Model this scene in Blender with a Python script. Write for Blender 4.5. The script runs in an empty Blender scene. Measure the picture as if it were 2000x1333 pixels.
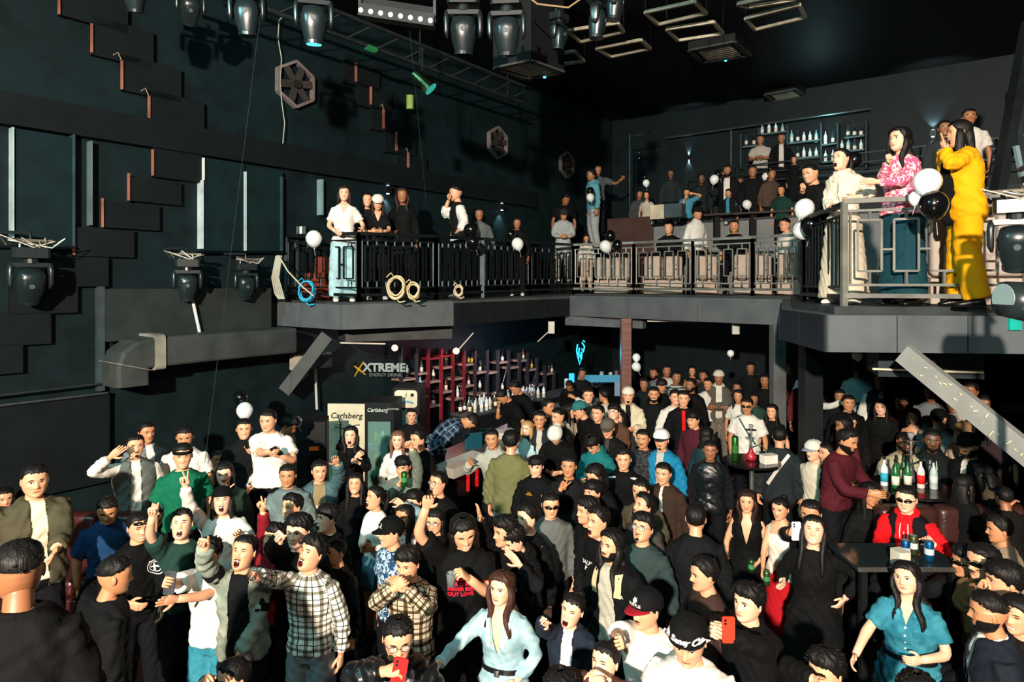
import bpy, bmesh, math, random
import numpy as np
from mathutils import Vector, Matrix
from mathutils.bvhtree import BVHTree
R = math.radians
F0, CX0, HY, CZ = 1286.0, 1000.0, 555.0, 3.75      # focal (px), principal x, horizon row, camera height
sc = bpy.context.scene
col = sc.collection
# ---------------------------------------------------------------- camera, world, light, exposure
cam = bpy.data.cameras.new('camera'); cam_o = bpy.data.objects.new('camera', cam); col.objects.link(cam_o)
cam_o.location = (0, 0, CZ); cam_o.rotation_euler = (R(90), 0, 0)
cam.sensor_width = 36.0; cam.lens = 36.0 * F0 / 2000.0; cam.shift_y = -(666.5 - HY) / 2000.0; cam.clip_end = 200; cam.clip_start = .05
sc.camera = cam_o
world = bpy.data.worlds.new('world'); sc.world = world; world.use_nodes = True
bg = world.node_tree.nodes['Background']; bg.inputs[0].default_value = (.06, .2, .23, 1); bg.inputs[1].default_value = 0.19
vs = sc.view_settings; vs.view_transform = 'Standard'; vs.look = 'None'; vs.gamma = 1; vs.use_curve_mapping = False; vs.exposure = 0.0
def lamp(name, typ, loc, tgt, energy, color, size=.3, spot=None, blend=.3, label=None):
    l = bpy.data.lights.new(name, typ); l.energy = energy; l.color = color
    if typ == 'AREA': l.size = size
    else: l.shadow_soft_size = size
    if spot: l.spot_size = R(spot); l.spot_blend = blend
    o = bpy.data.objects.new(name, l); col.objects.link(o); o.location = loc
    if tgt is not None: o.rotation_euler = (Vector(tgt) - Vector(loc)).to_track_quat('-Z', 'Y').to_euler()
    return o
# warm stage lights of the club, behind and above the photographer
lamp('stage_or_fill_light', 'SPOT', (-2.6, -7.5, 6.6), (1.5, 9.5, 2.0), 21500, (1, .88, .74), .16, 84, .35)
lamp('stage_or_fill_light', 'SPOT', (3.5, -5.5, 8.2), (1.5, 10, 3.2), 1000, (1, .9, .78), .35, 66, .6)
lamp('stage_or_fill_light', 'SPOT', (-6.5, 1.0, 8.2), (1.0, 10.0, 3.5), 1900, (.3, .84, .9), .4, 85, .8)  # teal fill lamp added to tint the haze and far walls
# ---------------------------------------------------------------- colour and material helpers
def lin(h):
    h = h.lstrip('#'); c = [int(h[i:i+2], 16) / 255 for i in (0, 2, 4)]
    return tuple(x / 12.92 if x <= .04045 else ((x + .055) / 1.055) ** 2.4 for x in c) + (1,)
MATS = {}
def mat(kind, hx='808080', hx2=None, rough=None, emit=0):
    key = (kind, hx, hx2, rough, emit)
    if key in MATS: return MATS[key]
    m = bpy.data.materials.new(kind + '_' + hx); m.use_nodes = True; MATS[key] = m
    nt = m.node_tree; N = nt.nodes; Lk = nt.links; b = N['Principled BSDF']
    c = lin(hx); c2 = lin(hx2) if hx2 else None
    if kind == 'cloth' and max(c[:3]) < .018: c = tuple(x * .5 for x in c[:3]) + (1,)
    b.inputs['Base Color'].default_value = c; m.diffuse_color = c
    def node(t, **k):
        n = N.new(t)
        for a, v in k.items(): setattr(n, a, v)
        return n
    tc = node('ShaderNodeTexCoord')
    def noise(scale, det=3, src='Object', dist=0):
        n = node('ShaderNodeTexNoise'); n.inputs['Scale'].default_value = scale; n.inputs['Detail'].default_value = det
        n.inputs['Distortion'].default_value = dist; Lk.new(tc.outputs[src], n.inputs['Vector']); return n
    def mix(fac, a, bb, typ='MIX'):
        n = node('ShaderNodeMix', data_type='RGBA', blend_type=typ)
        for i, v in ((0, fac), (6, a), (7, bb)):
            if hasattr(v, 'links') or hasattr(v, 'is_output'): Lk.new(v, n.inputs[i])
            else: n.inputs[i].default_value = v
        return n.outputs[2]
    def ramp(src, p0, p1):
        n = node('ShaderNodeMapRange'); n.inputs[1].default_value = p0; n.inputs[2].default_value = p1; Lk.new(src, n.inputs[0]); return n.outputs[0]
    def bump(src, st, dist=.01):
        n = node('ShaderNodeBump'); n.inputs['Strength'].default_value = st; n.inputs['Distance'].default_value = dist
        Lk.new(src, n.inputs['Height']); Lk.new(n.outputs[0], b.inputs['Normal'])
    def setr(v): b.inputs['Roughness'].default_value = rough if rough is not None else v
    setr(.7)
    dark = tuple(x * .62 for x in c[:3]) + (1,)
    if kind in ('cloth', 'denim', 'plaid', 'pattern', 'stripe', 'paint'): b.inputs['Specular IOR Level'].default_value = .18
    if kind == 'cloth':
        setr(.85); n = noise(22, 4, dist=.8); bump(n.outputs[0], .5, .012)
        Lk.new(mix(ramp(noise(7, 3).outputs[0], .35, .75), c, tuple(x * .85 for x in c[:3]) + (1,)), b.inputs['Base Color'])
        b.inputs['Sheen Weight'].default_value = 0
    elif kind == 'denim':
        setr(.85); n = noise(9, 5); bump(noise(25, 4, dist=.8).outputs[0], .5, .012)
        lt = tuple(min(1, x * 1.5 + .03) for x in c[:3]) + (1,)
        Lk.new(mix(ramp(n.outputs[0], .35, .7), c, c2 or lt), b.inputs['Base Color'])
    elif kind in ('plaid', 'stripe', 'pattern'):
        setr(.85); at = node('ShaderNodeAttribute', attribute_name='uvw'); sp = node('ShaderNodeSeparateXYZ'); Lk.new(at.outputs['Vector'], sp.inputs[0])
        def stripes(src, per, w, off=0):
            a = node('ShaderNodeMath', operation='MULTIPLY_ADD'); a.inputs[1].default_value = 1 / per; a.inputs[2].default_value = off; Lk.new(src, a.inputs[0])
            f = node('ShaderNodeMath', operation='FRACT'); Lk.new(a.outputs[0], f.inputs[0])
            l = node('ShaderNodeMath', operation='LESS_THAN'); l.inputs[1].default_value = w; Lk.new(f.outputs[0], l.inputs[0]); return l.outputs[0]
        if kind == 'plaid':
            mid = tuple((x * .35 + y * .65) for x, y in zip(c, c2))
            x1 = stripes(sp.outputs[0], .09, .26); y1 = stripes(sp.outputs[1], .09, .26)
            x2 = stripes(sp.outputs[0], .09, .07, .45); y2 = stripes(sp.outputs[1], .09, .07, .45)
            o = mix(x1, c, mid, 'MULTIPLY'); o = mix(y1, o, mid, 'MULTIPLY')
            o = mix(x2, o, c2); o = mix(y2, o, c2); Lk.new(o, b.inputs['Base Color'])
        elif kind == 'stripe':
            Lk.new(mix(stripes(sp.outputs[1], .05, .5), c, c2), b.inputs['Base Color'])
        else:
            v = node('ShaderNodeTexVoronoi'); v.inputs['Scale'].default_value = 16; Lk.new(at.outputs['Vector'], v.inputs['Vector'])
            n2 = noise(18, 4, dist=2.0)
            s = node('ShaderNodeMath', operation='SUBTRACT'); Lk.new(n2.outputs[0], s.inputs[0]); Lk.new(v.outputs['Distance'], s.inputs[1])
            Lk.new(mix(ramp(n2.outputs[0], .5, .56), c, c2), b.inputs['Base Color'])
        bump(noise(25, 3, dist=.8).outputs[0], .5, .012)
    elif kind == 'skin':
        setr(.48); at = node('ShaderNodeAttribute', attribute_name='Col')
        Lk.new(mix(1.0, c, at.outputs['Color'], 'MULTIPLY'), b.inputs['Base Color'])
        b.inputs['Subsurface Weight'].default_value = 0.0; bump(noise(60, 2).outputs[0], .08, .003)
    elif kind == 'hair':
        setr(.55); b.inputs['Specular IOR Level'].default_value = .3; mp = node('ShaderNodeMapping'); mp.inputs['Scale'].default_value = (60, 60, 5); Lk.new(tc.outputs['Object'], mp.inputs[0])
        n = node('ShaderNodeTexNoise'); n.inputs['Scale'].default_value = 1.5; n.inputs['Detail'].default_value = 3; Lk.new(mp.outputs[0], n.inputs['Vector'])
        bump(n.outputs[0], .7, .01); Lk.new(mix(n.outputs[0], tuple(x * .5 for x in c[:3]) + (1,), tuple(min(1, x * 1.5) for x in c[:3]) + (1,)), b.inputs['Base Color'])
    elif kind == 'leather':
        setr(.33); n = noise(14, 4, dist=1.2); bump(n.outputs[0], .5, .012)
    elif kind == 'metal':
        setr(.38); b.inputs['Metallic'].default_value = .85; n = noise(6, 3)
        Lk.new(mix(ramp(n.outputs[0], .4, .7), c, dark), b.inputs['Base Color'])
    elif kind == 'paint':
        setr(.55); n = noise(3.0, 6); bump(noise(40, 4).outputs[0], .12, .004)
        Lk.new(mix(ramp(n.outputs[0], .38, .7), c, c2 or dark), b.inputs['Base Color'])
    elif kind == 'wood':
        setr(.4); mp = node('ShaderNodeMapping'); mp.inputs['Scale'].default_value = (2, 2, 18); Lk.new(tc.outputs['Object'], mp.inputs[0])
        n = node('ShaderNodeTexNoise'); n.inputs['Scale'].default_value = 2; n.inputs['Detail'].default_value = 5; Lk.new(mp.outputs[0], n.inputs['Vector'])
        Lk.new(mix(ramp(n.outputs[0], .35, .7), c, c2 or dark), b.inputs['Base Color'])
    elif kind == 'plastic': setr(.3)
    elif kind == 'balloon': setr(.16); b.inputs['Coat Weight'].default_value = .5
    elif kind == 'glass':
        setr(.05); b.inputs['Transmission Weight'].default_value = .85; b.inputs['IOR'].default_value = 1.3
    elif kind == 'lens': setr(.05); b.inputs['Alpha'].default_value = .12
    elif kind == 'emit':
        b.inputs['Base Color'].default_value = (0, 0, 0, 1); b.inputs['Emission Color'].default_value = c; b.inputs['Emission Strength'].default_value = emit
    elif kind == 'floor':
        setr(.25); n = noise(2.5, 4); Lk.new(mix(ramp(n.outputs[0], .4, .7), c, dark), b.inputs['Base Color'])
    return m
# ---------------------------------------------------------------- mesh helpers
def ss(a, b, x):
    t = np.clip((x - a) / (b - a), 0, 1); return t * t * (3 - 2 * t)
class MB:
    """collects pieces (V, F) into one mesh"""
    def __init__(s): s.V = []; s.F = []; s.n = 0
    def add(s, vf):
        V, Fc = vf; V = np.asarray(V, float).reshape(-1, 3); k = s.n
        s.V.append(V); s.F += [tuple(i + k for i in f) for f in Fc]; s.n += len(V); return s
    def vf(s): return (np.vstack(s.V), s.F)
    def build(s, name, m, parent=None, smooth=False, loc=None):
        return link(mesh(name, s.vf(), m, smooth), name, parent, loc)
def mesh(name, vf, m, smooth=False):
    me = bpy.data.meshes.new(name); V, Fc = vf; me.from_pydata(np.asarray(V).tolist(), [], Fc)
    if smooth: me.shade_smooth()
    if m: me.materials.append(m)
    return me
def link(me, name, parent=None, loc=None, M=None):
    o = bpy.data.objects.new(name, me); col.objects.link(o)
    if parent: o.parent = parent
    if loc is not None: o.location = loc
    if M is not None: o.matrix_local = M
    return o
def tag(o, label=None, cat=None, group=None, kind=None):
    if label: o['label'] = label
    if cat: o['category'] = cat
    if group: o['group'] = group
    if kind: o['kind'] = kind
    return o
def empty(name, loc=(0, 0, 0), rz=0, label=None, cat=None, group=None):
    o = bpy.data.objects.new(name, None); col.objects.link(o); o.location = loc; o.rotation_euler = (0, 0, rz); o.empty_display_size = .1
    return tag(o, label, cat, group)
def copy_tree(o, parent=None):
    c = o.copy(); col.objects.link(c)
    if parent: c.parent = parent
    for ch in list(o.children): copy_tree(ch, c)
    return c
def box(c, s, rz=0, bev=0, M=None):
    x, y, z = (a / 2 for a in s)
    if bev:
        bv = min(bev, x * .9, y * .9)
        pts = [(x - bv, -y), (x, -y + bv), (x, y - bv), (x - bv, y), (-x + bv, y), (-x, y - bv), (-x, -y + bv), (-x + bv, -y)]
    else: pts = [(x, -y), (x, y), (-x, y), (-x, -y)]
    n = len(pts); V = np.array([(a, b, -z) for a, b in pts] + [(a, b, z) for a, b in pts])
    Fc = [(i, (i + 1) % n, n + (i + 1) % n, n + i) for i in range(n)] + [tuple(range(n - 1, -1, -1)), tuple(range(n, 2 * n))]
    if M is not None: V = V @ np.array(M)[:3, :3].T
    if rz:
        ca, sa = math.cos(rz), math.sin(rz); V = V @ np.array([[ca, sa, 0], [-sa, ca, 0], [0, 0, 1]])
    return V + np.array(c), Fc
def loft(C, A, B, ra, rb, n=16, p=2.0, capped=True):
    C = np.asarray(C, float); k = len(C); A = np.broadcast_to(np.asarray(A, float), (k, 3)); B = np.broadcast_to(np.asarray(B, float), (k, 3))
    ra = np.broadcast_to(np.asarray(ra, float), (k,)); rb = np.broadcast_to(np.asarray(rb, float), (k,))
    t = np.linspace(0, 2 * np.pi, n, endpoint=False); e = 2 / p
    ct = np.sign(np.cos(t)) * np.abs(np.cos(t)) ** e; st = np.sign(np.sin(t)) * np.abs(np.sin(t)) ** e
    V = C[:, None] + A[:, None] * (ra[:, None] * ct)[..., None] + B[:, None] * (rb[:, None] * st)[..., None]
    V = V.reshape(-1, 3)
    Fc = [(r * n + i, r * n + (i + 1) % n, (r + 1) * n + (i + 1) % n, (r + 1) * n + i) for r in range(k - 1) for i in range(n)]
    if capped: Fc += [tuple(range(n - 1, -1, -1)), tuple(range((k - 1) * n, k * n))]
    return V, Fc
def lathe(prof, c=(0, 0, 0), n=16):
    C = np.array([(c[0], c[1], c[2] + z) for r, z in prof]); r = np.array([max(r, .0005) for r, z in prof])
    return loft(C, (1, 0, 0), (0, 1, 0), r, r, n)
def unit(v):
    v = np.asarray(v, float); return v / (np.linalg.norm(v) + 1e-12)
def tube(P, r, n=10, flat=1.0, ref=(0, 0, 1)):
    P = np.asarray(P, float); k = len(P); T = np.gradient(P, axis=0); T /= (np.linalg.norm(T, axis=1, keepdims=True) + 1e-12)
    a = np.asarray(ref, float)
    if abs(np.dot(unit(a), T[0])) > .9: a = np.array((1., 0, 0)) if abs(T[0][0]) < .8 else np.array((0, 1., 0))
    A = []
    for t in T:
        a = a - t * np.dot(a, t); a = unit(a); A.append(a)
    A = np.array(A); B = np.cross(T, A); r = np.broadcast_to(np.asarray(r, float), (k,))
    return loft(P, B, A, r, r * flat, n)
def bar(p, q, w, h=None, n=4, ref=(0, 0, 1)):
    P = np.array([p, q], float); t = unit(P[1] - P[0]); a = np.asarray(ref, float)
    if abs(np.dot(a, t)) > .95: a = np.array((1., 0, 0))
    b = unit(np.cross(t, a)); a = np.cross(b, t); h = w if h is None else h
    V = [P[j] + b * sx * w / 2 + a * sz * h / 2 for j in (0, 1) for sx, sz in ((-1, -1), (1, -1), (1, 1), (-1, 1))]
    return np.array(V), [(0, 1, 5, 4), (1, 2, 6, 5), (2, 3, 7, 6), (3, 0, 4, 7), (3, 2, 1, 0), (4, 5, 6, 7)]
def ball(c, r, n=12, k=8, sq=(1, 1, 1)):
    a = np.linspace(0.06, np.pi - .06, k); V = [(math.sin(x) * r, -math.cos(x) * r) for x in a]
    v, f = lathe([(p, q) for p, q in V], n=n); return v * np.array(sq) + np.array(c), f
def at(px, py, D): return np.array(((px - CX0) / F0 * D, D, CZ - (py - HY) / F0 * D))
def text_vf(s, size=1, extrude=.004, shear=0, bold=0, align='CENTER'):
    cu = bpy.data.curves.new('t', 'FONT'); cu.body = s; cu.size = size; cu.extrude = extrude; cu.align_x = align; cu.align_y = 'CENTER'; cu.shear = shear; cu.offset = bold; cu.resolution_u = 2
    o = bpy.data.objects.new('t', cu); col.objects.link(o); dg = bpy.context.evaluated_depsgraph_get(); me = bpy.data.meshes.new_from_object(o.evaluated_get(dg))
    V = np.array([v.co[:] for v in me.vertices]).reshape(-1, 3); Fc = [tuple(p.vertices) for p in me.polygons]
    bpy.data.objects.remove(o); bpy.data.curves.remove(cu); bpy.data.meshes.remove(me); return V, Fc
def frame_vf(vf, o, X, Y, Z=None):
    X = unit(X); Y = unit(Y); Z = np.cross(X, Y) if Z is None else unit(Z)
    return np.asarray(vf[0]) @ np.array([X, Y, Z]) + np.asarray(o), vf[1]
# ---------------------------------------------------------------- people: head
HZ = np.array([-.122, -.112, -.10, -.085, -.06, -.03, 0, .03, .06, .085, .10, .112, .118])
HW = np.array([.018, .034, .047, .057, .066, .0725, .0755, .077, .074, .062, .048, .028, .006])
HF = np.array([.062, .078, .085, .086, .0855, .0875, .089, .091, .088, .073, .056, .033, .006])
HB = np.array([.005, .010, .02, .04, .065, .085, .097, .102, .096, .077, .058, .034, .006])
g1 = lambda v, c, s: np.exp(-((v - c) / s) ** 2)
def face_y(x, z, e=0):
    """front surface of the head (y) at x, z in head space"""
    x = np.asarray(x, float); z = np.asarray(z, float)
    w = np.interp(z, HZ, HW); f = np.interp(z, HZ, HF); ax = np.abs(x)
    base = f * np.maximum(1 - np.clip(ax / w, 0, 1) ** 2.5, 0) ** .48
    d = .021 * g1(z, -.029, .013) * g1(x, 0, .0125) + .014 * g1(z, -.008, .022) * g1(x, 0, .0095)
    d += .006 * g1(ax, .013, .008) * g1(z, -.033, .008)
    d -= .0095 * g1(ax, .031, .017) * g1(z, .006, .013)
    d += .004 * g1(ax, .027, .02) * g1(z, .027, .008) + .004 * g1(ax, .043, .018) * g1(z, -.024, .018)
    d += (.0055 * g1(x, 0, .019) * g1(z, -.064, .0085)) - .0035 * g1(x, 0, .02) * g1(z, -.081, .006) + .005 * g1(x, 0, .018) * g1(z, -.1, .012)
    d -= .003 * g1(ax, .028, .006) * g1(z, -.062, .015)
    return -(base + d * np.clip(1.25 - ax / w, 0, 1))
def jaw(z, e): return np.where(z < -.045, z - (.02 if e == 2 else .0) * ss(-.045, -.085, z), z) if e == 2 else z
_heads = {}
def head_mesh(lod, e, fem, fat=1.0):
    key = (lod, e, fem, fat)
    if key in _heads: return _heads[key]
    nf, nb, step = ((30, 14, .0062), (18, 10, .011), (12, 8, .018))[lod]
    zs = np.unique(np.r_[np.arange(-.122, -.1, step / 2), np.arange(-.1, .05, step), np.arange(.05, .118, step * 1.5), .118])
    sf = np.linspace(-1, 1, nf); sf = np.sign(sf) * np.abs(sf) ** .85
    tb = np.linspace(0, np.pi, nb + 2)[1:-1]
    V = []; C = []
    for z in zs:
        w, f, b = (np.interp(z, HZ, a) for a in (HW, HF, HB))
        x = sf * w; y = face_y(x, np.full(nf, z), e)
        xb = w * np.cos(tb); yb = b * np.sin(tb)
        xs = np.r_[x, xb]; ys = np.r_[y, yb]
        V.append(np.c_[xs * (1 if not fem else .955) * (fat if z < .03 else 1), ys * (1 if not fem else .97), np.full(len(xs), z)])
    V = np.vstack(V); n = nf + nb; k = len(zs)
    Fc = [(r * n + i, r * n + (i + 1) % n, (r + 1) * n + (i + 1) % n, (r + 1) * n + i) for r in range(k - 1) for i in range(n)]
    Fc += [tuple(range(n - 1, -1, -1)), tuple(range((k - 1) * n, k * n))]
    x, y, z = V.T; ax = np.abs(x); fr = (y < 0)
    colr = np.ones((len(V), 3))
    lip = np.clip(g1(x, 0, .022) * g1(z, -.064, .0075) * 1.2, 0, 1)[:, None] * fr[:, None]
    colr = colr * (1 - lip) + np.array([.80, .52, .50] if not fem else [.85, .36, .36]) * lip
    ck = (g1(ax, .044, .018) * g1(z, -.028, .018) * .5)[:, None] * fr[:, None]; colr = colr * (1 - ck) + np.array([1., .82, .8]) * ck
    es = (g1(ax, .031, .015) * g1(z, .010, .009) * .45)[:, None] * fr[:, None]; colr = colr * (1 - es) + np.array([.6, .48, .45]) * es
    V[:, 2] = jaw(V[:, 2], e)
    # ears
    m = [V]; F2 = list(Fc); cc = [colr]; off = len(V)
    if lod < 2:
        for s in (-1, 1):
            ev, ef = ball((0, 0, 0), 1, 10, 6)
            ev = ev * np.array([.008, .017, .03]); ev[:, 0] *= 1 + .5 * (np.abs(ev[:, 1]) > .012)
            a = .35 * s; ev = ev @ np.array([[math.cos(a), math.sin(a), 0], [-math.sin(a), math.cos(a), 0], [0, 0, 1]]) + np.array([s * .0765, .012, -.006])
            m.append(ev); F2 += [tuple(i + off for i in f) for f in ef]; off += len(ev); cc.append(np.full((len(ev), 3), .9))
    _heads[key] = (np.vstack(m), F2, np.vstack(cc)); return _heads[key]
def patch(cx, cz, a, b, off, e=0, tilt=0, arch=0, n=14, rings=3, pw=2.0):
    V = [(cx, cz)]; t = np.linspace(0, 2 * np.pi, n, endpoint=False)
    for r in range(1, rings + 1):
        q = r / rings; u = np.sign(np.cos(t)) * np.abs(np.cos(t)) ** (2 / pw) * a * q; v = np.sign(np.sin(t)) * np.abs(np.sin(t)) ** (2 / pw) * b * q + arch * (1 - (u / a) ** 2)
        V += [(cx + x * math.cos(tilt) - y * math.sin(tilt), cz + x * math.sin(tilt) + y * math.cos(tilt)) for x, y in zip(u, v)]
    V = np.array(V); bulge = off * (1 - .0 * np.arange(len(V)))
    Y = face_y(V[:, 0], V[:, 1], e) - bulge
    P = np.c_[V[:, 0], Y, jaw(V[:, 1], e)]
    Fc = [(0, 1 + i, 1 + (i + 1) % n) for i in range(n)]
    for r in range(rings - 1):
        o = 1 + r * n; Fc += [(o + i, o + n + i, o + n + (i + 1) % n, o + (i + 1) % n) for i in range(n)]
    edge = len(P); o = 1 + (rings - 1) * n                          # rim sinks into the face so that the piece has thickness
    P = np.vstack([P, P[o:o + n] + np.array([0, off + .003, 0])]); Fc += [(o + i, edge + i, edge + (i + 1) % n, o + (i + 1) % n) for i in range(n)]
    return P, Fc
def skullr(s, c, z, o):
    """point on the skull grown by o; s=sin(phi), c=cos(phi), phi=0 front"""
    w, f, b = (np.interp(z, HZ, a) for a in (HW, HF, HB))
    y = -(f + o) * abs(c) ** .9 if c > 0 else (b + o) * abs(c) ** .9
    return (w + o) * (np.sign(s) * abs(s) ** .85), y
_fx = {}
def feature(name, *a):
    key = (name,) + a
    if key in _fx: return _fx[key]
    if name == 'eye':
        e, s = a; m = MB()
        if e in (1, 2, 3): m.add(patch(s * .031, .0075, .0135, .0028, .0022, 0, arch=.0015))
        else: m.add(patch(s * .031, .007, .0135, .0062, .0016, 0, pw=1.6))
        r = mesh('eye', m.vf(), mat('plastic', 'd8d0c8' if e == 0 else '2a1a16'), True)
        if e == 0:
            bm = bmesh.new(); bm.from_mesh(r); r.materials.append(mat('plastic', '150c08'))
            k = len(bm.faces)
            for q in (patch(s * .031, .0072, .0058, .0058, .0027, 0, rings=2), patch(s * .031, .0125, .015, .0019, .0032, 0, arch=.002, tilt=s * .06, rings=2)):
                vs_ = [bm.verts.new(v) for v in q[0]]
                for f in q[1]:
                    ff = bm.faces.new([vs_[i] for i in f]); ff.material_index = 1; ff.smooth = True
            bm.to_mesh(r); bm.free()
    elif name == 'brow':
        hx, s, fem = a; r = mesh('eyebrow', patch(s * .031, .0265, .017, .0022 if fem else .0036, .0025, 0, tilt=-s * .08, arch=.003, rings=2), mat('hair', hx), True)
    elif name == 'mouth':
        e, = a
        if e == 1:
            r = mesh('mouth', patch(0, -.066, .023, .0075, .0035, 0, arch=-.006, pw=1.7), mat('plastic', 'efe6dc'), True); r.materials.append(mat('plastic', '5a1c18'))
            for p in r.polygons:
                if p.center.z < -.0755 or abs(p.center.x) > .0205: p.material_index = 1
        elif e == 2:
            m = MB(); m.add(patch(0, -.072, .0205, .0175, .0035, 2, pw=2.2, rings=4)); r = mesh('mouth', m.vf(), mat('plastic', '3a0c0a'), True)
            bm = bmesh.new(); bm.from_mesh(r); r.materials.append(mat('plastic', 'e8dfd4')); r.materials.append(mat('plastic', '9c4038'))
            for q, mi in ((patch(0, -.0605, .015, .0042, .0055, 0, arch=.001, rings=2), 1), (patch(0, -.086, .012, .0055, .005, 2, rings=2), 2)):
                vs_ = [bm.verts.new(v) for v in q[0]]
                for f in q[1]:
                    ff = bm.faces.new([vs_[i] for i in f]); ff.material_index = mi; ff.smooth = True
            bm.to_mesh(r); bm.free()
        else:
            r = mesh('mouth', patch(0, -.0645, .019, .0011, .0022, 0, rings=2), mat('plastic', '4a2019'), True)
    elif name == 'beard':
        kind, hx, e = a; m = MB()
        if kind in 'mg' or kind == 'b': m.add(patch(0, -.051, .024, .0048, .0035, e, arch=-.002, rings=2))
        if kind == 'g': m.add(patch(0, -.094, .017, .014, .004, e))
        if kind == 'b':
            V = []; n = 26
            for j, z in enumerate(np.linspace(-.03, -.122, 9)):
                for i in range(n):
                    ph = R(-112 + 224 * i / (n - 1)); s_, c_ = math.sin(ph), math.cos(ph)
                    lo = -.074 - .0 if abs(ph) < R(35) else -.01
                    zz = min(z, lo) if j == 0 else z if z < lo else lo
                    x, y = skullr(s_, c_, zz, .007)
                    if c_ > .2: y = min(y, float(face_y(np.clip(x, -.07, .07), zz)) - .004)
                    V.append((x, y, float(jaw(np.array(zz), e)) - (.006 if j == 8 else 0)))
            m.add((V, [(j * n + i, j * n + i + 1, (j + 1) * n + i + 1, (j + 1) * n + i) for j in range(8) for i in range(n - 1)] + [tuple(range(8 * n, 9 * n))]))
        r = mesh('beard', m.vf(), mat('hair', hx), True)
    elif name == 'hair':
        style, hx, lod = a; r = hair_mesh(style, hx, lod)
    elif name == 'glasses':
        sun, = a; m = MB(); gl = MB()
        for s in (-1, 1):
            t = np.linspace(0, 2 * np.pi, 17); cx = s * .032
            if sun:
                P = patch(cx, .006, .028, .0155, .012, 0, pw=3.2); gl.add(P)
            else:
                m.add(tube([(cx + .024 * math.cos(q), -.094, .004 + .021 * math.sin(q)) for q in t], .0016, 5))
                gl.add(lathe([(.0225, 0), (.0225, .0012)], n=14)) ; V = gl.V[-1]; gl.V[-1] = np.c_[V[:, 0] + cx, V[:, 2] - .094, V[:, 1] + .004]
            m.add(tube([(s * .056, -.088, .010), (s * .077, -.05, .010), (s * .08, .01, .006)], .0028 if sun else .0016, 5))
        m.add(tube([(-.01, -.098, .008), (0, -.101, .011), (.01, -.098, .008)], .002, 5))
        r = mesh('frame', m.vf(), mat('plastic', '0a0a0a'), True); r2 = mesh('lens', gl.vf(), mat('plastic', '040404') if sun else mat('lens', 'e8eef0'), True)
        _fx[key] = (r, r2); return _fx[key]
    elif name == 'cap':
        hx, bhx, back = a; m = MB(); n = 24; V = []; zs = [.036, .05, .07, .09, .108, .122, .128]
        for j, z in enumerate(zs):
            for i in range(n):
                ph = 2 * math.pi * i / n; s_, c_ = math.sin(ph), math.cos(ph); zz = min(z, .117)
                x, y = skullr(s_, c_, min(max(zz - .012, .03), .112), .012 if j < 6 else -.0)
                V.append((x, y, z - (.014 if c_ < 0 and j == 0 else 0)))
        m.add((V, [(j * n + i, j * n + (i + 1) % n, (j + 1) * n + (i + 1) % n, (j + 1) * n + i) for j in range(len(zs) - 1) for i in range(n)] + [tuple(range((len(zs) - 1) * n, len(zs) * n))]))
        m.add(ball((0, .0, .128), .009, 8, 5))
        dome = mesh('crown', m.vf(), mat('cloth', hx), True)
        bm_ = MB(); V = []; nn = 13; sg = 1 if back else -1
        for lay in (0, -.006):
            for q in (0, .35, .7, 1):
                for i in range(nn):
                    u = -1 + 2 * i / (nn - 1); ph = u * R(62); x0 = .079 * math.sin(ph); y0 = .094 * math.cos(ph)
                    V.append((x0 * (1 - .04 * q), sg * (y0 + q * .072 * (1 - abs(u) ** 2.6)), .041 + lay - .012 * q - .010 * q * u * u))
        Fc = []
        for l in range(2):
            o = l * 4 * nn; Fc += [(o + r_ * nn + i, o + r_ * nn + i + 1, o + (r_ + 1) * nn + i + 1, o + (r_ + 1) * nn + i) for r_ in range(3) for i in range(nn - 1)]
        Fc += [(3 * nn + i, 3 * nn + i + 1, 7 * nn + i + 1, 7 * nn + i) for i in range(nn - 1)]
        bm_.add((V, Fc)); brim = mesh('brim', bm_.vf(), mat('cloth', bhx), True)
        _fx[key] = (dome, brim); return _fx[key]
    _fx[key] = r; return r
HL = {  # style: (front, temple, side, back hairline z), thickness, top height, roughness amp, frequency
 'short': ((.074, .060, .006, -.05), .007, .013, .003, 9), 'buzz': ((.074, .062, .012, -.04), .003, .003, .0005, 9), 'under': ((.074, .064, .040, .015), .007, .020, .003, 7),
 'quiff': ((.073, .060, .010, -.05), .007, .026, .005, 8), 'fluffy': ((.056, .048, -.002, -.055), .014, .026, .008, 9), 'fringe': ((.042, .036, -.002, -.055), .012, .017, .004, 11),
 'curl': ((.058, .05, .0, -.055), .016, .030, .010, 14), 'long': ((.074, .036, -.05, -.09), .010, .011, .003, 13), 'bob': ((.070, .036, -.05, -.09), .012, .013, .003, 13),
 'pony': ((.074, .058, .008, -.06), .007, .009, .002, 15), 'bun': ((.074, .058, .008, -.06), .007, .009, .002, 15), 'bang': ((.034, .032, -.05, -.09), .012, .013, .004, 13), 'wave': ((.073, .036, -.05, -.09), .014, .016, .006, 9)}
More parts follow.
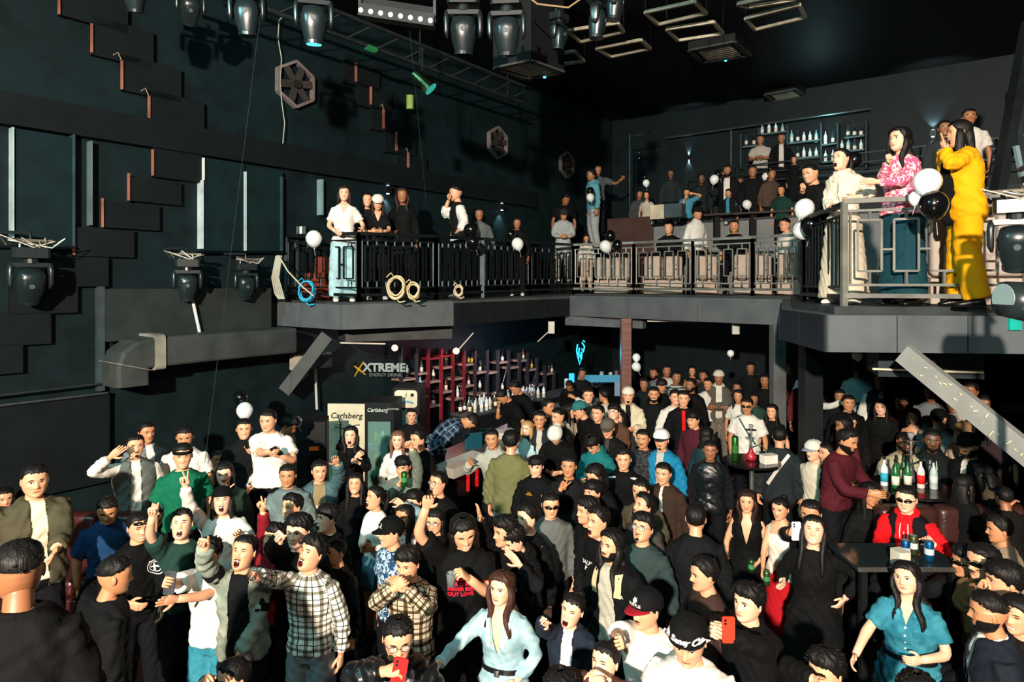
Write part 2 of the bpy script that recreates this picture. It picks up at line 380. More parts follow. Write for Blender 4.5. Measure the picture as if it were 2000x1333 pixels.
def hair_mesh(style, hx, lod):
    (zf, zt, zsd, zb), th, top, amp, fr = HL[style]; m = MB(); n = (48, 30, 20)[lod]; k = (11, 8, 6)[lod]
    rnd = random.Random(hash(style) % 1000 if False else sum(map(ord, style))); V = []
    ph_ = np.linspace(0, 2 * np.pi, n, endpoint=False); jit = [rnd.uniform(-1, 1) for _ in range(n)]
    for j in range(k + 2):
        q = j / (k + 1)
        for pi_, ph in enumerate(ph_):
            a = abs((ph + math.pi) % (2 * math.pi) - math.pi); s_, c_ = math.sin(ph), math.cos(ph)
            zl = np.interp(a, [0, R(38), R(58), R(85), R(110), R(180)], [zf, zf, zt, zsd, (zsd + zb) / 2, zb])
            zl += .006 * jit[pi_] * (a < 2)
            el = math.acos(np.clip((zl + .0) / .118, -1, 1)); t = el * min(1, q * (k + 1) / k) if j <= k else el
            z = .118 * math.cos(max(t, .04)); fac = 1 if j < k else (.75 if j == k else -.25)
            lump = amp * (math.sin(fr * ph + 2.1 * math.sin(5 * t)) * .6 + math.sin(2.3 * fr * ph + 7 * t) * .4) * min(1, t * 2)
            lump += jit[pi_] * th * .22 * min(1, t * 1.5); tap = 1 - .7 * float(ss(.62, 1.0, q)); o = (th + lump) * fac * tap; x, y = skullr(s_, c_, z, o)
            up = top * max(0, math.cos(t)) ** .7 * (1 + .25 * c_ * (style in ('quiff', 'fluffy'))) + lump * .6
            V.append((x, y, z + up * (1 if j <= k else .3)))
    m.add((V, [(j * n + i, j * n + (i + 1) % n, (j + 1) * n + (i + 1) % n, (j + 1) * n + i) for j in range(k + 1) for i in range(n)] + [tuple(range(n))]))
    ns = (14, 10, 8)[lod]
    ntf = {'short': 26, 'quiff': 40, 'fluffy': 60, 'fringe': 50, 'curl': 64, 'under': 22, 'bang': 26}.get(style, 0) * (1, .5, .2)[lod]
    for _ in range(int(ntf)):       # tufts that break the outline
        ph = rnd.uniform(-math.pi, math.pi); a = abs(ph); zl = np.interp(a, [0, R(38), R(58), R(85), R(110), R(180)], [zf, zf, zt, zsd, (zsd + zb) / 2, zb])
        z = rnd.uniform(max(zl, .02), .108); x, y = skullr(math.sin(ph), math.cos(ph), z, th * .5); up = top * (z / .118) ** 2
        b0 = np.array([x, y, z + up * .8]); nrm_ = unit([x, y, z * 1.2]); dr = unit(nrm_ * .55 + np.array([rnd.uniform(-.6, .6), (-.7 if math.cos(ph) > 0 else .2) * rnd.random(), rnd.uniform(-.5, .25)])); Lt = rnd.uniform(.018, .034) * (.6 if style in ('short', 'under') else 1); side_ = unit(np.cross(dr, nrm_ + 1e-3)); w_ = rnd.uniform(.007, .012)
        m.add(tube([b0 - nrm_ * .008, b0 + dr * Lt * .5 + nrm_ * .002, b0 + dr * Lt - nrm_ * .004], [w_, w_ * .8, w_ * .12], 5, .55))
    if style in ('long', 'bang', 'wave', 'bob'):
        L_ = .16 if style == 'bob' else .36; wv = .02 if style == 'wave' else .006
        zz = np.linspace(.03, -.03 - L_, 9)
        for s in (-1, 1):       # locks either side of the face
            P = [(s * (.069 + .010 * math.sin(q * 2.6) + wv * math.sin(q * 9)), -.012 - .03 * q * (L_ > .2), z) for q, z in zip(np.linspace(0, 1, 9), zz)]
            m.add(tube(P, np.array([.016, .021, .023, .023, .024, .024, .022, .018, .006]), ns, 1.7, ref=(0, 1, 0)))
        P = [(0, .05 + .018 * math.sin(q * 3), z) for q, z in zip(np.linspace(0, 1, 9), zz)]
        w = np.array([.062, .075, .08, .086, .09, .09, .086, .07, .03]); m.add(loft(P, (1, 0, 0), (0, 1, 0), w + wv * np.sin(np.arange(9) * 2), np.array([.05, .052, .05, .045, .04, .038, .034, .026, .01]), ns + 6, 2.4))
    if style == 'pony': m.add(tube([(0, .1, .06), (0, .14, .04), (0, .155, -.04), (0, .145, -.14), (0, .135, -.2)], [.018, .028, .03, .024, .006], ns))
    if style == 'bun': m.add(ball((0, .095, .085), .04, ns, 8))
    return mesh('hair', m.vf(), mat('hair', hx), True)
# ---------------------------------------------------------------- hands
CURL = {'relax': (.35, .45, .5, .55, .3), 'fist': (1.45, 1.5, 1.5, 1.5, .9), 'open': (.05, .02, .03, .08, -.2), 'point': (.05, 1.4, 1.5, 1.5, .8), 'peace': (.02, .02, 1.45, 1.5, .9), 'grip': (.95, 1.0, 1.0, 1.05, .55), 'flat': (.12, .1, .1, .14, .1), 'mid': (1.4, .03, 1.4, 1.5, .8), 'gun': (.05, .1, 1.4, 1.5, -.3)}
_hands = {}
def hand(pose, side, lod):
    """wrist at origin, fingers along +Y, palm facing -Z, thumb on side*X"""
    key = (pose, side, lod)
    if key in _hands: return _hands[key]
    m = MB(); cu = CURL[pose]; n = (8, 6, 4)[lod]
    m.add(loft([(0, -.02, 0), (0, .0, 0), (0, .03, -.001), (0, .062, -.001), (0, .088, 0), (0, .096, 0)], (1, 0, 0), (0, 0, 1), [.024, .026, .036, .041, .040, .034], [.019, .018, .016, .0145, .012, .009], n + 4, 2.6))
    for i, (x, L, r) in enumerate(((.030, .074, .0088), (.010, .082, .0092), (-.010, .076, .0088), (-.029, .060, .0078))):
        a = 0; P = [np.array([x * side, .082, 0.])]; spread = (x * 2.2 if pose == 'open' else x * (5.5 if pose == 'peace' and i < 2 else .6)) * side
        if pose == 'peace' and i == 1: spread = -.16 * side
        if pose == 'peace' and i == 0: spread = .16 * side
        for sgm, wgt in ((.46, .9), (.3, 1.1), (.24, .8)):
            a += cu[i] * wgt; d = np.array([math.sin(spread) * math.cos(a), math.cos(spread) * math.cos(a), -math.sin(a)])
            P.append(P[-1] + d * L * sgm * .5); P.append(P[-1] + d * L * sgm * .5)
        m.add(tube(P, np.array([1.05, 1, 1.02, .94, .95, .85, .5]) * r, n, ref=(1, 0, 0)))
    a = cu[4]; d0 = unit([side * (.75 - .35 * max(a, 0)), .62, -.25 - .3 * max(a, 0)]); d1 = unit([side * (.45 - .9 * max(a, 0)), .85, -.2 - .55 * max(a, 0)])
    b = np.array([side * .022, .018, -.004]); m.add(tube([b, b + d0 * .03, b + d0 * .045, b + d0 * .045 + d1 * .02, b + d0 * .045 + d1 * .042], [.013, .0125, .0105, .0105, .005], n))
    _hands[key] = m.vf(); return _hands[key]
# ---------------------------------------------------------------- body tables (stature 1.72)
TZ = np.array([.76, .80, .86, .92, .98, 1.05, 1.12, 1.20, 1.28, 1.35, 1.39, 1.425, 1.45, 1.475])
TM = np.array([(.09, .08), (.150, .103), (.168, .115), (.167, .115), (.158, .108), (.148, .104), (.152, .106), (.165, .113), (.176, .118), (.178, .112), (.168, .100), (.125, .082), (.075, .066), (.060, .060)])
TF = np.array([(.09, .08), (.155, .108), (.176, .12), (.172, .118), (.150, .104), (.130, .094), (.132, .096), (.146, .104), (.155, .108), (.152, .100), (.145, .088), (.108, .074), (.063, .058), (.050, .052)])
JOBS = []
def bez(a, b, c, r=.35, k=3):
    """polyline a-b-c with the corner at b rounded"""
    a, b, c = map(np.asarray, (a, b, c)); p = b + (a - b) * r; q = b + (c - b) * r
    return [a, a + (p - a) * .5, p] + [(1 - t) ** 2 * p + 2 * t * (1 - t) * b + t * t * q for t in np.linspace(0, 1, k + 2)[1:-1]] + [q, q + (c - q) * .5, c]
ARM = {'d': (.07, -.03, -.55), 'D': (.05, -.10, -.50), 'c': (-.10, -.27, -.24), 'w': (-.06, -.30, -.33), 'x': (-.24, -.20, -.27), 'f': (-.13, -.17, .10), 'm': (-.15, -.19, .06), 'u': (.10, -.18, .42), 'U': (.0, -.12, .5), 'e': (-.05, -.30, .12), 'k': (.02, -.26, -.42), 'p': (.08, -.12, -.44), 'b': (.02, .12, -.5), 'h': (.0, -.05, .2), 'o': (.42, -.2, .02), 's': (.0, -.30, -.42), 'r': (-.05, -.33, -.30), 'n': (-.22, -.28, -.32)}
PEOPLE = []
def rotz(a): c, s = math.cos(a), math.sin(a); return np.array([[c, -s, 0], [s, c, 0], [0, 0, 1.]])
def rotx(a): c, s = math.cos(a), math.sin(a); return np.array([[1., 0, 0], [0, c, -s], [0, s, c]])
def roty(a): c, s = math.cos(a), math.sin(a); return np.array([[c, 0, s], [0, 1., 0], [-s, 0, c]])
def ramp_floor(D): return float(np.interp(D, [7.4, 10.2], [0, .4]))
COUNT = [0]
def P(x, y, yaw, label, f=0, h=None, L=None, s=None, sit=None, ln=3, sd=0, hd=(0, 0, 0), e=0, hr=None, hc='0e0b0a', sk=1, top=('141414', 'S'), out=None, bot=('p', '12131a'), r='d', l='d', rh='relax', lh='relax', g=None, cap=None, bd=None, w=1.0, bare=0, group=None, shoe='0c0c0c', D=None, legs=1, tw=0):
    """x, y: pixel of the top of the head; yaw: 0 faces the viewer, + faces image right.
    L floor level (None: the club's sloping floor), D distance, s scale px/m."""
    k = (h or (1.6 if f else 1.72)) / 1.74
    hr = hr or ('long' if f else 'short'); Tt = TF if f else TM
    rg = random.Random(int(x * 7 + y)); sw = .155 if f else .183; sw *= .5 + .5 * w
    # spine
    hipz = .92 if sit is None else None
    zs = np.linspace(.74, 1.50, 39); th = R(ln) * ss(.86, 1.3, zs); sdv = R(sd) * ss(.86, 1.3, zs)
    T = np.c_[np.sin(sdv), -np.sin(th) * np.cos(sdv), np.cos(th) * np.cos(sdv)]
    C = np.zeros((39, 3)); C[0] = (0, 0, .74)
    for i in range(1, 39): C[i] = C[i - 1] + (T[i] + T[i - 1]) / 2 * (zs[1] - zs[0])
    XA = np.c_[np.cos(sdv), np.zeros(39), -np.sin(sdv)]; YA = np.cross(T, XA)
    def fr(z):
        i = np.clip((z - zs[0]) / (zs[1] - zs[0]), 0, 37.999); j = int(i); u = i - j
        return C[j] * (1 - u) + C[j + 1] * u, XA[j], YA[j], T[j]
    def tp(lx, ly, z): c, a, b, _ = fr(z); return c + a * lx + b * ly
    _, nx, ny, nz = fr(1.46); NB = np.array([nx, ny, nz]).T
    nb = tp(0, .012, 1.46); hy, hp, hro = map(R, hd)
    HR = NB @ rotz(hy) @ rotx(-hp) @ roty(hro); NR = NB @ rotz(hy * .4) @ rotx(-hp * .45) @ roty(hro * .5)
    hs = 1.0 if not f else .97
    hc_ = nb + NR @ np.array([0, -.012, .075]) + HR @ np.array([0, -.022, .073])
    topz = hc_ + HR @ np.array([0, 0, .118 + (HL[hr][2] if hr in HL else 0) * .8])
    if sit is not None:
        off = np.array([0, 0, sit / k - .80]); hipz = None
    else: off = np.zeros(3)
    # placement
    hz = max((HR @ np.array([0, 0, .13]))[2], .085) + hc_[2] + off[2]; head_l = (hc_ + off) * k; dz = hz * k
    if D is None:
        if s: D = F0 / s
        elif L is not None:
            D = F0 * (CZ - L - dz) / (y - HY)
        else:
            D = 8.0
            for _ in range(12): D = .5 * D + .5 * F0 * (CZ - ramp_floor(D) - dz) / (y - HY)
    s_ = F0 / D; hx = (x - CX0) / s_; ztop = CZ - (y - HY) / s_
    base = ztop - dz
    if L is None: L = ramp_floor(D)
    if s or True:
        kk = (ztop - L) / dz
        if .86 < kk < 1.17: k *= kk; base = L      # the stature follows the size seen in the photograph
    wy = R(yaw) - math.atan2(hx, D); Z = rotz(wy); head_l = (hc_ + off) * k
    O = np.array([hx, D, 0]) - Z @ (head_l * np.array([1, 1, 0])); O[2] = base
    def W(p): return (Z @ (np.asarray(p).reshape(-1, 3) + off).T).T * k + 0 * O      # local (unscaled) -> relative to base
    lod = 0 if s_ > 205 else 1 if s_ > 122 else 2
    inv = Z.T
    # arms
    arms = []
    for side, spec, hp_ in ((-1, r, rh), (1, l, lh)):
        S = tp(side * sw, .0, 1.375); la, lb = .285 if not f else .27, .255 if not f else .24
        if isinstance(spec, str): t = ARM[spec]; tgt = S + XA[30] * side * t[0] + YA[30] * t[1] + T[30] * t[2]; hint = None
        elif abs(spec[0]) > 5:      # pixel of the wrist, metres toward the viewer from the head
            q = at(spec[0], spec[1], D - spec[2]) - O; tgt = inv @ q / k - off; hint = spec[3] if len(spec) > 3 else None
        else: tgt = S + np.array([side * spec[0], spec[1], spec[2]]); hint = spec[3] if len(spec) > 3 else None
        v = tgt - S; d = np.linalg.norm(v); dm = (la + lb) * .985
        if d > dm: v = v * dm / d; d = dm; tgt = S + v
        if d < .12: v = v * .12 / max(d, 1e-6); d = .12; tgt = S + v
        ca = (la * la + d * d - lb * lb) / (2 * la * d); ca = np.clip(ca, -1, 1)
        hn = np.array(hint if hint else (side * (.55 if tgt[2] < S[2] + .1 else .9), .30, -.75 if tgt[2] < S[2] + .2 else -.3), float)
        u = v / d; hn = unit(hn - u * np.dot(hn, u)); E = S + u * la * ca + hn * la * math.sqrt(max(0, 1 - ca * ca))
        arms.append((side, S, E, tgt, hp_))
    # legs
    legj = []
    for side in (-1, 1):
        Hh = np.array([side * .088, 0, .88])
        if sit is None: st = .095 + .02 * rg.random(); K = np.array([side * (.10 + st * .1), -.02, .48]); A = np.array([side * st * 1.15, .02 + rg.uniform(-.05, .05), .075])
        else: K = np.array([side * .14, -.44, .88]); A = np.array([side * .13, -.42, .88 - .40])
        legj.append((side, Hh, K, A))
    hasj = bool(out)
    def torso(z0, z1, o, n=20, bust=1, flare=0, ob=0):
        zz = [z for z in np.linspace(z0, z1, max(4, int((z1 - z0) / .045)))]
        Cc, A_, B_, ra, rb = [], [], [], [], []
        for z in zz:
            c, a, b, t = fr(z); Cc.append(c); A_.append(a); B_.append(b)
            wa, wb = np.interp(z, TZ, Tt[:, 0]), np.interp(z, TZ, Tt[:, 1]); wf = 1 + (w - 1) * (1 if z < 1.3 else .5)
            fl = flare * max(0, (1.0 - z)) ; ra.append(wa * wf + o + fl + ob * (z < 1.12)); rb.append(wb * (1 + (w - 1) * 1.3 * (z < 1.3)) + o + fl * .8 + ob * (z < 1.12) * .7)
        V, Fc = loft(Cc, A_, B_, ra, rb, n, 2.35)
        if f and bust:
            n_ = len(zz)
            for i in range(n_):
                for j in range(n):
                    q = i * n + j; lx = np.dot(V[q] - Cc[i], A_[i]); ly = np.dot(V[q] - Cc[i], B_[i])
                    if ly < 0: V[q] -= np.array(B_[i]) * .035 * bust * math.exp(-((zz[i] - 1.235) / .055) ** 2) * (math.exp(-((abs(lx) - .07) / .05) ** 2))
        return V, Fc
    def armtube(a, o, frac, n=12, under=0):
        side, S, E, Wr, _ = a; S2 = S - XA[30] * side * .035 + T[30] * .004
        pth = bez(S2, E, Wr, .3); tt = np.array([0, .14, .30, .40, .47, .53, .6, .75, 1.0]) ; tt = np.linspace(0, 1, len(pth))
        rr = np.interp(tt, [0, .12, .3, .48, .6, .8, 1], [.058, .052, .046, .040, .041, .034, .0265]) * (.86 if f else 1) * (.4 + .6 * w)
        pth = np.array(pth)
        if frac < 1:
            L_ = np.r_[0, np.cumsum(np.linalg.norm(np.diff(pth, axis=0), axis=1))]; L_ /= L_[-1]; q = np.linspace(0, frac, 6)
            rr = np.interp(q, L_, rr); pth = np.array([[np.interp(t_, L_, pth[:, c_]) for c_ in range(3)] for t_ in q])
        if under: rr = rr * np.interp(np.linspace(0, 1, len(pth)), [0, under * .75, min(1, under * 1.1), 1], [.62, .8, 1, 1])
        ofs = o * np.linspace(.8, 1.25, len(pth)); return tube(pth, rr + ofs, n, ref=(0, 0, 1) if abs(unit(pth[-1] - pth[0])[2]) < .8 else (0, 1, 0))
    def legtube(j, o, n=14, fr_=1.0, flare=0, tight=0):
        side, Hh, K, A = j; pth = np.array(bez(Hh, K, A, .25)); tt = np.linspace(0, 1, len(pth))
        rr = np.interp(tt, [0, .3, .5, .65, .8, 1], [.088, .074, .057, .058, .048, .036]) * (.35 + .65 * w)
        if fr_ < 1: kx = max(3, int(len(pth) * fr_)); pth = pth[:kx]; rr = rr[:kx]; tt = tt[:kx]
        return tube(pth, rr + o * (1 + .9 * tt) + flare * tt, n, ref=(1, 0, 0))
    root = empty('person', tuple(O)); lab = label
    tag(root, lab, 'person', group)
    skc = ('e6b494', 'd99f7a', 'bd845c', '94603f', '61402a')[sk]; skm = mat('skin', skc)
    # ---- body: head, neck, trunk, arms, hands, legs in one mesh
    m = MB(); hv, hf, hcol = head_mesh(lod, 2 if e == 2 else 0, f, 1.0 + (w - 1) * .5 if w > 1.08 else 1.0)
    sc_h = hs * 1.03
    HS = np.array([1.06, 1.0, .95]) * sc_h; HVw = W((HR @ (hv * HS).T).T + hc_)
    nkr = .052 if not f else .043; nkr *= .6 + .4 * w
    nt0 = hc_ + HR @ np.array([0, .022, -.02]); nt1 = hc_ + HR @ np.array([0, .012, -.075])
    body = MB(); body.add((HVw, hf)); cols = [hcol]
    def addb(vf, wd=True): V, F_ = vf; body.add((W(V) if wd else V, F_)); cols.append(np.ones((len(V), 3)))
    n1 = (16, 12, 8)[lod]
    skel = MB(); skel.add(tube([tp(0, .018, 1.40), nb, nt1, nt0], [nkr * 1.35, nkr * 1.06, nkr, nkr * .9], n1))
    cov = 0 if bare else {'L': .9, 'T': .7, 'S': .42, 'N': 0}.get('L' if out and (len(out) < 6 or out[5] == 'L') else top[1], .4)
    vneck = len(top) > 2 and top[2] in ('V', 'deepV', 'cami', 'scoop', 'strapless')
    skel.add(torso(.78, 1.478, 0 if bare or vneck else -.012, n1 + 4, 0 if not bare else .6))
    for a in arms: skel.add(armtube(a, 0, 1, n1 - 2 if n1 > 8 else 6, cov))
    if legs:
        for j in legj: skel.add(legtube(j, 0, n1 - 4 if n1 > 8 else 6))
    extra_body = None
    if bare: JOBS.append(dict(vf=(W(skel.vf()[0]), skel.vf()[1]), vox=.016 * k, it=3, kind='body')); extra_body = JOBS[-1]
    else: addb(skel.vf())
    hands = []
    for a in arms:
        side, S, E, Wr, hp_ = a; d = unit(Wr - E); 
        if Wr[2] > S[2] - .12 or hp_ in ('open', 'point', 'peace', 'mid', 'gun'): pn = np.array([0, -1., .1]) + 0 * d
        elif hp_ in ('grip', 'flat'): pn = np.array([-side * .6, .5, .4])
        else: pn = np.array([-side * 1., .15, 0])
        if hp_ == 'grip' and d[2] > .1: pn = np.array([-side * 1., -.2, 0])
        pn = pn - d * np.dot(pn, d); pn = unit(pn); X_ = np.cross(d, -pn)
        hv_, hf_ = hand(hp_, -1 if np.dot(X_, np.array([-side, 0, 0]) + np.array([0, -.01, 0])) < 0 else 1, lod)
        sgn = 1
        Vh = Wr + (hv_ * (.92 if f else 1.02)) @ np.array([X_, d, -pn]); addb((Vh, hf_))
        pc = W(Wr + d * .075 + pn * .035)[0]; hands.append((pc + O, W(Wr + d)[0] - W(Wr)[0], Z @ pn, Z @ X_))
    person = dict(root=root, O=O, k=k, W=W, Z=Z, D=D, s=s_, HR=HR, hc=hc_, off=off, tp=tp, fr=fr, C=C, XA=XA, YA=YA, zs=zs, arms=arms, lod=lod, hands=hands, legj=legj)
    BV, BF = body.vf(); bc = np.vstack(cols)
    JOBS_B.append((person, BV, BF, bc, skm, extra_body))
    # ---- head pieces
    HM = Matrix(Z @ HR @ np.diag(HS) * k).to_4x4(); HM.translation = Vector(W(hc_)[0]); person['HM'] = HM
    def hp_add(me, name, mtx=HM, label=None):
        o = link(me, name, root, M=mtx)
        if label: o['label'] = label
        return o
    away = abs((yaw + hd[0] + 180) % 360 - 180) > 125
    if not away:
        for s2 in (-1, 1):
            hp_add(feature('eye', e if e in (1, 2, 3) else 0, s2), 'eye')
            if lod < 2: hp_add(feature('brow', hc if int(hc, 16) < 0x606060 else '2a1c14', s2, f), 'eyebrow')
        hp_add(feature('mouth', e if e < 3 else 0), 'mouth')
    if bd: hp_add(feature('beard', bd, '0e0b0a' if int(hc, 16) < 0x606060 else hc, 2 if e == 2 else 0), {'m': 'moustache', 'g': 'goatee', 'b': 'beard'}[bd])
    if hr in HL: hp_add(feature('hair', hr, hc, lod), 'hair')
    if g:
        fa, le = feature('glasses', g == 'sun'); M2 = HM.copy()
        if g == 'brow': fa, le = feature('glasses', True); M2 = HM @ Matrix.Translation((0, .006, .052))
        fo = link(fa, 'eyeglasses', root, M=M2); link(le, 'lens', fo)
    if cap:
        ch, cb = cap[0], cap[1] if len(cap) > 1 and cap[1] else cap[0]; back = len(cap) > 2 and cap[2] == 'back'
        if len(cap) > 2 and cap[2] == 'beanie':
            me = feature('cap', ch, cb, False)[0]; M2 = HM @ Matrix.Diagonal((1.05, 1.05, 1.12, 1)) ; co = link(me, 'beanie', root, M=M2)
        else:
            dm, br = feature('cap', ch, cb, back); M2 = HM @ Matrix.Translation((0, 0, .004)) @ Matrix.Scale(1.06, 4); co = link(dm, 'cap', root, M=M2); link(br, 'brim', co)
        person['cap'] = co; person['capM'] = M2
    # ---- clothes
    vox = (.0135, .019, .028)[lod]
    def job(vf, name, mt, **kw):
        V, F_ = vf; d = dict(vf=(W(V), F_), vox=vox, it=3, name=name, mat=mt, person=person, kind='cloth'); d.update(kw); JOBS.append(d); return d
    SLV = {'L': .955, 'S': .42, 'N': 0, 'T': .78, 'C': .3}
    tcol, tsl = top[0], top[1]; tneck = top[2] if len(top) > 2 else 'crew'; tk = top[3] if len(top) > 3 else 'cloth'; tc2 = top[4] if len(top) > 4 else None
    o1 = .013 if f else .016
    if not hasj and tneck not in ('tight',) and not f: o1 = .019
    if tneck == 'tight': o1 = .009
    dress = bot[0] == 'd'
    mt = MB(); z0 = .86 if not dress else .76
    if tneck == 'crop': z0 = 1.02
    zt = 1.462 if tneck not in ('strapless',) else 1.33
    if tneck == 'cami': zt = 1.39
    mt.add(torso(z0, zt, o1, 20, 1, .03 if f == 0 else 0))
    if tsl != 'N':
        for a in arms: mt.add(armtube(a, o1 * (1.1 if tsl == 'L' else 1.5), SLV[tsl], 12))
    if tneck in ('turtle', 'collar', 'hood', 'crew') and lod < 2 or tneck in ('turtle', 'hood', 'collar'):
        rr_ = nkr + {'turtle': .010, 'collar': .016, 'hood': .03, 'crew': .012}[tneck]; hh = {'turtle': .055, 'collar': .03, 'hood': .035, 'crew': .008}[tneck]; r_ = {'turtle': .012, 'collar': .008, 'hood': .026, 'crew': .008}[tneck]
        cx_ = nb + NR @ np.array([0, -.004, hh * .5 - .004]); t = np.linspace(0, 2 * np.pi, 15)
        for q in ((0, 1) if tneck == 'turtle' else (0,)):
            mt.add(tube([cx_ + NR @ np.array([rr_ * math.cos(v), rr_ * math.sin(v) * 1.02 - .006, -.022 * (math.sin(v) < 0) * abs(math.sin(v)) + q * .022 + (.02 * max(0, math.sin(v)) if tneck == 'hood' else 0)]) for v in t], r_, 8))
        if tneck == 'hood': mt.add((ball((0, 0, 0), 1, 12, 8)[0] * np.array([.10, .05, .075]) @ NB.T + tp(0, .10, 1.43), ball((0, 0, 0), 1, 12, 8)[1]))
    cut = None
    if tneck == 'V': cut = (1.30, 1.50, 0, .075)
    if tneck == 'deepV': cut = (1.16, 1.50, 0, .085)
    if tneck == 'cami' or tneck == 'scoop': cut = (1.33, 1.50, .07, .11)
    j1 = job(mt.vf(), {'d': 'dress'}.get(bot[0], 'top' if f else 'shirt'), mat(tk, tcol, tc2), cut=cut, patt=tk in ('plaid', 'stripe', 'pattern'), fold=.0045 if tneck != 'tight' else .002)
    person['topjob'] = j1
    if dress:   # skirt part of the dress
        sk_ = MB(); zz = np.linspace(1.0, bot[2] if len(bot) > 2 else .55, 8); ra = [np.interp(max(z, .88), TZ, Tt[:, 0]) * w + .014 + .10 * max(0, .95 - z) for z in zz]
        sk_.add(loft([(0, 0, z) for z in zz], (1, 0, 0), (0, 1, 0), ra, [v * .78 for v in ra], 20, 2.2)); job(sk_.vf(), 'skirt', mat(tk, bot[1], tc2), fold=.006)
    if tneck == 'cami' or tneck == 'strapless' and False:
        st = MB()
        for s2 in (-1, 1): st.add(tube([tp(s2 * .075, -.105, 1.36), tp(s2 * .08, -.07, 1.42), tp(s2 * .08, .0, 1.455), tp(s2 * .075, .07, 1.40)], .006, 6))
        V, F_ = st.vf(); link(mesh('strap', (W(V), F_), mat('cloth', tcol), True), 'strap', root)
    if out:
        oc, wt, wb_ = out[0], out[1], out[2]; ok = out[3] if len(out) > 3 else 'cloth'; oc2 = out[4] if len(out) > 4 and out[4] else None; osl = out[5] if len(out) > 5 else 'L'; oz = out[6] if len(out) > 6 else .80
        mo = MB(); oo = o1 + .014; mo.add(torso(oz, 1.468, oo, 20, 1, .05))
        if osl != 'N':
            for a in arms: mo.add(armtube(a, o1 + .012, SLV[osl], 12))
        if lod < 2:
            rr_ = nkr + .03; t = np.linspace(R(-50), R(230), 13); cx_ = nb + NR @ np.array([0, -.0, .012])
            mo.add(tube([cx_ + NR @ np.array([rr_ * math.cos(v), rr_ * math.sin(v), .012 * math.sin(v) - .012]) for v in t], .013, 8))
        j2 = job(mo.vf(), 'jacket' if osl != 'N' else 'waistcoat', mat(ok, oc, oc2), cut=(oz - .05, 1.52, wb_, wt) if (wt or wb_) else None, patt=ok in ('plaid', 'stripe', 'pattern'), fold=.0055, thick=.006)
        person['outjob'] = j2
    if not dress and legs:
        mb = MB(); kind = bot[0]
        ztop_ = 1.0
        if sit is not None: mb.add(torso(.80, ztop_, .010, 18))
        else: mb.add(torso(.79, ztop_, .010, 18))
        if kind == 'p':
            for j in legj: mb.add(legtube(j, .018, 12))
        elif kind == 'w':
            for j in legj: mb.add(legtube(j, .022, 12, 1, .03))
        elif kind == 's':
            for j in legj: mb.add(legtube(j, .022, 12, .42))
        elif kind == 'k':
            zl = bot[2] if len(bot) > 2 else .5; zz = np.linspace(.98, zl, 8); ra = [np.interp(max(z, .8), TZ, Tt[:, 0]) * w + .01 + .05 * max(0, .9 - z) for z in zz]
            mb.add(loft([(0, 0, z) for z in zz], (1, 0, 0), (0, 1, 0), ra, [v * .75 for v in ra], 20, 2.2))
        job(mb.vf(), 'skirt' if kind == 'k' else 'shorts' if kind == 's' else 'trousers', mat(bot[3] if len(bot) > 3 else 'cloth', bot[1]), vox=vox * 1.15, fold=.004)
    if legs:
        for j in legj:
            side, Hh, K, A = j; Vs, Fs = loft([A + np.array([0, q, -.075 + z]) for q, z in ((.07, .0), (.055, .04), (0, .045), (-.08, .032), (-.14, .022), (-.175, .016))], (1, 0, 0), (0, 0, 1), [.02, .036, .042, .045, .042, .022], [.022, .045, .048, .034, .024, .014], 10, 2.3)
            Vs[:, 2] = np.maximum(Vs[:, 2], A[2] - .075); link(mesh('shoe', (W(Vs), Fs), mat('leather', shoe), True), 'shoe', root)
    PEOPLE.append(person); COUNT[0] += 1; return person
JOBS_B = []
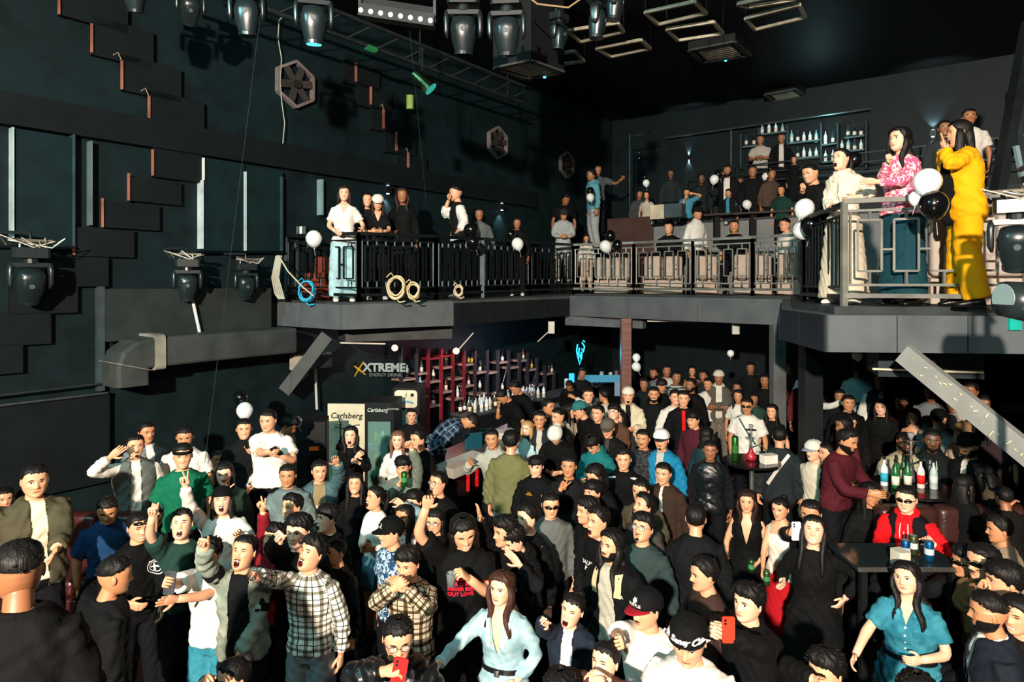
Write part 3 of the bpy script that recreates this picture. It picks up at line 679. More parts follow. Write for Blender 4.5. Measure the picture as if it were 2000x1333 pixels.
def finish_people():
    tmp = []
    for jb in JOBS:
        me = mesh('t', jb['vf'], None); o = bpy.data.objects.new('t', me); TCOL.objects.link(o)
        md = o.modifiers.new('r', 'REMESH'); md.mode = 'VOXEL'; md.voxel_size = jb['vox']; md.use_smooth_shade = True
        sm = o.modifiers.new('s', 'SMOOTH'); sm.factor = .55; sm.iterations = jb['it']; tmp.append(o)
    dg = bpy.context.evaluated_depsgraph_get(); dg.update()
    for jb, o in zip(JOBS, tmp): jb['me'] = bpy.data.meshes.new_from_object(o.evaluated_get(dg))
    for o in tmp: me = o.data; bpy.data.objects.remove(o); bpy.data.meshes.remove(me)
    for jb in JOBS:
        if jb['kind'] == 'body': continue
        me = jb['me']; pr = jb['person']; n = len(me.vertices); co = np.empty(n * 3, np.float32); me.vertices.foreach_get('co', co); co = co.reshape(-1, 3).astype(float)
        no = np.empty(n * 3, np.float32); me.vertices.foreach_get('normal', no); no = no.reshape(-1, 3).astype(float)
        loc = (co / pr['k']) @ pr['Z'] - pr['off']        # inverse of W
        C, XA, YA, zs = pr['C'], pr['XA'], pr['YA'], pr['zs']
        d = ((loc[:, None] - C[None]) ** 2).sum(2); i = d.argmin(1); i = np.clip(i, 0, 38); rel = loc - C[i]
        lx = (rel * XA[i]).sum(1); ly = (rel * YA[i]).sum(1); lz = zs[i] + (rel * np.cross(XA[i], YA[i])).sum(1)
        # nearest arm bone
        best = np.full(n, 9.); au = np.zeros((n, 2)); dt = np.sqrt(lx ** 2 + (ly * 1.3) ** 2) / .17
        for a in pr['arms']:
            for p, q, v0 in ((a[1], a[2], 0), (a[2], a[3], .28)):
                t = q - p; L_ = np.linalg.norm(t); t = t / L_; r_ = loc - p; h = np.clip(r_ @ t, 0, L_); dd = r_ - h[:, None] * t; dn = np.linalg.norm(dd, axis=1)
                X_ = unit(np.cross(t, (.2, 1, .1))); Y_ = np.cross(t, X_); ok = dn < best; best = np.where(ok, dn, best)
                u = np.arctan2(dd @ Y_, dd @ X_) * .055; au[ok] = np.c_[u, -(h + v0)][ok]
        arm = (best < .075) & ((np.abs(lx) > .135) | (dt > 1.25))
        for a in pr['arms']: arm |= (best < .06) & (ly < -.14)
        # folds
        A = jb.get('fold', .004); ph = pr['O'][0] * 7
        q = loc; wv = np.sin(q[:, 2] * 46 + 9 * np.sin(q[:, 0] * 11 + ph) + 5 * np.sin(q[:, 1] * 13)) * .6 + np.sin(q[:, 0] * 37 + 6 * np.sin(q[:, 2] * 15 + ph) + q[:, 1] * 20) * .4
        amp = A * (1 + .5 * arm) * (1 + 1.0 * g1(lz, .95, .12))
        co = co + no * (wv * amp)[:, None]
        cut = jb.get('cut')
        if cut:
            z0, z1, w0, w1 = cut; wz = w0 + (w1 - w0) * np.clip((lz - z0) / (z1 - z0), 0, 1)
            front = (ly < 0) & ~arm & (lz > z0) & (lz < z1); v_ = jb['vox'] / pr['k'] * .75
            sn = front & (np.abs(np.abs(lx) - wz) < v_) & (wz > .001)
            new = np.sign(lx) * wz - lx; XW = (pr['Z'] @ (XA[i]).T).T * pr['k']; co[sn] += (new[:, None] * XW)[sn]; lx = np.where(sn, np.sign(lx) * wz, lx)
        me.vertices.foreach_set('co', co.astype(np.float32).ravel())
        if jb.get('patt'):
            u = np.arctan2(lx / .165, -ly / .11) * .14; v = lz.copy(); u[arm] = au[arm, 0]; v[arm] = au[arm, 1]
            at_ = me.attributes.new('uvw', 'FLOAT_VECTOR', 'POINT'); at_.data.foreach_set('vector', np.c_[u, v, arm * 3.].astype(np.float32).ravel())
        if cut:
            bm = bmesh.new(); bm.from_mesh(me); bm.verts.ensure_lookup_table(); kill = []
            ok = front | sn
            for fc in bm.faces:
                ids = [v.index for v in fc.verts]
                if all(ok[j] for j in ids) and abs(sum(lx[j] for j in ids) / len(ids)) < sum(wz[j] for j in ids) / len(ids) - 1e-4: kill.append(fc)
            bmesh.ops.delete(bm, geom=kill, context='FACES'); bm.to_mesh(me); bm.free()
        me.materials.clear(); me.materials.append(jb['mat']); me.name = jb['name']; me.shade_smooth()
        o = link(me, jb['name'], pr['root']); jb['obj'] = o
        if cut and jb.get('thick') and pr['lod'] < 2: sd_ = o.modifiers.new('t', 'SOLIDIFY'); sd_.thickness = jb['thick']; sd_.offset = -1
    for pr, V, Fc, cc, skm, ex in JOBS_B:
        if ex is not None:
            me0 = ex['me']; n = len(me0.vertices); co = np.empty(n * 3, np.float32); me0.vertices.foreach_get('co', co); k0 = len(V)
            V = np.vstack([V, co.reshape(-1, 3)]); Fc = list(Fc) + [tuple(j + k0 for j in p.vertices) for p in me0.polygons]; cc = np.vstack([cc, np.ones((n, 3))])
        me = mesh('body', (V, Fc), skm, True); ca = me.color_attributes.new('Col', 'FLOAT_COLOR', 'POINT')
        ca.data.foreach_set('color', np.c_[cc, np.ones(len(cc))].astype(np.float32).ravel()); pr['body'] = link(me, 'body', pr['root'])
TCOL = bpy.data.collections.new('tmp'); col.children.link(TCOL)
# ---------------------------------------------------------------- planes of the hall: u runs into the depth along the left wall, v across
U = np.array([.610, .792, 0]); VV = np.array([.792, -.610, 0]); UP = np.array([0, 0, 1.])
class Plane:
    def __init__(s, W0, d, n): s.W0 = np.array([W0[0], W0[1], 0.]); s.d = unit([d[0], d[1], 0]); s.n = unit([n[0], n[1], 0])
    def t(s, px, out=0):
        a = (px - CX0) / F0; w = s.W0 + s.n * out; return (a * w[1] - w[0]) / (s.d[0] - a * s.d[1])
    def xy(s, t, out=0): return s.W0 + s.d * t + s.n * out
    def z(s, px, py, out=0): D = s.xy(s.t(px, out), out)[1]; return CZ - (py - HY) / F0 * D
    def pt(s, px, py, out=0): p = s.xy(s.t(px, out), out).copy(); p[2] = s.z(px, py, out); return p
    def bx(s, x0, x1, yt, yb, o0, o1, xr=None):
        """box on the plane: pixel columns x0..x1, rows yt..yb measured at column xr (default x0)"""
        t0, t1 = s.t(x0, o1), s.t(x1, o1); xr = x0 if xr is None else xr; zt, zb = s.z(xr, yt, o1), s.z(xr, yb, o1)
        V = [s.xy(t, o) + UP * z for z in (zb, zt) for t, o in ((t0, o0), (t1, o0), (t1, o1), (t0, o1))]
        return np.array(V), [(0, 1, 5, 4), (1, 2, 6, 5), (2, 3, 7, 6), (3, 0, 4, 7), (3, 2, 1, 0), (4, 5, 6, 7)]
LW = Plane((-3.85, 10.7), U, VV); FW = Plane((2.37, 20.2), VV, -U)
WALLM = mat('paint', '101f22', '0a1618'); DARK = mat('paint', '14191b', '0e1213'); PANEL = mat('paint', '0f2226', '0b1a1d'); STEEL = mat('metal', '8a8a84'); BLK = mat('paint', '101314'); GREY = mat('paint', '575c5e', '4b5053'); COPPER = mat('paint', '9a6250', '744638')
ORD = ['first', 'second', 'third', 'fourth', 'fifth', 'sixth', 'seventh', 'eighth', 'ninth', 'tenth', 'eleventh', 'twelfth', 'thirteenth', 'fourteenth', 'fifteenth', 'sixteenth', 'seventeenth', 'eighteenth', 'nineteenth', 'twentieth']; ORD += ['twenty-' + o for o in ORD[:9]] + ['thirtieth'] + ['thirty-' + o for o in ORD[:9]]
def cname(hx):
    r, g, b = (int(hx[i:i+2], 16) for i in (0, 2, 4)); v = max(r, g, b)
    return ('black' if v < 48 else 'green' if g > r + 12 and v < 110 else 'brown' if r > g + 12 and v < 110 else 'dark' if v < 90 else 'pale blue' if b > r + 25 else 'clear')
def prism(pts, z0, z1):
    n = len(pts); zz = z1 if hasattr(z1, '__len__') else [z1] * n
    V = [(p[0], p[1], z0) for p in pts] + [(p[0], p[1], z) for p, z in zip(pts, zz)]
    return np.array(V), [(i, (i + 1) % n, n + (i + 1) % n, n + i) for i in range(n)] + [tuple(range(n - 1, -1, -1)), tuple(range(n, 2 * n))]
def struct(name, vf, m, parent=None, label=None):
    o = link(mesh(name, vf, m), name, parent)
    if parent is None: o['kind'] = 'structure'
    if label: o['label'] = label
    return o
def wpt(t, o=0, z=0): p = LW.xy(t, o).copy(); p[2] = z; return p
# room shell
Lnear, Lfar = LW.xy(-13), LW.xy(11.2); Rfar = np.array([11.9, 12.9, 0]); Rnear = Rfar - U * 7.5; Rback = np.array([9.5, -9., 0])
def wallslab(a, b, nrm, z1=8.6, th=.25):
    a = np.array(a); b = np.array(b); n = np.array(nrm); return prism([a, b, b + n * th, a + n * th], 0, z1)
wl = struct('wall_left', wallslab(Lnear, Lfar, -VV), WALLM); wf = struct('wall_back', wallslab(Lfar, Rfar, U), mat('paint', '0d1a1d', '091316')); wr = struct('wall_right', wallslab(Rfar, Rnear, VV), DARK)
hall = [Lnear - VV * .25, Lfar + U * .25 - VV * .25, Rfar + U * .3 + VV * .2, Rnear + VV * .3, Rback]
struct('floor', prism(hall, -.15, 0), mat('floor', '1a1412'))
ry = [(-9, 7.4, 0), (11, 7.4, 0), (11, 10.2, .4), (-9, 10.2, .4), (11, 20, .4), (-9, 20, .4)]
struct('floor_raised', (ry, [(0, 1, 2, 3), (3, 2, 4, 5)]), mat('floor', '1a1412'))
struct('ceiling', prism(hall, 8.6, 8.8), mat('paint', '0c1113', '080b0c'))
# left wall relief: stepped blocks, wide band, screens, rails
def lwb(x0, x1, yt, yb, o0, o1, m, name='panel', parent=None, **k): return struct(name, LW.bx(x0, x1, yt, yb, o0, o1), m, parent or wl, **k)
BLKM = mat('paint', '101719', '0c1214')
for x0, x1, yt, yb in ((116, 250, -40, 28), (180, 300, 28, 106), (240, 354, 106, 176), (293, 399, 176, 262), (299, 395, 285, 345), (252, 354, 345, 392), (201, 312, 392, 444), (145, 262, 444, 500), (90, 212, 500, 560), (20, 152, 560, 615), (-40, 100, 615, 680), (-90, 45, 680, 740),
                       (672, 742, 112, 160), (700, 765, 160, 205), (726, 790, 205, 252), (752, 812, 252, 296), (776, 834, 296, 340)):
    lwb(x0, x1, yt, yb, 0, .09, BLKM, 'wall_block')
t0, t1 = LW.t(-60), LW.t(1040); zt, zb = LW.z(0, 180), LW.z(0, 244)
struct('band', (np.array([LW.xy(t, o) + UP * z for z in (zb, zt) for t, o in ((t0, 0), (t1, 0), (t1, .13), (t0, .13))]), [(0, 1, 5, 4), (1, 2, 6, 5), (2, 3, 7, 6), (3, 0, 4, 7), (3, 2, 1, 0), (4, 5, 6, 7)]), BLKM, wl)
for x, yt, yb in ((114, -5, 27), (178, 45, 102), (237, 117, 174), (290, 186, 238), (297, 292, 343), (250, 338, 392), (199, 387, 444), (143, 441, 498), (749, 213, 251), (774, 257, 294), (797, 298, 332), (695, 122, 159), (724, 169, 204)):
    c = lwb(x, x + (4 if x < 600 else 3), yt, yb, .09, .12, COPPER, 'light_channel')
    if yt in (117, 186, 213, 298): p = LW.pt(x, yt, .14); struct('wire', tube([p, p + UP * .08 + VV * .02 - U * .05, p + UP * .02 + VV * .06 - U * .12], .006, 5), mat('plastic', 'b09a84'), wl)
for x0, x1, yt, yb in ((30, 145, 252, 478), (399, 478, 308, 494), (482, 552, 324, 494)): lwb(x0, x1, yt, yb, 0, .10, PANEL, 'screen')
for x0, x1, yt, yb, c in ((24, 28, 248, 470, 'a9c0bf'), (143, 147, 262, 480, '31474a'), (177, 181, 275, 440, '58686a'), (397, 400, 308, 352, 'dfe9e6'), (394, 398, 352, 486, 'c3d2d0'), (478, 482, 335, 492, 'b4cdcc'), (549, 553, 345, 495, '2c4347'), (628, 632, 350, 420, '7d9a9c')):
    lwb(x0, x1, yt, yb, 0, .13, mat('paint', c), 'trim_strip')
for x0, x1, yt, c in ((-30, 146, 478, '39484a'), (-60, 214, 772, '5a6466'), (-60, 210, 792, '7a8486'), (386, 553, 492, '222c2e')): 
    struct('rail', tube([LW.pt(x0, yt + (8 if yt > 700 and x0 < 0 else 0), .16), LW.pt(x1, yt - (24 if yt > 700 else -5 if yt == 478 else 0), .16)], .016, 8), mat('metal', c), wl)
lwb(-60, 214, 800, 1000, 0, .12, BLKM, 'lower_panel'); lwb(192, 205, 560, 765, 0, .1, mat('paint', '3a474a'), 'post')
lwb(212, 530, 565, 668, 0, .22, mat('paint', '2b3130', '222827'), 'bulkhead')
# dark grey ventilation duct with an elbow, along the left wall
du = empty('air_duct', tuple(LW.pt(245, 755, .5) * (1, 1, 0) + UP * 2.2), label='grey rectangular air duct with an elbow running along the left wall', cat='duct'); og = np.array(du.location)
DUCT = mat('paint', '3d4240', '2e3332')
q = [LW.pt(245, 752, .42), LW.pt(245, 715, .42), LW.pt(249, 702, .42), LW.pt(262, 692, .42), LW.pt(285, 687, .42), LW.pt(400, 677, .42), LW.pt(560, 664, .42)]
def ductseg(P_, w, d):
    P_ = np.array(P_); T = np.gradient(P_, axis=0); T /= np.linalg.norm(T, axis=1)[:, None]; N_ = np.array([np.cross(VV, t) for t in T]); Cc = P_
    V, Fc = loft(Cc, VV, N_, d, w, 20, 9); return V - og, Fc
struct('duct_run', ductseg(q, .2, .26), DUCT, du)
for i in (1, 4): 
    a = q[i]; b = q[i] + (q[i + 1] - q[i]) * (.1 if i == 1 else .16); struct('flange', ductseg([a, b], .235, .29), mat('paint', '8c887c', '6d6a60'), du)
# diagonal strip lamp on the wall under the moving lights
sl = link(mesh('tube_light', tube([LW.pt(376, 585, .3), LW.pt(390, 650, .3)], .022, 8), mat('paint', 'cfd6d2')), 'tube_light'); tag(sl, 'thin white tube light fixed diagonally above the wall duct', 'light')
# hexagonal fans with frames
def hexfan(px, py, r, label):
    c = LW.pt(px, py, .06); root = empty('wall_fan', tuple(c), label=label, cat='fan', group='hexagonal wall fans')
    P_ = [np.array(VV * 0) + U * (r * math.sin(R(60 * i)) ) + UP * r * math.cos(R(60 * i)) for i in range(6)]
    fm = mat('paint', '776b69', '5f5553')
    for i in range(6): struct('frame_side', bar(P_[i], P_[(i + 1) % 6], .045, .09, ref=VV), fm, root)
    for i in range(6):
        d = U * math.sin(R(60 * i + 20)) + UP * math.cos(R(60 * i + 20)); struct('blade', bar(d * .06 + VV * .02, d * r * .8 + VV * .04, .12, .012, ref=VV), mat('paint', '3b3634'), root)
    struct('hub', tube([-VV * .05, VV * .08], .07, 12), mat('paint', '2a2625'), root)
for a in ((577, 165, .38, 'large hexagonal fan with thick wooden frame on the left wall, nearest the lights'), (972, 279, .36, 'hexagonal fan high on the left wall above the balcony waiter'), (1107, 322, .34, 'dim small hexagonal fan in the far left corner')): hexfan(*a)
cb = LW.pt(548, 30, .1); c2 = [LW.pt(x, y, .1) for x, y in ((556, 28), (545, 40), (543, 75), (550, 115), (547, 160), (551, 205), (556, 240), (552, 285))]
tag(link(mesh('cable', tube(c2, .008, 6), mat('plastic', 'a8a89c')), 'cable'), 'pale loose cable hanging down past the big hexagonal fan', 'cable')
# ---------------------------------------------------------------- balcony
A = [(-3.95, 10.85), (-2.52, 9.75), (-.957, 10.7), (1.23, 14.1), (4.43, 10.8), (3.29, 8.03), (3.14, 6.57), (5.1, 6.38), (7.2, 6.2)]
back = [(9.2, 9.4), (11.5, 13.2), (3.0, 20.0), (-1.5, 13.95)]
bal = struct('balcony_floor', prism(A + back, 3.07, [3.46, 3.44, 3.47, 3.50, 3.50, 3.44, 3.44, 3.44, 3.44, 3.5, 3.5, 3.5, 3.5]), GREY)
ins = [(-3.9, 10.95), (-2.50, 9.88), (-.99, 10.80), (1.27, 14.3), (4.62, 10.9), (3.45, 8.1), (3.28, 6.70), (5.1, 6.5), (7.2, 6.33)]
struct('balcony_deck', prism(ins + back, 3.40, [3.49, 3.47, 3.49, 3.54, 3.54, 3.52, 3.52, 3.52, 3.52, 3.54, 3.54, 3.54, 3.52]), mat('paint', '3a3f40', '2c3031'))
edgem = mat('paint', '2a2c2e'); fcol = (GREY, GREY, mat('paint', '1b2326', '151b1d'), GREY, mat('paint', '2a2f33', '22272b'), mat('paint', '1d2226'), mat('paint', '5a6063', '4d5356'), GREY)  # stretch past the left bend: its lack of light is in the darker colour
for i in range(len(A) - 1):                     # fascia cladding boards
    a, b = np.array(A[i]), np.array(A[i + 1]); L_ = np.linalg.norm(b - a); d = (b - a) / L_; n = np.array([d[1], -d[0]]); k = {0: 1, 1: 1, 2: 2, 3: 3, 4: 2, 5: 2, 6: 3, 7: 2}[i]
    for j in range(k):
        p = a + d * (L_ * j / k + .006) + n * .012; q_ = a + d * (L_ * (j + 1) / k - .006) + n * .012
        struct('fascia_panel', bar((*p, 3.255), (*q_, 3.255), .03, .365), fcol[i], bal)
struct('sticker', bar((*(np.array(A[7]) + (-.30, -.0)), 3.36), (*(np.array(A[7]) + (-.19, -.01)), 3.36), .07, .11), mat('paint', '18a79a'), bal)
# railings: posts, rails and the pattern of hanging rectangles
RH = 1.05
def railing(p, q, z0, z1, m, n, label, tight=False, postb=True, group='balcony railings', H=RH, posta=True):
    p = np.array([*p, z0]); q = np.array([*q, z1]); root = empty('railing', tuple(p), label=label, cat='railing', group=group); v = q - p; L_ = np.linalg.norm(v[:2]); d = v / L_; u = UP
    def add(name, a, b, w, h=None): return link(mesh(name, bar(np.array(a), np.array(b), w, h), m), name, root)
    if posta: add('post', (0, 0, 0), u * H, .055)
    if postb: add('post', v, v + u * H, .055)
    add('top_rail', u * H, v + u * H, .07, .05); add('upper_rail', u * (H - .1) + d * .03, v + u * (H - .1) - d * .03, .025); add('lower_rail', u * .22 + d * .03, v + u * .22 - d * .03, .025); add('bottom_rail', u * .11, v + u * .11, .045)
    m2 = .07; W_ = L_ - 2 * m2; st = W_ / n
    for s in (m2 * .8, L_ - m2 * .8): add('baluster', d * s + u * .22, d * s + u * (H - .1), .02)
    for i in range(n):
        c = m2 + st * (i + .5); w = st * (.33 if not tight else .30); lo, hi = (.30, H - .22) if i % 2 == 0 else (.34, H - .17)
        lo, hi = (.36, H - .10 - .10) if not tight else (.32, H - .18)
        mb = MB(); P4 = [d * (c - w) + u * lo, d * (c + w) + u * lo, d * (c + w) + u * hi, d * (c - w) + u * hi]
        for j in range(4): mb.add(bar(P4[j], P4[(j + 1) % 4], .022, ref=(0, 0, 1) if j % 2 == 0 else d))
        mb.add(bar(d * c + u * hi, d * c + u * (H - .1), .022)); mb.add(bar(d * c + u * lo, d * c + u * .22, .022)); mb.add(bar(d * (c + w) + u * .58, d * (c - w + st) + u * .58, .02)) if i < n - 1 else 0
        link(mesh('rail_rectangle', mb.vf(), m), 'rail_rectangle', root)
    return root
def railbars(p, q, z0, z1, m, n, label, H=RH, gap=None):
    p = np.array([*p, z0]); q = np.array([*q, z1]); root = empty('railing', tuple(p), label=label, cat='railing', group='balcony railings'); v = q - p; L_ = np.linalg.norm(v[:2]); d = v / L_
    def add(name, a, b, w, h=None): return link(mesh(name, bar(np.array(a), np.array(b), w, h), m), name, root)
    add('post', (0, 0, 0), UP * H, .05); add('post', v, v + UP * H, .05); add('top_rail', UP * H, v + UP * H, .07, .05); add('upper_rail', UP * (H - .11), v + UP * (H - .11), .025); add('lower_rail', UP * .2, v + UP * .2, .025); add('bottom_rail', UP * .1, v + UP * .1, .045)
    for i in range(1, n): add('baluster', v * i / n + UP * .2, v * i / n + UP * (H - .11), .018)
    return root
RD = mat('metal', '2c3436', rough=.45); RS = mat('metal', '94928a', rough=.5)
RP = [(-3.72, 10.85), (-2.33, 10.02), (-1.25, 10.85), (-.52, 11.7), (.35, 13.0), (1.31, 14.15), (2.49, 13.45), (3.46, 12.62), (4.33, 11.85), (4.93, 11.2)]
zz = [3.49, 3.47, 3.48, 3.5, 3.52, 3.54, 3.54, 3.54, 3.54, 3.54]
railing(RP[0], RP[1], zz[0], zz[1], RD, 5, 'dark railing panel at the left end, blue cable coil tied below', group=None)
railing(RP[1], RP[2], zz[1], zz[2], RD, 8, 'dark railing panel with two beige cable coils tied to its foot', tight=True)
railing(RP[2], RP[3], zz[2], zz[3], RD, 7, 'dark railing panel in front of the waiter on the left balcony', tight=True)
railing(RP[3], RP[4], zz[3], zz[4], RD, 7, 'dark railing panel left of the white balloon by the corner', tight=True)
railing(RP[4], RP[5], zz[4], zz[5], RD, 6, 'dark railing panel in front of the grey sweater man in the corner', tight=True)
railing(RP[5], RP[6], zz[5], zz[6], RS, 6, 'steel railing panel of the middle balcony, leftmost, with balloon pair')
railing(RP[6], RP[7], zz[6], zz[7], RS, 4, 'steel railing panel in front of the seated man in dark jacket')
railing(RP[7], RP[8], zz[7], zz[8], RS, 4, 'steel railing panel below the white turtleneck man in cap')
railing(RP[8], RP[9], zz[8], zz[9], RS, 4, 'steel railing panel at the right end of the middle balcony')
railbars((3.42, 6.78), (3.72, 8.4), 3.52, 3.52, RD, 12, 'dark close barred railing on the corner of the right balcony'); railbars((3.72, 8.4), (4.93, 11.2), 3.52, 3.54, RD, 20, 'dark barred railing running back from the right balcony corner')
railing((3.42, 6.78), (5.35, 6.0), 3.52, 3.52, mat('paint', '77766f', '55544f', rough=.45), 6, 'worn steel railing of the right balcony before the woman in yellow', H=1.08)
# ---------------------------------------------------------------- tiers behind the middle balcony
M5 = np.array([1.31, 14.15, 0])
def bt(b, t): return M5 + U * b + VV * t
def tier(b0, b1, t0, t1, z1, z0=3.5): return prism([bt(b0, t0), bt(b0, t1), bt(b1, t1), bt(b1, t0)], z0, z1)
struct('tier_floor', tier(1.9, 5.5, 1.1, 10.5, 4.55), mat('paint', '2a3031')); struct('tier_floor_upper', tier(3.8, 5.6, .6, 10.5, 5.65), mat('paint', '22292a'))
par = struct('parapet', tier(1.85, 2.0, 1.0, 10, 5.08), mat('paint', '75797a', '686c6d')); struct('parapet_cap', tier(1.80, 2.06, .95, 10, 5.12, 5.08), mat('paint', '3a3e40'), par)
struct('wall_side', tier(1.85, 2.0, -.2, 1.0, 5.3), mat('paint', '4a3532', '3a2a28')); struct('wall_step', tier(1.3, 1.8, -1.5, -.9, 4.4), mat('paint', '15191b'))
for i, px in enumerate((1277, 1322, 1304, 1420, 1437)):
    D = 14.0; a = (px - CX0) / F0; b = 1.84; t = (a * (M5[1] + U[1] * b) - M5[0] - U[0] * b) / (VV[0] - a * VV[1]); p = bt(b, t) + UP * (CZ - (436 - HY) / F0 * bt(b, t)[1])
    o = empty('spot_lamp', tuple(p), label=['round black spot lamp on the parapet, leftmost', 'round black spot lamp on the parapet, third', 'round black spot lamp on the parapet, second', 'round black spot lamp on the parapet near the cap man', 'round black spot lamp on the parapet behind seated men'][i], cat='lamp', group='parapet spot lamps')
    link(mesh('housing', tube([(0, 0, 0), -U * .06], .055, 12), mat('plastic', '0c0c0c')), 'housing', o); link(mesh('lens', tube([-U * .06, -U * .066], .035, 12), mat('plastic', 'a8b0b0')), 'lens', o)
for b, z, t0, t1, lab in ((3.7, 5.65, 1.0, 8.5, 'thin metal railing across the third tier behind the guests'),):
    ro = empty('tier_railing', tuple(bt(b, t0) + UP * z), label=lab, cat='railing'); 
    for hgt in (.9, .7, .5): link(mesh('rail', bar(UP * hgt, VV * (t1 - t0) + UP * hgt, .03), RD), 'rail', ro)
    for i in range(7): link(mesh('post', bar(VV * (t1 - t0) * i / 6, VV * (t1 - t0) * i / 6 + UP * .9, .035), RD), 'post', ro)
# sconces on the back wall with real up and down light
def sconce(px, py, e, c=(.75, .95, 1), pl=FW, label=''):
    p = pl.pt(px, py, .0); n = pl.n; o = empty('wall_sconce', tuple(p), label=label, cat='wall lamp', group='wall sconces')
    link(mesh('body', box(tuple(n * .07), (.12, .12, .14), rz=-math.atan2(.61, .792)), mat('plastic', '101214')), 'body', o)
    for sg in (1, -1):
        l = lamp('sconce_light', 'SPOT', tuple(p + n * .09 + UP * .1 * sg), tuple(p - n * .12 + UP * 1.2 * sg), e * 5, c, .02, 80, .7)
        link(mesh('bulb', box(tuple(n * .08 + UP * .075 * sg), (.05, .05, .01)), mat('emit', 'd8f4ff', emit=6)), 'bulb', o)
for a in ((1120, 303, 9, 'small two way wall sconce, leftmost of the far wall'), (1200, 281, 7, 'two way wall sconce, highest on the far wall'), (1252, 305, 5, 'faint teal wall sconce between the two brighter ones'), (1348, 309, 16, 'brightest two way sconce above the middle tier tables'), (1823, 262, 12, 'wall sconce glowing beside the woman in yellow')): sconce(a[0], a[1], a[2], label=a[3])
sconce(752, 372, 7, (.9, .95, 1), LW, 'lit cup shaped wall sconce behind the white capped woman'); sconce(975, 405, 5, (.6, 1, 1), LW, 'teal lit wall sconce behind the far balcony guests'); 
# upper bar shelves with bottles on the back wall
def bottle_vf(h, r, kind=0):
    pr = [(r * .9, 0), (r, .02 * h), (r, .55 * h), (r * .85, .64 * h), (r * .36, .75 * h), (r * .32, .95 * h), (r * .38, .955 * h), (r * .38, h), (.001, h)] if kind == 0 else [(r * .9, 0), (r, .02 * h), (r * .92, .45 * h), (r, .68 * h), (r * .4, .78 * h), (r * .34, .98 * h), (.001, h)]
    return lathe(pr, n=10)
BM = {}
def bottle(p, h, r, hx, label, group, kind=0, lab='e8e4d8', cap='111111'):
    key = (round(h, 2), r, hx, kind, lab)
    if key not in BM: BM[key] = (mesh('bottle', bottle_vf(h, r, kind), mat('plastic', hx), True), mesh('label', lathe([(r * 1.015, h * .15), (r * 1.015, h * .45)], n=10), mat('paint', lab), True), mesh('cap', lathe([(r * .42, h * .9), (r * .42, h * 1.01), (.001, h * 1.01)], n=8), mat('plastic', cap)))
    o = link(BM[key][0], 'bottle', None, tuple(p)); tag(o, label, 'bottle', group); link(BM[key][1], 'label', o); link(BM[key][2], 'cap', o); return o
rb = random.Random(5)
us = empty('bar_shelf', tuple(FW.pt(1560, 330, .3)), label='teal lit back bar shelving with bottles high on the far wall', cat='shelf'); og = np.array(us.location)
def ubx(x0, x1, yt, yb, o0, o1, m, n='shelf_board'): V, F_ = FW.bx(x0, x1, yt, yb, o0, o1); return link(mesh(n, (V - og, F_), m), n, us)
for x, yt, yb in ((1445, 262, 330), (1480, 250, 330), (1536, 244, 330), (1602, 240, 318), (1634, 240, 318), (1690, 236, 330)): ubx(x, x + 3, yt, yb, .02, .32, mat('paint', '33484a'), 'upright')
UBN = ('leftmost', 'upper left', 'middle upper', 'middle lower', 'lit panel upper', 'lit panel lower', 'right lower', 'right upper')
ub_list = ((1450, 1480, 286), (1482, 1535, 262), (1540, 1600, 279), (1540, 1600, 310), (1605, 1634, 282), (1605, 1634, 316), (1638, 1688, 296), (1650, 1688, 268))
for x0, x1, y in ub_list: ubx(x0, x1, y, y + 3, .02, .34, mat('paint', '5a7274'))
ubx(1601, 1636, 244, 316, .01, .03, mat('emit', '7fd9e8', emit=.35), 'lit_panel')
for x0, x1, y in ub_list:
    n = max(2, int((x1 - x0) / 11))
    for i in range(n):
        px = x0 + (x1 - x0) * (i + .5) / n; p = FW.pt(px, y, .2); hb = rb.uniform(.27, .34)
        hx_ = rb.choice(['b9dfe6', 'e0f2f2', '2b4a4c', '8fc4cc', '182426']); bottle(p, hb, .04, hx_, 'small %s bottle, %s on the %s board of the teal lit upper shelves' % (cname(hx_), ORD[i], UBN[ub_list.index((x0, x1, y))]), 'bottles on the upper bar shelves')
lamp('shelf_light', 'POINT', tuple(FW.pt(1600, 255, .8)), None, 14, (.5, .92, 1), .1)
ul = link(mesh('pipe', tube([FW.pt(1300, 270, .3), FW.pt(1700, 212, .3)], .025, 6), mat('metal', '7e8c8c')), 'pipe'); tag(ul, 'thin grey pipe crossing the far wall above the upper bar', 'pipe')
gf = empty('glass_partition', tuple(FW.pt(1232, 330, 2.2)), label='tall glass partition frame in front of the far wall', cat='partition'); og2 = np.array(gf.location)
for a, b in (((1230, 262), (1230, 420)), ((1230, 267), (1285, 258)), ((1428, 255), (1428, 330))): link(mesh('frame_bar', tube([FW.pt(*a, 2.2) - og2, FW.pt(*b, 2.2) - og2], .015, 6), mat('metal', '6c7c7e')), 'frame_bar', gf)
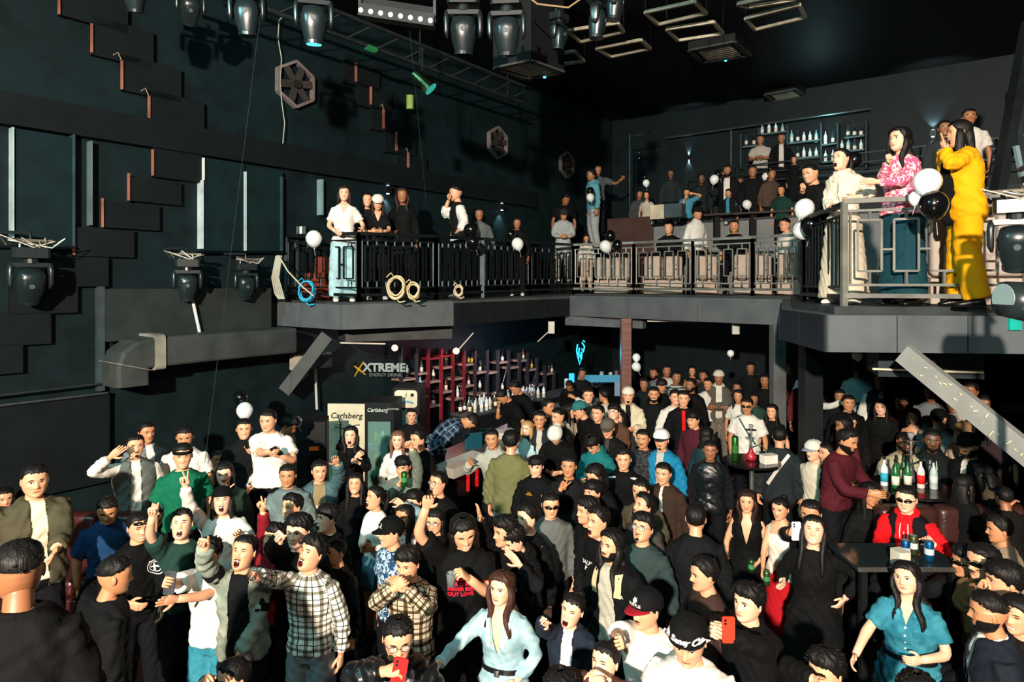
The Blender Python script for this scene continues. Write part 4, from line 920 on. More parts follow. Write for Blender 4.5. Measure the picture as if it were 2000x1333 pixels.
# ---------------------------------------------------------------- ceiling: hanging frames, cassettes, truss
def cpt(px, py, z): D = F0 * (z - CZ) / (HY - py); return np.array([(px - CX0) / F0 * D, D, z])
CF = mat('metal', 'b8b2a0', rough=.55)
for i, (qd, lab) in enumerate(((((1260, 24), (1357, 3), (1380, 26), (1286, 48)), 'slim rectangular ceiling frame, in the middle row near the top edge'), (((1302, 57), (1394, 43), (1412, 66), (1325, 79)), 'slim rectangular ceiling frame just above the second air vent'), (((1456, 36), (1561, 9), (1573, 34), (1475, 58)), 'slim rectangular ceiling frame, rightmost'), (((1107, 60), (1207, 45), (1218, 62), (1134, 82)), 'slim rectangular ceiling frame half behind the moving lights'), (((1165, 95), (1252, 78), (1270, 95), (1194, 111)), 'slim rectangular ceiling frame alone under the others'), (((1039, 113), (1123, 100), (1141, 120), (1071, 130)), 'slim rectangular ceiling frame beside the first air vent'), (((1016, 78), (1073, 68), (1080, 92), (1023, 99)), 'slim rectangular ceiling frame, leftmost, behind a moving light'), (((1440, 8), (1535, -12), (1560, -2), (1462, 14)), 'slim rectangular ceiling frame cut by the top edge'))):
    C4 = [cpt(x, y, 8.1) for x, y in qd]; root = empty('ceiling_frame', tuple(C4[0]), label=lab, cat='ceiling frame', group='ceiling frames')
    for j in range(4): link(mesh('frame_bar', bar(C4[j] - C4[0], C4[(j + 1) % 4] - C4[0], .05), CF), 'frame_bar', root)
    for j in (0, 2): link(mesh('hanger', bar(C4[j] - C4[0], C4[j] - C4[0] + UP * .5, .012), BLK), 'hanger', root)
for qd, z, lab, hh in ((((963, 131), (1037, 115), (1102, 139), (1029, 153)), 6.9, 'ceiling air conditioner in a hanging black box, nearest, beside the moving lights', 1.7), (((1344, 97), (1436, 79), (1467, 108), (1370, 123)), 8.45, 'ceiling air conditioner under the rows of slim frames', .15), (((1493, 184), (1554, 172), (1575, 186), (1509, 197)), 8.45, 'small far ceiling air conditioner above the upper bar', .15)):
    C4 = [cpt(x, y, z) for x, y in qd]; o0 = C4[0]; root = empty('air_conditioner', tuple(o0), label=lab, cat='air conditioner')
    C4 = [c - o0 for c in C4]; V = [c for c in C4] + [c + UP * hh for c in C4]; Fq = [(0, 1, 2, 3), (0, 1, 5, 4), (1, 2, 6, 5), (2, 3, 7, 6), (3, 0, 4, 7), (4, 5, 6, 7)]
    link(mesh('housing', (V, Fq), mat('paint', '1a1c1d')), 'housing', root); cen = sum(C4) / 4
    I4 = [cen + (c - cen) * .68 - UP * .012 for c in C4]
    for j in range(4): link(mesh('bezel', bar(cen + (C4[j] - cen) * .95 - UP * .02, cen + (C4[(j + 1) % 4] - cen) * .95 - UP * .02, .09, .03), mat('paint', '4a4b48')), 'bezel', root)
    for j in range(7): 
        a = j / 6; link(mesh('grille_slat', bar(I4[0] * (1 - a) + I4[3] * a, I4[1] * (1 - a) + I4[2] * a, .05, .02), mat('paint', 'b3aa96')), 'grille_slat', root)
    link(mesh('status_light', box(tuple((C4[2] + C4[3]) / 2 * .96 + cen * .04 - UP * .04), (.04, .04, .02)), mat('emit', '3fd8ff', emit=5)), 'status_light', root)
T0 = cpt(518, 17, 7.6); tr = empty('lighting_truss', tuple(T0), label='long twin bar lighting truss hanging under the ceiling', cat='truss')
for dv, dz in ((0, 0), (.28, .22)):
    link(mesh('chord', bar(VV * dv + UP * dz - U * 1.5, VV * dv + UP * dz + U * 6.0, .05), mat('metal', '5b6668')), 'chord', tr)
for i in range(12): link(mesh('brace', bar(U * (i * .6 - 1), U * (i * .6 - .7) + VV * .28 + UP * .22, .02), BLK), 'brace', tr)
for i in (0, 3, 5.5): link(mesh('hanger', bar(U * i, U * i + UP * 1.0, .02), BLK), 'hanger', tr)
X0 = np.array([-2.6, 7.2, 7.85]); tr2 = empty('lighting_truss', tuple(X0), label='black cross truss carrying the moving lights along the top edge', cat='truss')
for dz in (0, .25): link(mesh('chord', bar((-2, 0, dz), (5.5, 0, dz), .05), mat('metal', '3a4143')), 'chord', tr2)
for i in range(16): link(mesh('brace', bar((i * .5 - 2, 0, 0), (i * .5 - 1.6, 0, .25), .02), BLK), 'brace', tr2)
MHC = mat('plastic', '1b2224', rough=.32); MHG = mat('metal', '4c5657', rough=.35)
def moving_head(p, sc_, tilt, pan, label, glow=None, group='moving head lights on the truss', cables=False):
    root = empty('moving_head_light', tuple(p), label=label, cat='stage light', group=group); root.rotation_euler = (0, 0, pan); root.scale = (sc_,) * 3
    def add(n, vf, m, par=root, sm=False): return link(mesh(n, vf, m, sm), n, par)
    add('base', box((0, 0, .06), (.36, .26, .12), bev=.03), MHC); add('clamp', tube([(-.1, 0, .12), (-.1, 0, .2)], .02, 8), MHG); add('clamp', tube([(.1, 0, .12), (.1, 0, .2)], .02, 8), MHG)
    yk = MB(); yk.add(tube([(0, 0, 0), (0, 0, -.06)], .08, 14)); yk.add(box((0, 0, -.08), (.40, .12, .05), bev=.02)); add('yoke', yk.vf(), MHC)
    for s in (-1, 1): add('yoke_arm', loft([(s * .185, 0, -.06), (s * .195, 0, -.15), (s * .195, 0, -.30), (s * .185, 0, -.36)], (1, 0, 0), (0, 1, 0), [.03, .032, .03, .012], [.06, .075, .06, .03], 12, 3), MHG if s < 0 else MHC, sm=True)  # one arm in lighter metal: a side highlight put into the colour
    Rm = np.array(Matrix.Rotation(tilt, 3, 'X')); pv = np.array([0, 0, -.29])
    V, Fc = loft([(0, 0, .17), (0, 0, .15), (0, 0, .05), (0, 0, -.08), (0, 0, -.20), (0, 0, -.24)], (1, 0, 0), (0, 1, 0), [.07, .125, .15, .14, .105, .10], [.06, .11, .13, .125, .10, .095], 20, 2.6)
    add('head', (V @ Rm.T + pv, Fc), mat('plastic', '1a2426', rough=.28), sm=True)
    V, Fc = tube([(0, 0, -.238), (0, 0, -.255)], .085, 18); add('lens', (V @ Rm.T + pv, Fc), mat('emit', glow, emit=2.2) if glow else mat('plastic', '0c1416', rough=.08))
    V, Fc = tube([(0, 0, -.21), (0, 0, -.25)], .108, 20); add('bezel', (V @ Rm.T + pv, Fc), MHC)
    V, Fc = tube([(0, -.128, .02), (0, -.138, .02)], .03, 12); add('badge', (V @ Rm.T + pv, Fc), mat('plastic', '4a5658', rough=.6))
    if cables:
        for i in range(5): 
            a = rb.uniform(-.25, .25); add('cable', tube([(a, .05, .15), (a * 1.4, -.12, .22 + .04 * rb.random()), (a * .4 + .1, -.14, .12), (-a, -.1, .2)], .007, 5), mat('plastic', rb.choice(['b8b0a0', '3a3a38', '8a7f70', 'd2d6d0'])))
        add('coupler', tube([(-.2, -.08, .2), (.2, -.08, .2)], .02, 8), mat('metal', 'b8ac98'))
    return root
for px, py, D, scl, tl, pn, lab, gl in ((483, 70, 7.4, .92, .12, .1, 'moving head light at the top, second large one from the left', None), (613, 86, 7.4, .98, .15, .25, 'moving head light at the top with a cyan glowing lens', '4fd8e8'), (905, 106, 7.4, .98, .2, 0, 'moving head light at the top, left one of the centre pair', None), (990, 108, 7.4, .98, .22, -.1, 'moving head light at the top, right one of the centre pair', None), (1092, 97, 9.0, .72, .1, .9, 'small moving head light under the cable beside the ceiling frames', None), (1167, 76, 7.6, .75, .1, 1.2, 'slim moving head light seen from its side, near the top edge', None), (1201, 40, 7.6, .75, .1, 1.3, 'slim moving head light cut by the top edge, rightmost', None), (262, 22, 7.6, .8, .3, .2, 'moving head light cut by the top edge, leftmost', None), (372, 48, 8.4, .8, .7, .5, 'tilted dark moving head light at the top left', None)):
    b = at(px, py, D); moving_head(b + UP * .545 * scl, scl, tl, pn, lab, gl)
for px, py, scl, tl, pn, lab in ((60, 588, 1.0, .5, .75, 'moving head light on the left wall, leftmost, below the wide screen'), (366, 582, .86, .25, .5, 'moving head light on the left wall, middle one'), (480, 580, .80, .35, .7, 'moving head light on the left wall, nearest the balcony')):
    q_ = LW.pt(px, py, .42); moving_head(q_ + UP * .5 * scl, scl, tl, pn, lab, group='moving head lights on the left wall', cables=True)
    link(mesh('bracket', tube([(0, 0, .2), (.0, .0, .3), tuple(-VV * .4 + UP * .3)], .02, 6), MHC), 'bracket', sc.objects[-1] if False else [o for o in col.objects if o.get('label') == lab][0])
# LED bar with eight lamps
lb = at(703, 22, 7.0); le_ = at(849, 44, 7.0); root = empty('led_bar', tuple(lb), label='black led batten with eight round white lamps near the top edge', cat='stage light'); v = le_ - lb; v = np.array(v)
link(mesh('housing', bar(UP * 0, v, .14, .13), mat('paint', '2b3031')), 'housing', root); link(mesh('backing', bar(UP * .12 + (0, .1, 0), v + UP * .12 + (0, .1, 0), .1, .12), mat('paint', '17191a')), 'backing', root)
for i in range(8): c = v * (i + .25) / 7.6 + np.array([0, -.072, -.015]); link(mesh('lamp', tube([c, c + (0, -.012, 0)], .026, 12), mat('emit', 'f4f6ea', emit=1.3)), 'lamp', root); 
for i in (0, 1): link(mesh('hanger', bar(v * i, v * i + UP * .9, .03), MHC), 'hanger', root)
gp = at(825, 160, 9.5); root = empty('par_light', tuple(gp), label='old yellow green stage lamp hanging from the truss end', cat='stage light'); link(mesh('can', tube([(-.12, 0, .12), (.02, 0, 0), (.12, 0, -.1)], [.07, .09, .12], 14), mat('metal', '5a6644')), 'can', root); link(mesh('lens', tube([(.12, 0, -.1), (.13, 0, -.11)], .1, 14), mat('emit', '38c8b0', emit=.7)), 'lens', root); link(mesh('hanger', tube([(0, 0, .05), (0, 0, .5)], .012, 6), MHC), 'hanger', root)
gp = at(801, 200, 9.5); tag(link(mesh('floodlight', box(tuple(gp), (.1, .08, .2), bev=.02), mat('paint', '6f8a42')), 'floodlight'), 'small green lit box lamp below the yellow green stage lamp', 'stage light')
gl = T0 + U * 1.9; tag(link(mesh('laser_unit', box(tuple(gl + UP * -.02), (.2, .1, .06), rz=math.atan2(.792, .61)), mat('emit', '2fae5c', emit=.35)), 'laser_unit'), 'green glowing laser unit on the long truss', 'stage light')
wire = [at(x, y, 8.2) for x, y in ((1160, -20), (1110, 15), (1050, 8), (1020, -15))]; tag(link(mesh('cable', tube(wire, .012, 6), mat('plastic', 'a08660')), 'cable'), 'orange cable looped between the moving lights at the top', 'cable')
# faint laser beams
LB = mat('emit', '2f6f62', emit=.16)
for a, b, lab in (((512, 0, 7.4), (400, 905, 7.4), 'faint thin teal laser beam crossing the left wall'), ((800, 60, 9), (833, 400, 10.2), 'faint thin green laser beam above the left balcony')):
    tag(link(mesh('laser_beam', tube([at(*a), at(*b)], .0035, 5), LB), 'laser_beam'), lab, 'laser beam')
# loose cables and coils on the balcony edge
def coil(px, py, D, r, c, label, n=4, sq=.75):
    p = at(px, py, D); root = empty('cable_coil', tuple(p), label=label, cat='cable'); m = mat('plastic', c, rough=.5)
    for i in range(n):
        q = rb.uniform(.8, 1.05) * r; ph = rb.uniform(-.2, .2); link(mesh('loop', tube([(q * sq * math.cos(t) + rb.uniform(-.01, .01), -.02 * i + .03 * math.sin(t), q * math.sin(t) + ph * .1) for t in np.linspace(0, 2 * np.pi, 17)], .013, 6), m, True), 'loop', root)
    link(mesh('tail', tube([(-.2 * r, 0, r * .9), (-.5 * r, -.02, r * 1.3), (-.9 * r, -.02, r * .9)], .01, 5), m, True), 'tail', root); link(mesh('tail', tube([(0, -.05, -r), (.3 * r, -.06, -1.3 * r), (.8 * r, -.06, -1.2 * r)], .012, 5), m, True), 'tail', root)
coil(600, 570, 10.1, .16, '1ea0c8', 'bright blue coiled cable hanging on the left balcony railing', 5)
coil(775, 562, 9.9, .17, 'cbb98e', 'larger beige cable coil tied to the balcony railing', 6); coil(808, 568, 10.0, .13, 'cbb98e', 'smaller beige cable coil beside the larger one', 5); coil(896, 568, 11.0, .10, 'c4b493', 'small beige cable loop on the railing below the waiter', 4)
ch = empty('cable_bundle', tuple(LW.pt(542, 500, .3)), label='grey bundle of thick cables hanging down at the left end of the balcony', cat='cable')
for i in range(5): link(mesh('cable', tube([(i * .02, -.05, .0), (-.05 + i * .025, -.1, -.35), (.0 + i * .03, -.1, -.6), (.06 + i * .02, -.1, -.68)], .013, 6), mat('plastic', 'a9a798')), 'cable', ch)
link(mesh('cable', tube([(.05, -.1, 0), (.25, -.25, -.25), (.55, -.45, -.5), (.75, -.6, -.62)], .012, 6), mat('plastic', 'c0b8a0')), 'cable', ch)
# ---------------------------------------------------------------- under the balcony: braces, columns, ducts
def thing(name, vf, m, label, cat, group=None, smooth=False): o = link(mesh(name, vf, m, smooth), name); return tag(o, label, cat, group)
struct('trim_1', bar(at(640, 655, 10.3), at(556, 765, 10.3), .09, .2, ref=(1, 0, 0)), mat('paint', '4a4d4c', '3f4241'))
br = struct('trim_2', bar(at(1765, 690, 6.5), at(2030, 905, 5.6), .1, .19, ref=(0, 0, 1)), mat('paint', '8b8d88', '7c7e7a'))
a, b = at(1765, 690, 6.5), at(2030, 905, 5.6)
for i in range(26):
    q = (i + .5) / 26; c = a + (b - a) * q + UP * rb.uniform(-.08, .05) + np.array([rb.uniform(-.03, .03), -.062, 0]); w = rb.uniform(.02, .05)
    struct('gold_mark', tube([c + (-w, 0, rb.uniform(-.03, .03)), c + (0, 0, rb.uniform(-.03, .03)), c + (w, 0, rb.uniform(-.03, .03))], .006, 5), mat('paint', 'f0e6b8'), br)
struct('trim_3', prism([(4.95, 6.1), (7.2, 5.3), (7.2, 6.1), (4.98, 6.4)], .9, 3.07), mat('paint', '3e4240', '2f3332'))
struct('trim_4', prism([(-2.6, 10.3), (-1.0, 11.0), (-1.3, 11.7), (-2.9, 11.0)], 2.84, 3.07), mat('paint', '4c4f4e'))
thing('tube_light', bar(at(665, 670, 10.15), at(752, 672, 10.6), .03, .02), mat('paint', 'e9e5d2'), 'long white fluorescent strip under the left balcony', 'light')
struct('trim_5', prism([(1.15, 14.25), (2.6, 13.1), (2.7, 13.25), (1.3, 14.4)], 2.86, 3.07), mat('paint', '5b6063'))
thing('tube_light', bar(at(1265, 627, 12.9), at(1365, 628, 12.2), .03, .03), mat('paint', 'e8e4da'), 'long white fluorescent strip under the middle balcony', 'light')
thing('air_conditioner', prism([(3.95, 7.1), (4.95, 6.9), (5.2, 7.6), (4.2, 7.8)], 2.75, 3.07), mat('paint', '2f3a3d'), 'flat grey air unit under the right balcony', 'air conditioner')
thing('tube_light', bar(at(1704, 721, 7.05), at(1920, 728, 6.85), .02, .02), mat('paint', 'e6dcc0'), 'long thin pale strip under the right balcony', 'light')
for px, D, w, m, lab in ((1222, 13.0, .2, mat('wood', '7a5248', '5a3a32'), 'column_1'), (1519, 10.9, .21, mat('paint', '5c5e5e', '4c4e4e'), 'column_2'), (1583, 8.9, .24, mat('paint', '1c2022'), 'column_3')):
    p = at(px, 700, D); struct(lab, box((p[0], p[1], 1.54), (w, w, 3.06), bev=.01), m)
sp = LW.pt(607, 705, .3); root = empty('wall_box', tuple(sp), label='beige and dark junction box behind the left diagonal brace', cat='box'); link(mesh('case', box((0, 0, 0), (.70, .14, .24), rz=.9), mat('paint', 'b9b2a2')), 'case', root); link(mesh('lid', box((.22, -.1, 0), (.3, .1, .2), rz=.9), mat('paint', '2a2a2a')), 'lid', root)
thing('conduit', tube([LW.pt(615, 705, .2), LW.pt(619, 800, .2)], .022, 6), mat('paint', 'c8cdca'), 'thin white conduit dropping from the junction box', 'conduit'); 
for px, py, D in ((1077, 640, 13.2), (1437, 640, 11.8)): tag(link(mesh('emergency_lamp', box(tuple(at(px, py, D)), (.13, .08, .24), bev=.02), mat('paint', 'd9d6cc')), 'emergency_lamp'), 'small white box lamp under the balcony %s' % ('near the bar end' if px < 1200 else 'by the grey column'), 'lamp')
for i, (a, b) in enumerate((((1075, 645, 13.3), (1050, 668, 13.3)), ((925, 650, 12), (890, 690, 12)))): thing('cable', tube([at(*a), at(*b)], .012, 5), mat('plastic', 'c9c2b8'), ['pale cable slanting down to the spot above the bar shelf', 'pale cable running to the white box lamp'][1 - i], 'cable')
for px, py in ((771, 680), (891, 686)): o = thing('spot_lamp', ball(at(px, py, 11.6), .06, 10, 8), mat('emit', 'ffe9dc', emit=1.2), 'small white bulb above %s' % ('the drink fridge' if px < 800 else 'the red lit shelf'), 'lamp', smooth=True)
# pendant neon emblem and lit screen behind the far bar
ne = empty('neon_sign', tuple(at(1134, 690, 15.0)), label='glowing blue neon flame emblem on the dark back wall', cat='neon sign'); NB_ = mat('emit', '18a8e8', emit=4.5)
for pts in (((-.07, .2), (-.09, .05), (-.06, -.1), (-.02, -.26), (.02, -.12), (.03, .03)), ((-.03, .12), (-.04, -.02), (-.01, -.12), (.02, .02)), ((.03, .24), (.09, .15), (.06, .02), (.02, .1)), ((.05, .28), (.1, .26))):
    link(mesh('neon_tube', tube([(x, 0, z) for x, z in pts], .016, 6), NB_, True), 'neon_tube', ne)
lamp('neon_light', 'POINT', tuple(at(1134, 690, 14.7)), None, 14, (.1, .6, 1), .15)
so = empty('bar_screen', tuple(at(1170, 740, 15.2)), label='long lit blue and white counter front behind the blue shirt barman', cat='screen')
link(mesh('panel', box((0, 0, 0), (.95, .05, .16)), mat('emit', '4fb4d8', emit=.6)), 'panel', so); link(mesh('panel', box((.42, .0, -.2), (.12, .05, .4)), mat('emit', '9fb8c8', emit=.5)), 'panel', so); link(mesh('panel', box((-.66, -.3, .04), (.12, .05, .24)), mat('emit', '22b8e8', emit=1.6)), 'panel', so)
# ---------------------------------------------------------------- bar: shelves, bottles, fridges, counter
BS = Plane(LW.xy(2.2, .35)[:2], U, VV); bw = empty('bar_shelf', tuple(BS.pt(930, 800, 0)), label='tall open black and red metal back bar shelf with bottles', cat='shelf'); og = np.array(bw.location)
def bsx(x0, x1, yt, yb, o0, o1, m, n): V, F_ = BS.bx(x0, x1, yt, yb, o0, o1); return link(mesh(n, (V - og, F_), m), n, bw)
REDM = mat('paint', '7e2430', '4c161c'); SHB = mat('wood', 'a48c84', '7a6660'); FRM = mat('paint', '33323a', '25242a')
ups = [(783, 680, 780, 0), (813, 680, 850, 0), (836, 682, 850, 1), (861, 682, 850, 1), (884, 684, 850, 1), (906, 686, 850, 1), (927, 686, 830, 1), (951, 684, 800, 0), (972, 684, 790, 0), (993, 684, 780, 0), (1014, 690, 780, 0), (1030, 690, 780, 0), (1048, 700, 770, 0), (1064, 715, 770, 0), (1082, 725, 780, 0)]
for x, yt, yb, rd in ups: bsx(x, x + 4, yt, yb, -.02, .03, REDM if x in (836, 861, 884, 906) else FRM, 'upright'); bsx(x + 1, x + 3, yt, yb, -.32, -.28, FRM, 'upright')
shl = [(787, 813, 742), (817, 836, 730), (817, 836, 776), (840, 861, 746), (840, 861, 794), (865, 884, 718), (865, 884, 766), (888, 906, 740), (888, 906, 780), (910, 927, 712), (910, 927, 754), (910, 927, 798), (931, 951, 728), (931, 951, 770), (955, 972, 728), (976, 993, 708), (976, 993, 770), (997, 1014, 718), (1018, 1030, 704), (1034, 1048, 722), (1050, 1064, 752), (1068, 1082, 730), (865, 884, 695), (840, 861, 700)]
for x0, x1, y in shl: bsx(x0, x1, y, y + 4, -.3, .02, SHB if y not in (695, 700) else REDM, 'shelf_board')
for x0, x1, y0, y1 in ((817, 836, 730, 776), (817, 836, 776, 730), (865, 884, 720, 766), (888, 906, 700, 740), (910, 927, 712, 754), (931, 951, 690, 728), (976, 993, 770, 708), (1018, 1030, 704, 760), (1034, 1048, 770, 722)):
    link(mesh('cross_brace', tube([BS.pt(x0, y0, -.3) - og, BS.pt(x1, y1, -.3) - og], .008, 5), mat('metal', '9a9496')), 'cross_brace', bw)
cols_ = ['0f1512', '3a1c10', 'c9d6d8', '24402a', '5a2e14', 'd8dcd8', '101018', '8fb8c4']
for x0, x1, y in shl:
    if y in (695, 700): continue
    for i in range(rb.choice([0, 1, 1, 1, 2])):
        p = BS.pt(x0 + (x1 - x0) * (.3 + .4 * i), y, -.12); hx_ = rb.choice(cols_); ys_ = sorted(q[2] for q in shl if q[0] == x0 and q[2] not in (695, 700)); bay = sorted({q[0] for q in shl}).index(x0); bottle(p, rb.uniform(.27, .33), .037, hx_, '%s bottle in the %s bay of the bar shelf, %s board, %s' % (cname(hx_), ORD[bay], ['top', 'second', 'third'][ys_.index(y)], ['left', 'right'][i]), 'bottles on the back bar shelf', rb.choice([0, 1]), rb.choice(['e8e4d8', 'd8b83a', 'efefef', '2a2a2a']))
bp = BS.pt(820, 774, -.08); bottle(bp, .42, .07, '9fd0e0', 'big pale blue bottle at the left end of the back bar shelf', None, 0, '5a8fb0')
lamp('bar_red', 'POINT', tuple(BS.pt(890, 690, .25)), None, 6, (1, .08, .1), .08); lamp('bar_white', 'POINT', tuple(BS.pt(1000, 690, .6)), None, 22, (1, .75, .85), .1); lamp('bar_white', 'POINT', tuple(BS.pt(860, 700, .9)), None, 18, (1, .8, .8), .1)
# counters
CT = Plane((-1.35, 9.4), (.5, 1.0), (1, -.5)); ctz = 1.2
pts = [CT.xy(0), CT.xy(6.2), CT.xy(6.2, .62), CT.xy(0, .62)]; root = empty('bar_counter', tuple(pts[0] * (1, 1, 0)), label='long dark bar counter running back towards the shelves', cat='counter'); og = np.array(root.location)
V, Fc = prism([p[:2] for p in pts], .0, ctz - .05); link(mesh('front', (V - og, Fc), mat('paint', '181b1c')), 'front', root)
V, Fc = prism([p[:2] for p in (CT.xy(-.05, -.05), CT.xy(6.25, -.05), CT.xy(6.25, .7), CT.xy(-.05, .7))], ctz - .05, ctz); link(mesh('worktop', (V - og, Fc), mat('wood', '6a6258', '4e463e')), 'worktop', root)
for q in (.3, .55): V, Fc = tube([CT.xy(q, .66) + UP * .8, CT.xy(q, .66) + UP * 1.1], .025, 8); link(mesh('red_lamp', (V - og, Fc), mat('emit', 'e01818', emit=.9)), 'red_lamp', root)
bb = Plane(BS.xy(1.0, .55)[:2], U, VV); pts = [bb.xy(0), bb.xy(6.6), bb.xy(6.6, .5), bb.xy(0, .5)]; root = empty('back_counter', tuple(pts[0]), label='low back counter under the bottle shelves', cat='counter'); og = np.array(root.location)
V, Fc = prism([p[:2] for p in pts], 0, 1.22); link(mesh('cabinet', (V - og, Fc), mat('paint', '1c1e20')), 'cabinet', root); V, Fc = prism([p[:2] for p in pts], 1.22, 1.26); link(mesh('worktop', (V - og, Fc), mat('paint', '4a4848')), 'worktop', root)
for i in range(34):
    p = bb.xy(.12 + (i // 2) * .15 + (i % 2) * .07, (.14, .36)[i % 2] + rb.uniform(-.04, .04)) + UP * 1.26; hx_ = rb.choice(['d4e0e2', 'c0ccd0', '1a221c', 'b8d8e0', '28180e', 'e6e8e4']); bottle(p, rb.uniform(.25, .33), .036, hx_, '%s bottle, %s from the left in the %s row on the back counter' % (cname(hx_), ORD[i // 2], ['rear', 'front'][i % 2]), 'bottles on the back counter', rb.choice([0, 1]), rb.choice(['f0ece0', 'd8d0b0', 'ffffff']))
for i in range(10):
    p = bb.xy(3.6 + i * .28, rb.uniform(.1, .35)) + UP * 1.26; hgt = rb.uniform(.14, .3); o = link(mesh('glass_jar', lathe([(.045, 0), (.05, .02), (.05, hgt), (.044, hgt), (.044, .02), (.001, .015)], n=12), mat('plastic', rb.choice(['c6d2d6', '8c6a6a', 'aab8bc'])), True), 'glass_jar', None, tuple(p)); tag(o, 'glass jar or tumbler, %s from the left on the far back counter' % ORD[i], 'jar', 'jars on the back counter')
for px, py, D, sx, c, lab in ((985, 826, 11.0, (.4, .3, .1), 'd8d4cc', 'pale folded cloths piled on the bar counter'), (925, 842, 10.2, (.3, .05, .24), '16495a', 'teal backed screen standing on the bar counter'), (950, 836, 10.6, (.24, .05, .22), '123b40', 'small dark teal screen beside the larger one')):
    p = at(px, py, D); p[2] = ctz + sx[2] / 2; thing('folded_cloth' if sx[1] > .1 else 'till_screen', box(tuple(p), sx, rz=.5, bev=.02), mat('paint', c), lab, 'cloth' if sx[1] > .1 else 'screen')
thing('counter_flap', bar(at(868, 922, 8.7), at(940, 893, 9.2), .35, .13), mat('paint', 'b4aea2', '948e84'), 'pale worn board on the near end of the bar counter', 'board')
# drink fridges
def place_text(s, size, o, X, Y, m, name, parent, ex=.003, **k):
    V, Fc = text_vf(s, size, ex, **k); V, Fc = frame_vf((V, Fc), o, X, Y); return link(mesh(name, (V, Fc), m), name, parent)
ang = -.35; FX = np.array([math.cos(ang), math.sin(ang), 0]); FN = np.array([math.sin(ang), -math.cos(ang), 0]) ; FX = unit(U * .55 + VV * .8); FN = np.array([FX[1], -FX[0], 0])
def fridge(px, py_top, D, w, h, label, kind):
    p = at(px, py_top, D); root = empty('drinks_fridge', (p[0], p[1], p[2] - h), label=label, cat='fridge', group=None)
    cx = FX * w / 2; dp = .6
    def B(name, x0, x1, z0, z1, d0, d1, m, par=root): 
        V, Fc = prism([FX * x0 - FN * -d0, FX * x1 - FN * -d0, FX * x1 - FN * -d1, FX * x0 - FN * -d1], z0, z1); return link(mesh(name, (V, Fc), m), name, par)
    B('cabinet', 0, w, 0, h, -dp, -.02, mat('paint', '15191b')); B('frame', 0, w, 0, .12, -.02, .02, mat('paint', '0e1112')); B('frame', 0, .05, .12, h, -.02, .02, mat('paint', '0e1112')); B('frame', w - .05, w, .12, h, -.02, .02, mat('paint', '0e1112'))
    if kind == 0: B('header', .05, w - .05, h - .30, h, -.02, .02, mat('paint', '0d1819')); place_text('Carlsberg', .085, FX * .2 + FN * .024 + UP * (h - .12), FX, UP, mat('paint', 'dfe6e0'), 'lettering', root, shear=.3); place_text('DANMARK', .04, FX * .45 + FN * .024 + UP * (h - .10), FX, UP, mat('paint', 'c0c8c0'), 'lettering', root); top = h - .3
    else:
        hd = B('header', .05, w - .05, h - .38, h, -.02, .03, mat('paint', '0d1012')); V, Fc = loft([FX * (w / 2) + UP * (h - .19) + FN * .03, FX * (w / 2) + UP * (h - .19) + FN * .05], FX, UP, w * .43, .15, 28, 6); link(mesh('sign_plate', (V, Fc), mat('paint', 'e6dfc4')), 'sign_plate', root)
        link(mesh('logo', tube([FX * (w / 2 - .13 + .26 * q) + UP * (h - .26 + .03 * math.sin(q * 3.14)) + FN * .055 for q in np.linspace(0, 1, 8)], .018, 6), mat('paint', '7fb4c8')), 'logo', root)
        link(mesh('logo', tube([FX * (w / 2) + UP * (h - .15) + FN * .055, FX * (w / 2 + .01) + UP * (h - .09) + FN * .055], .006, 6), mat('paint', '54483a')), 'logo', root); link(mesh('knob', tube([FX * (w - .12) + UP * (h - .12) + FN * .05, FX * (w - .12) + UP * (h - .12) + FN * .06], .03, 12), BLK), 'knob', root); top = h - .38
    B('interior', .05, w - .05, .12, top, -.015, -.01, mat('emit', '4f8f78' if kind == 0 else '5a8a90', emit=.22)); 
    g = B('door', .05, w - .05, .12, top, .012, .018, mat('glass', 'bfe8e0')); B('handle', w - .09, w - .06, .6, 1.2, .02, .05, STEEL)
    for zz_ in (.5, .85, 1.2): B('shelf', .06, w - .06, zz_, zz_ + .015, -.01, .008, STEEL)
    for i in range(5):
        for zz_ in (.515, .865, 1.215):
            if zz_ + .2 > top: continue
            c = FX * (.12 + i * (w - .24) / 4); V, Fc = lathe([(.025, 0), (.028, .01), (.028, .14), (.012, .19), (.001, .2)], n=8); link(mesh('bottle', (V * (1, .25, 1) + c + UP * zz_, Fc), mat('plastic', ['1c6a3a', 'c89a2a', '2a8a5a', 'd8d8c8'][(i + int(zz_ * 10)) % 4])), 'bottle', root)
    if kind == 0:   # cream side panel with the name
        V, Fc = prism([FX * -.60 + FN * .0, FX * 0 + FN * .0, FX * 0 - FN * .03, FX * -.60 - FN * .03], .0, h - .03); link(mesh('side_panel', (V, Fc), mat('paint', 'cfc8ac', 'bcb498')), 'side_panel', root)
        place_text('Carlsberg', .13, FX * -.30 + FN * .004 + UP * (h - .22), FX, UP, mat('paint', '20261f'), 'lettering', root, shear=.15, bold=.002); link(mesh('swash', tube([FX * (-.48 + .4 * q) + UP * (h - .39 - .03 * math.sin(q * 5)) + FN * .004 for q in np.linspace(0, 1, 10)], .008, 5), mat('paint', '20261f')), 'swash', root)
    else: place_text('BEST BEER', .07, FX * .0 - FN * .3 + UP * (h - .1), FN * -1, UP, mat('paint', 'd8d2c0'), 'lettering', root)
    return root
fridge(713, 786, 10.4, .46, 1.86, 'drinks fridge with cream side panel and script lettering', 0)
fridge(768, 757, 11.3, .46, 2.1, 'taller drinks fridge with a cream rounded sign on its header', 1)
xs = LW.pt(740, 722, .35); root = empty('wall_sign', tuple(xs), label='grey energy drink lettering with a yellow brushed cross on the dark wall', cat='sign'); XF = FX
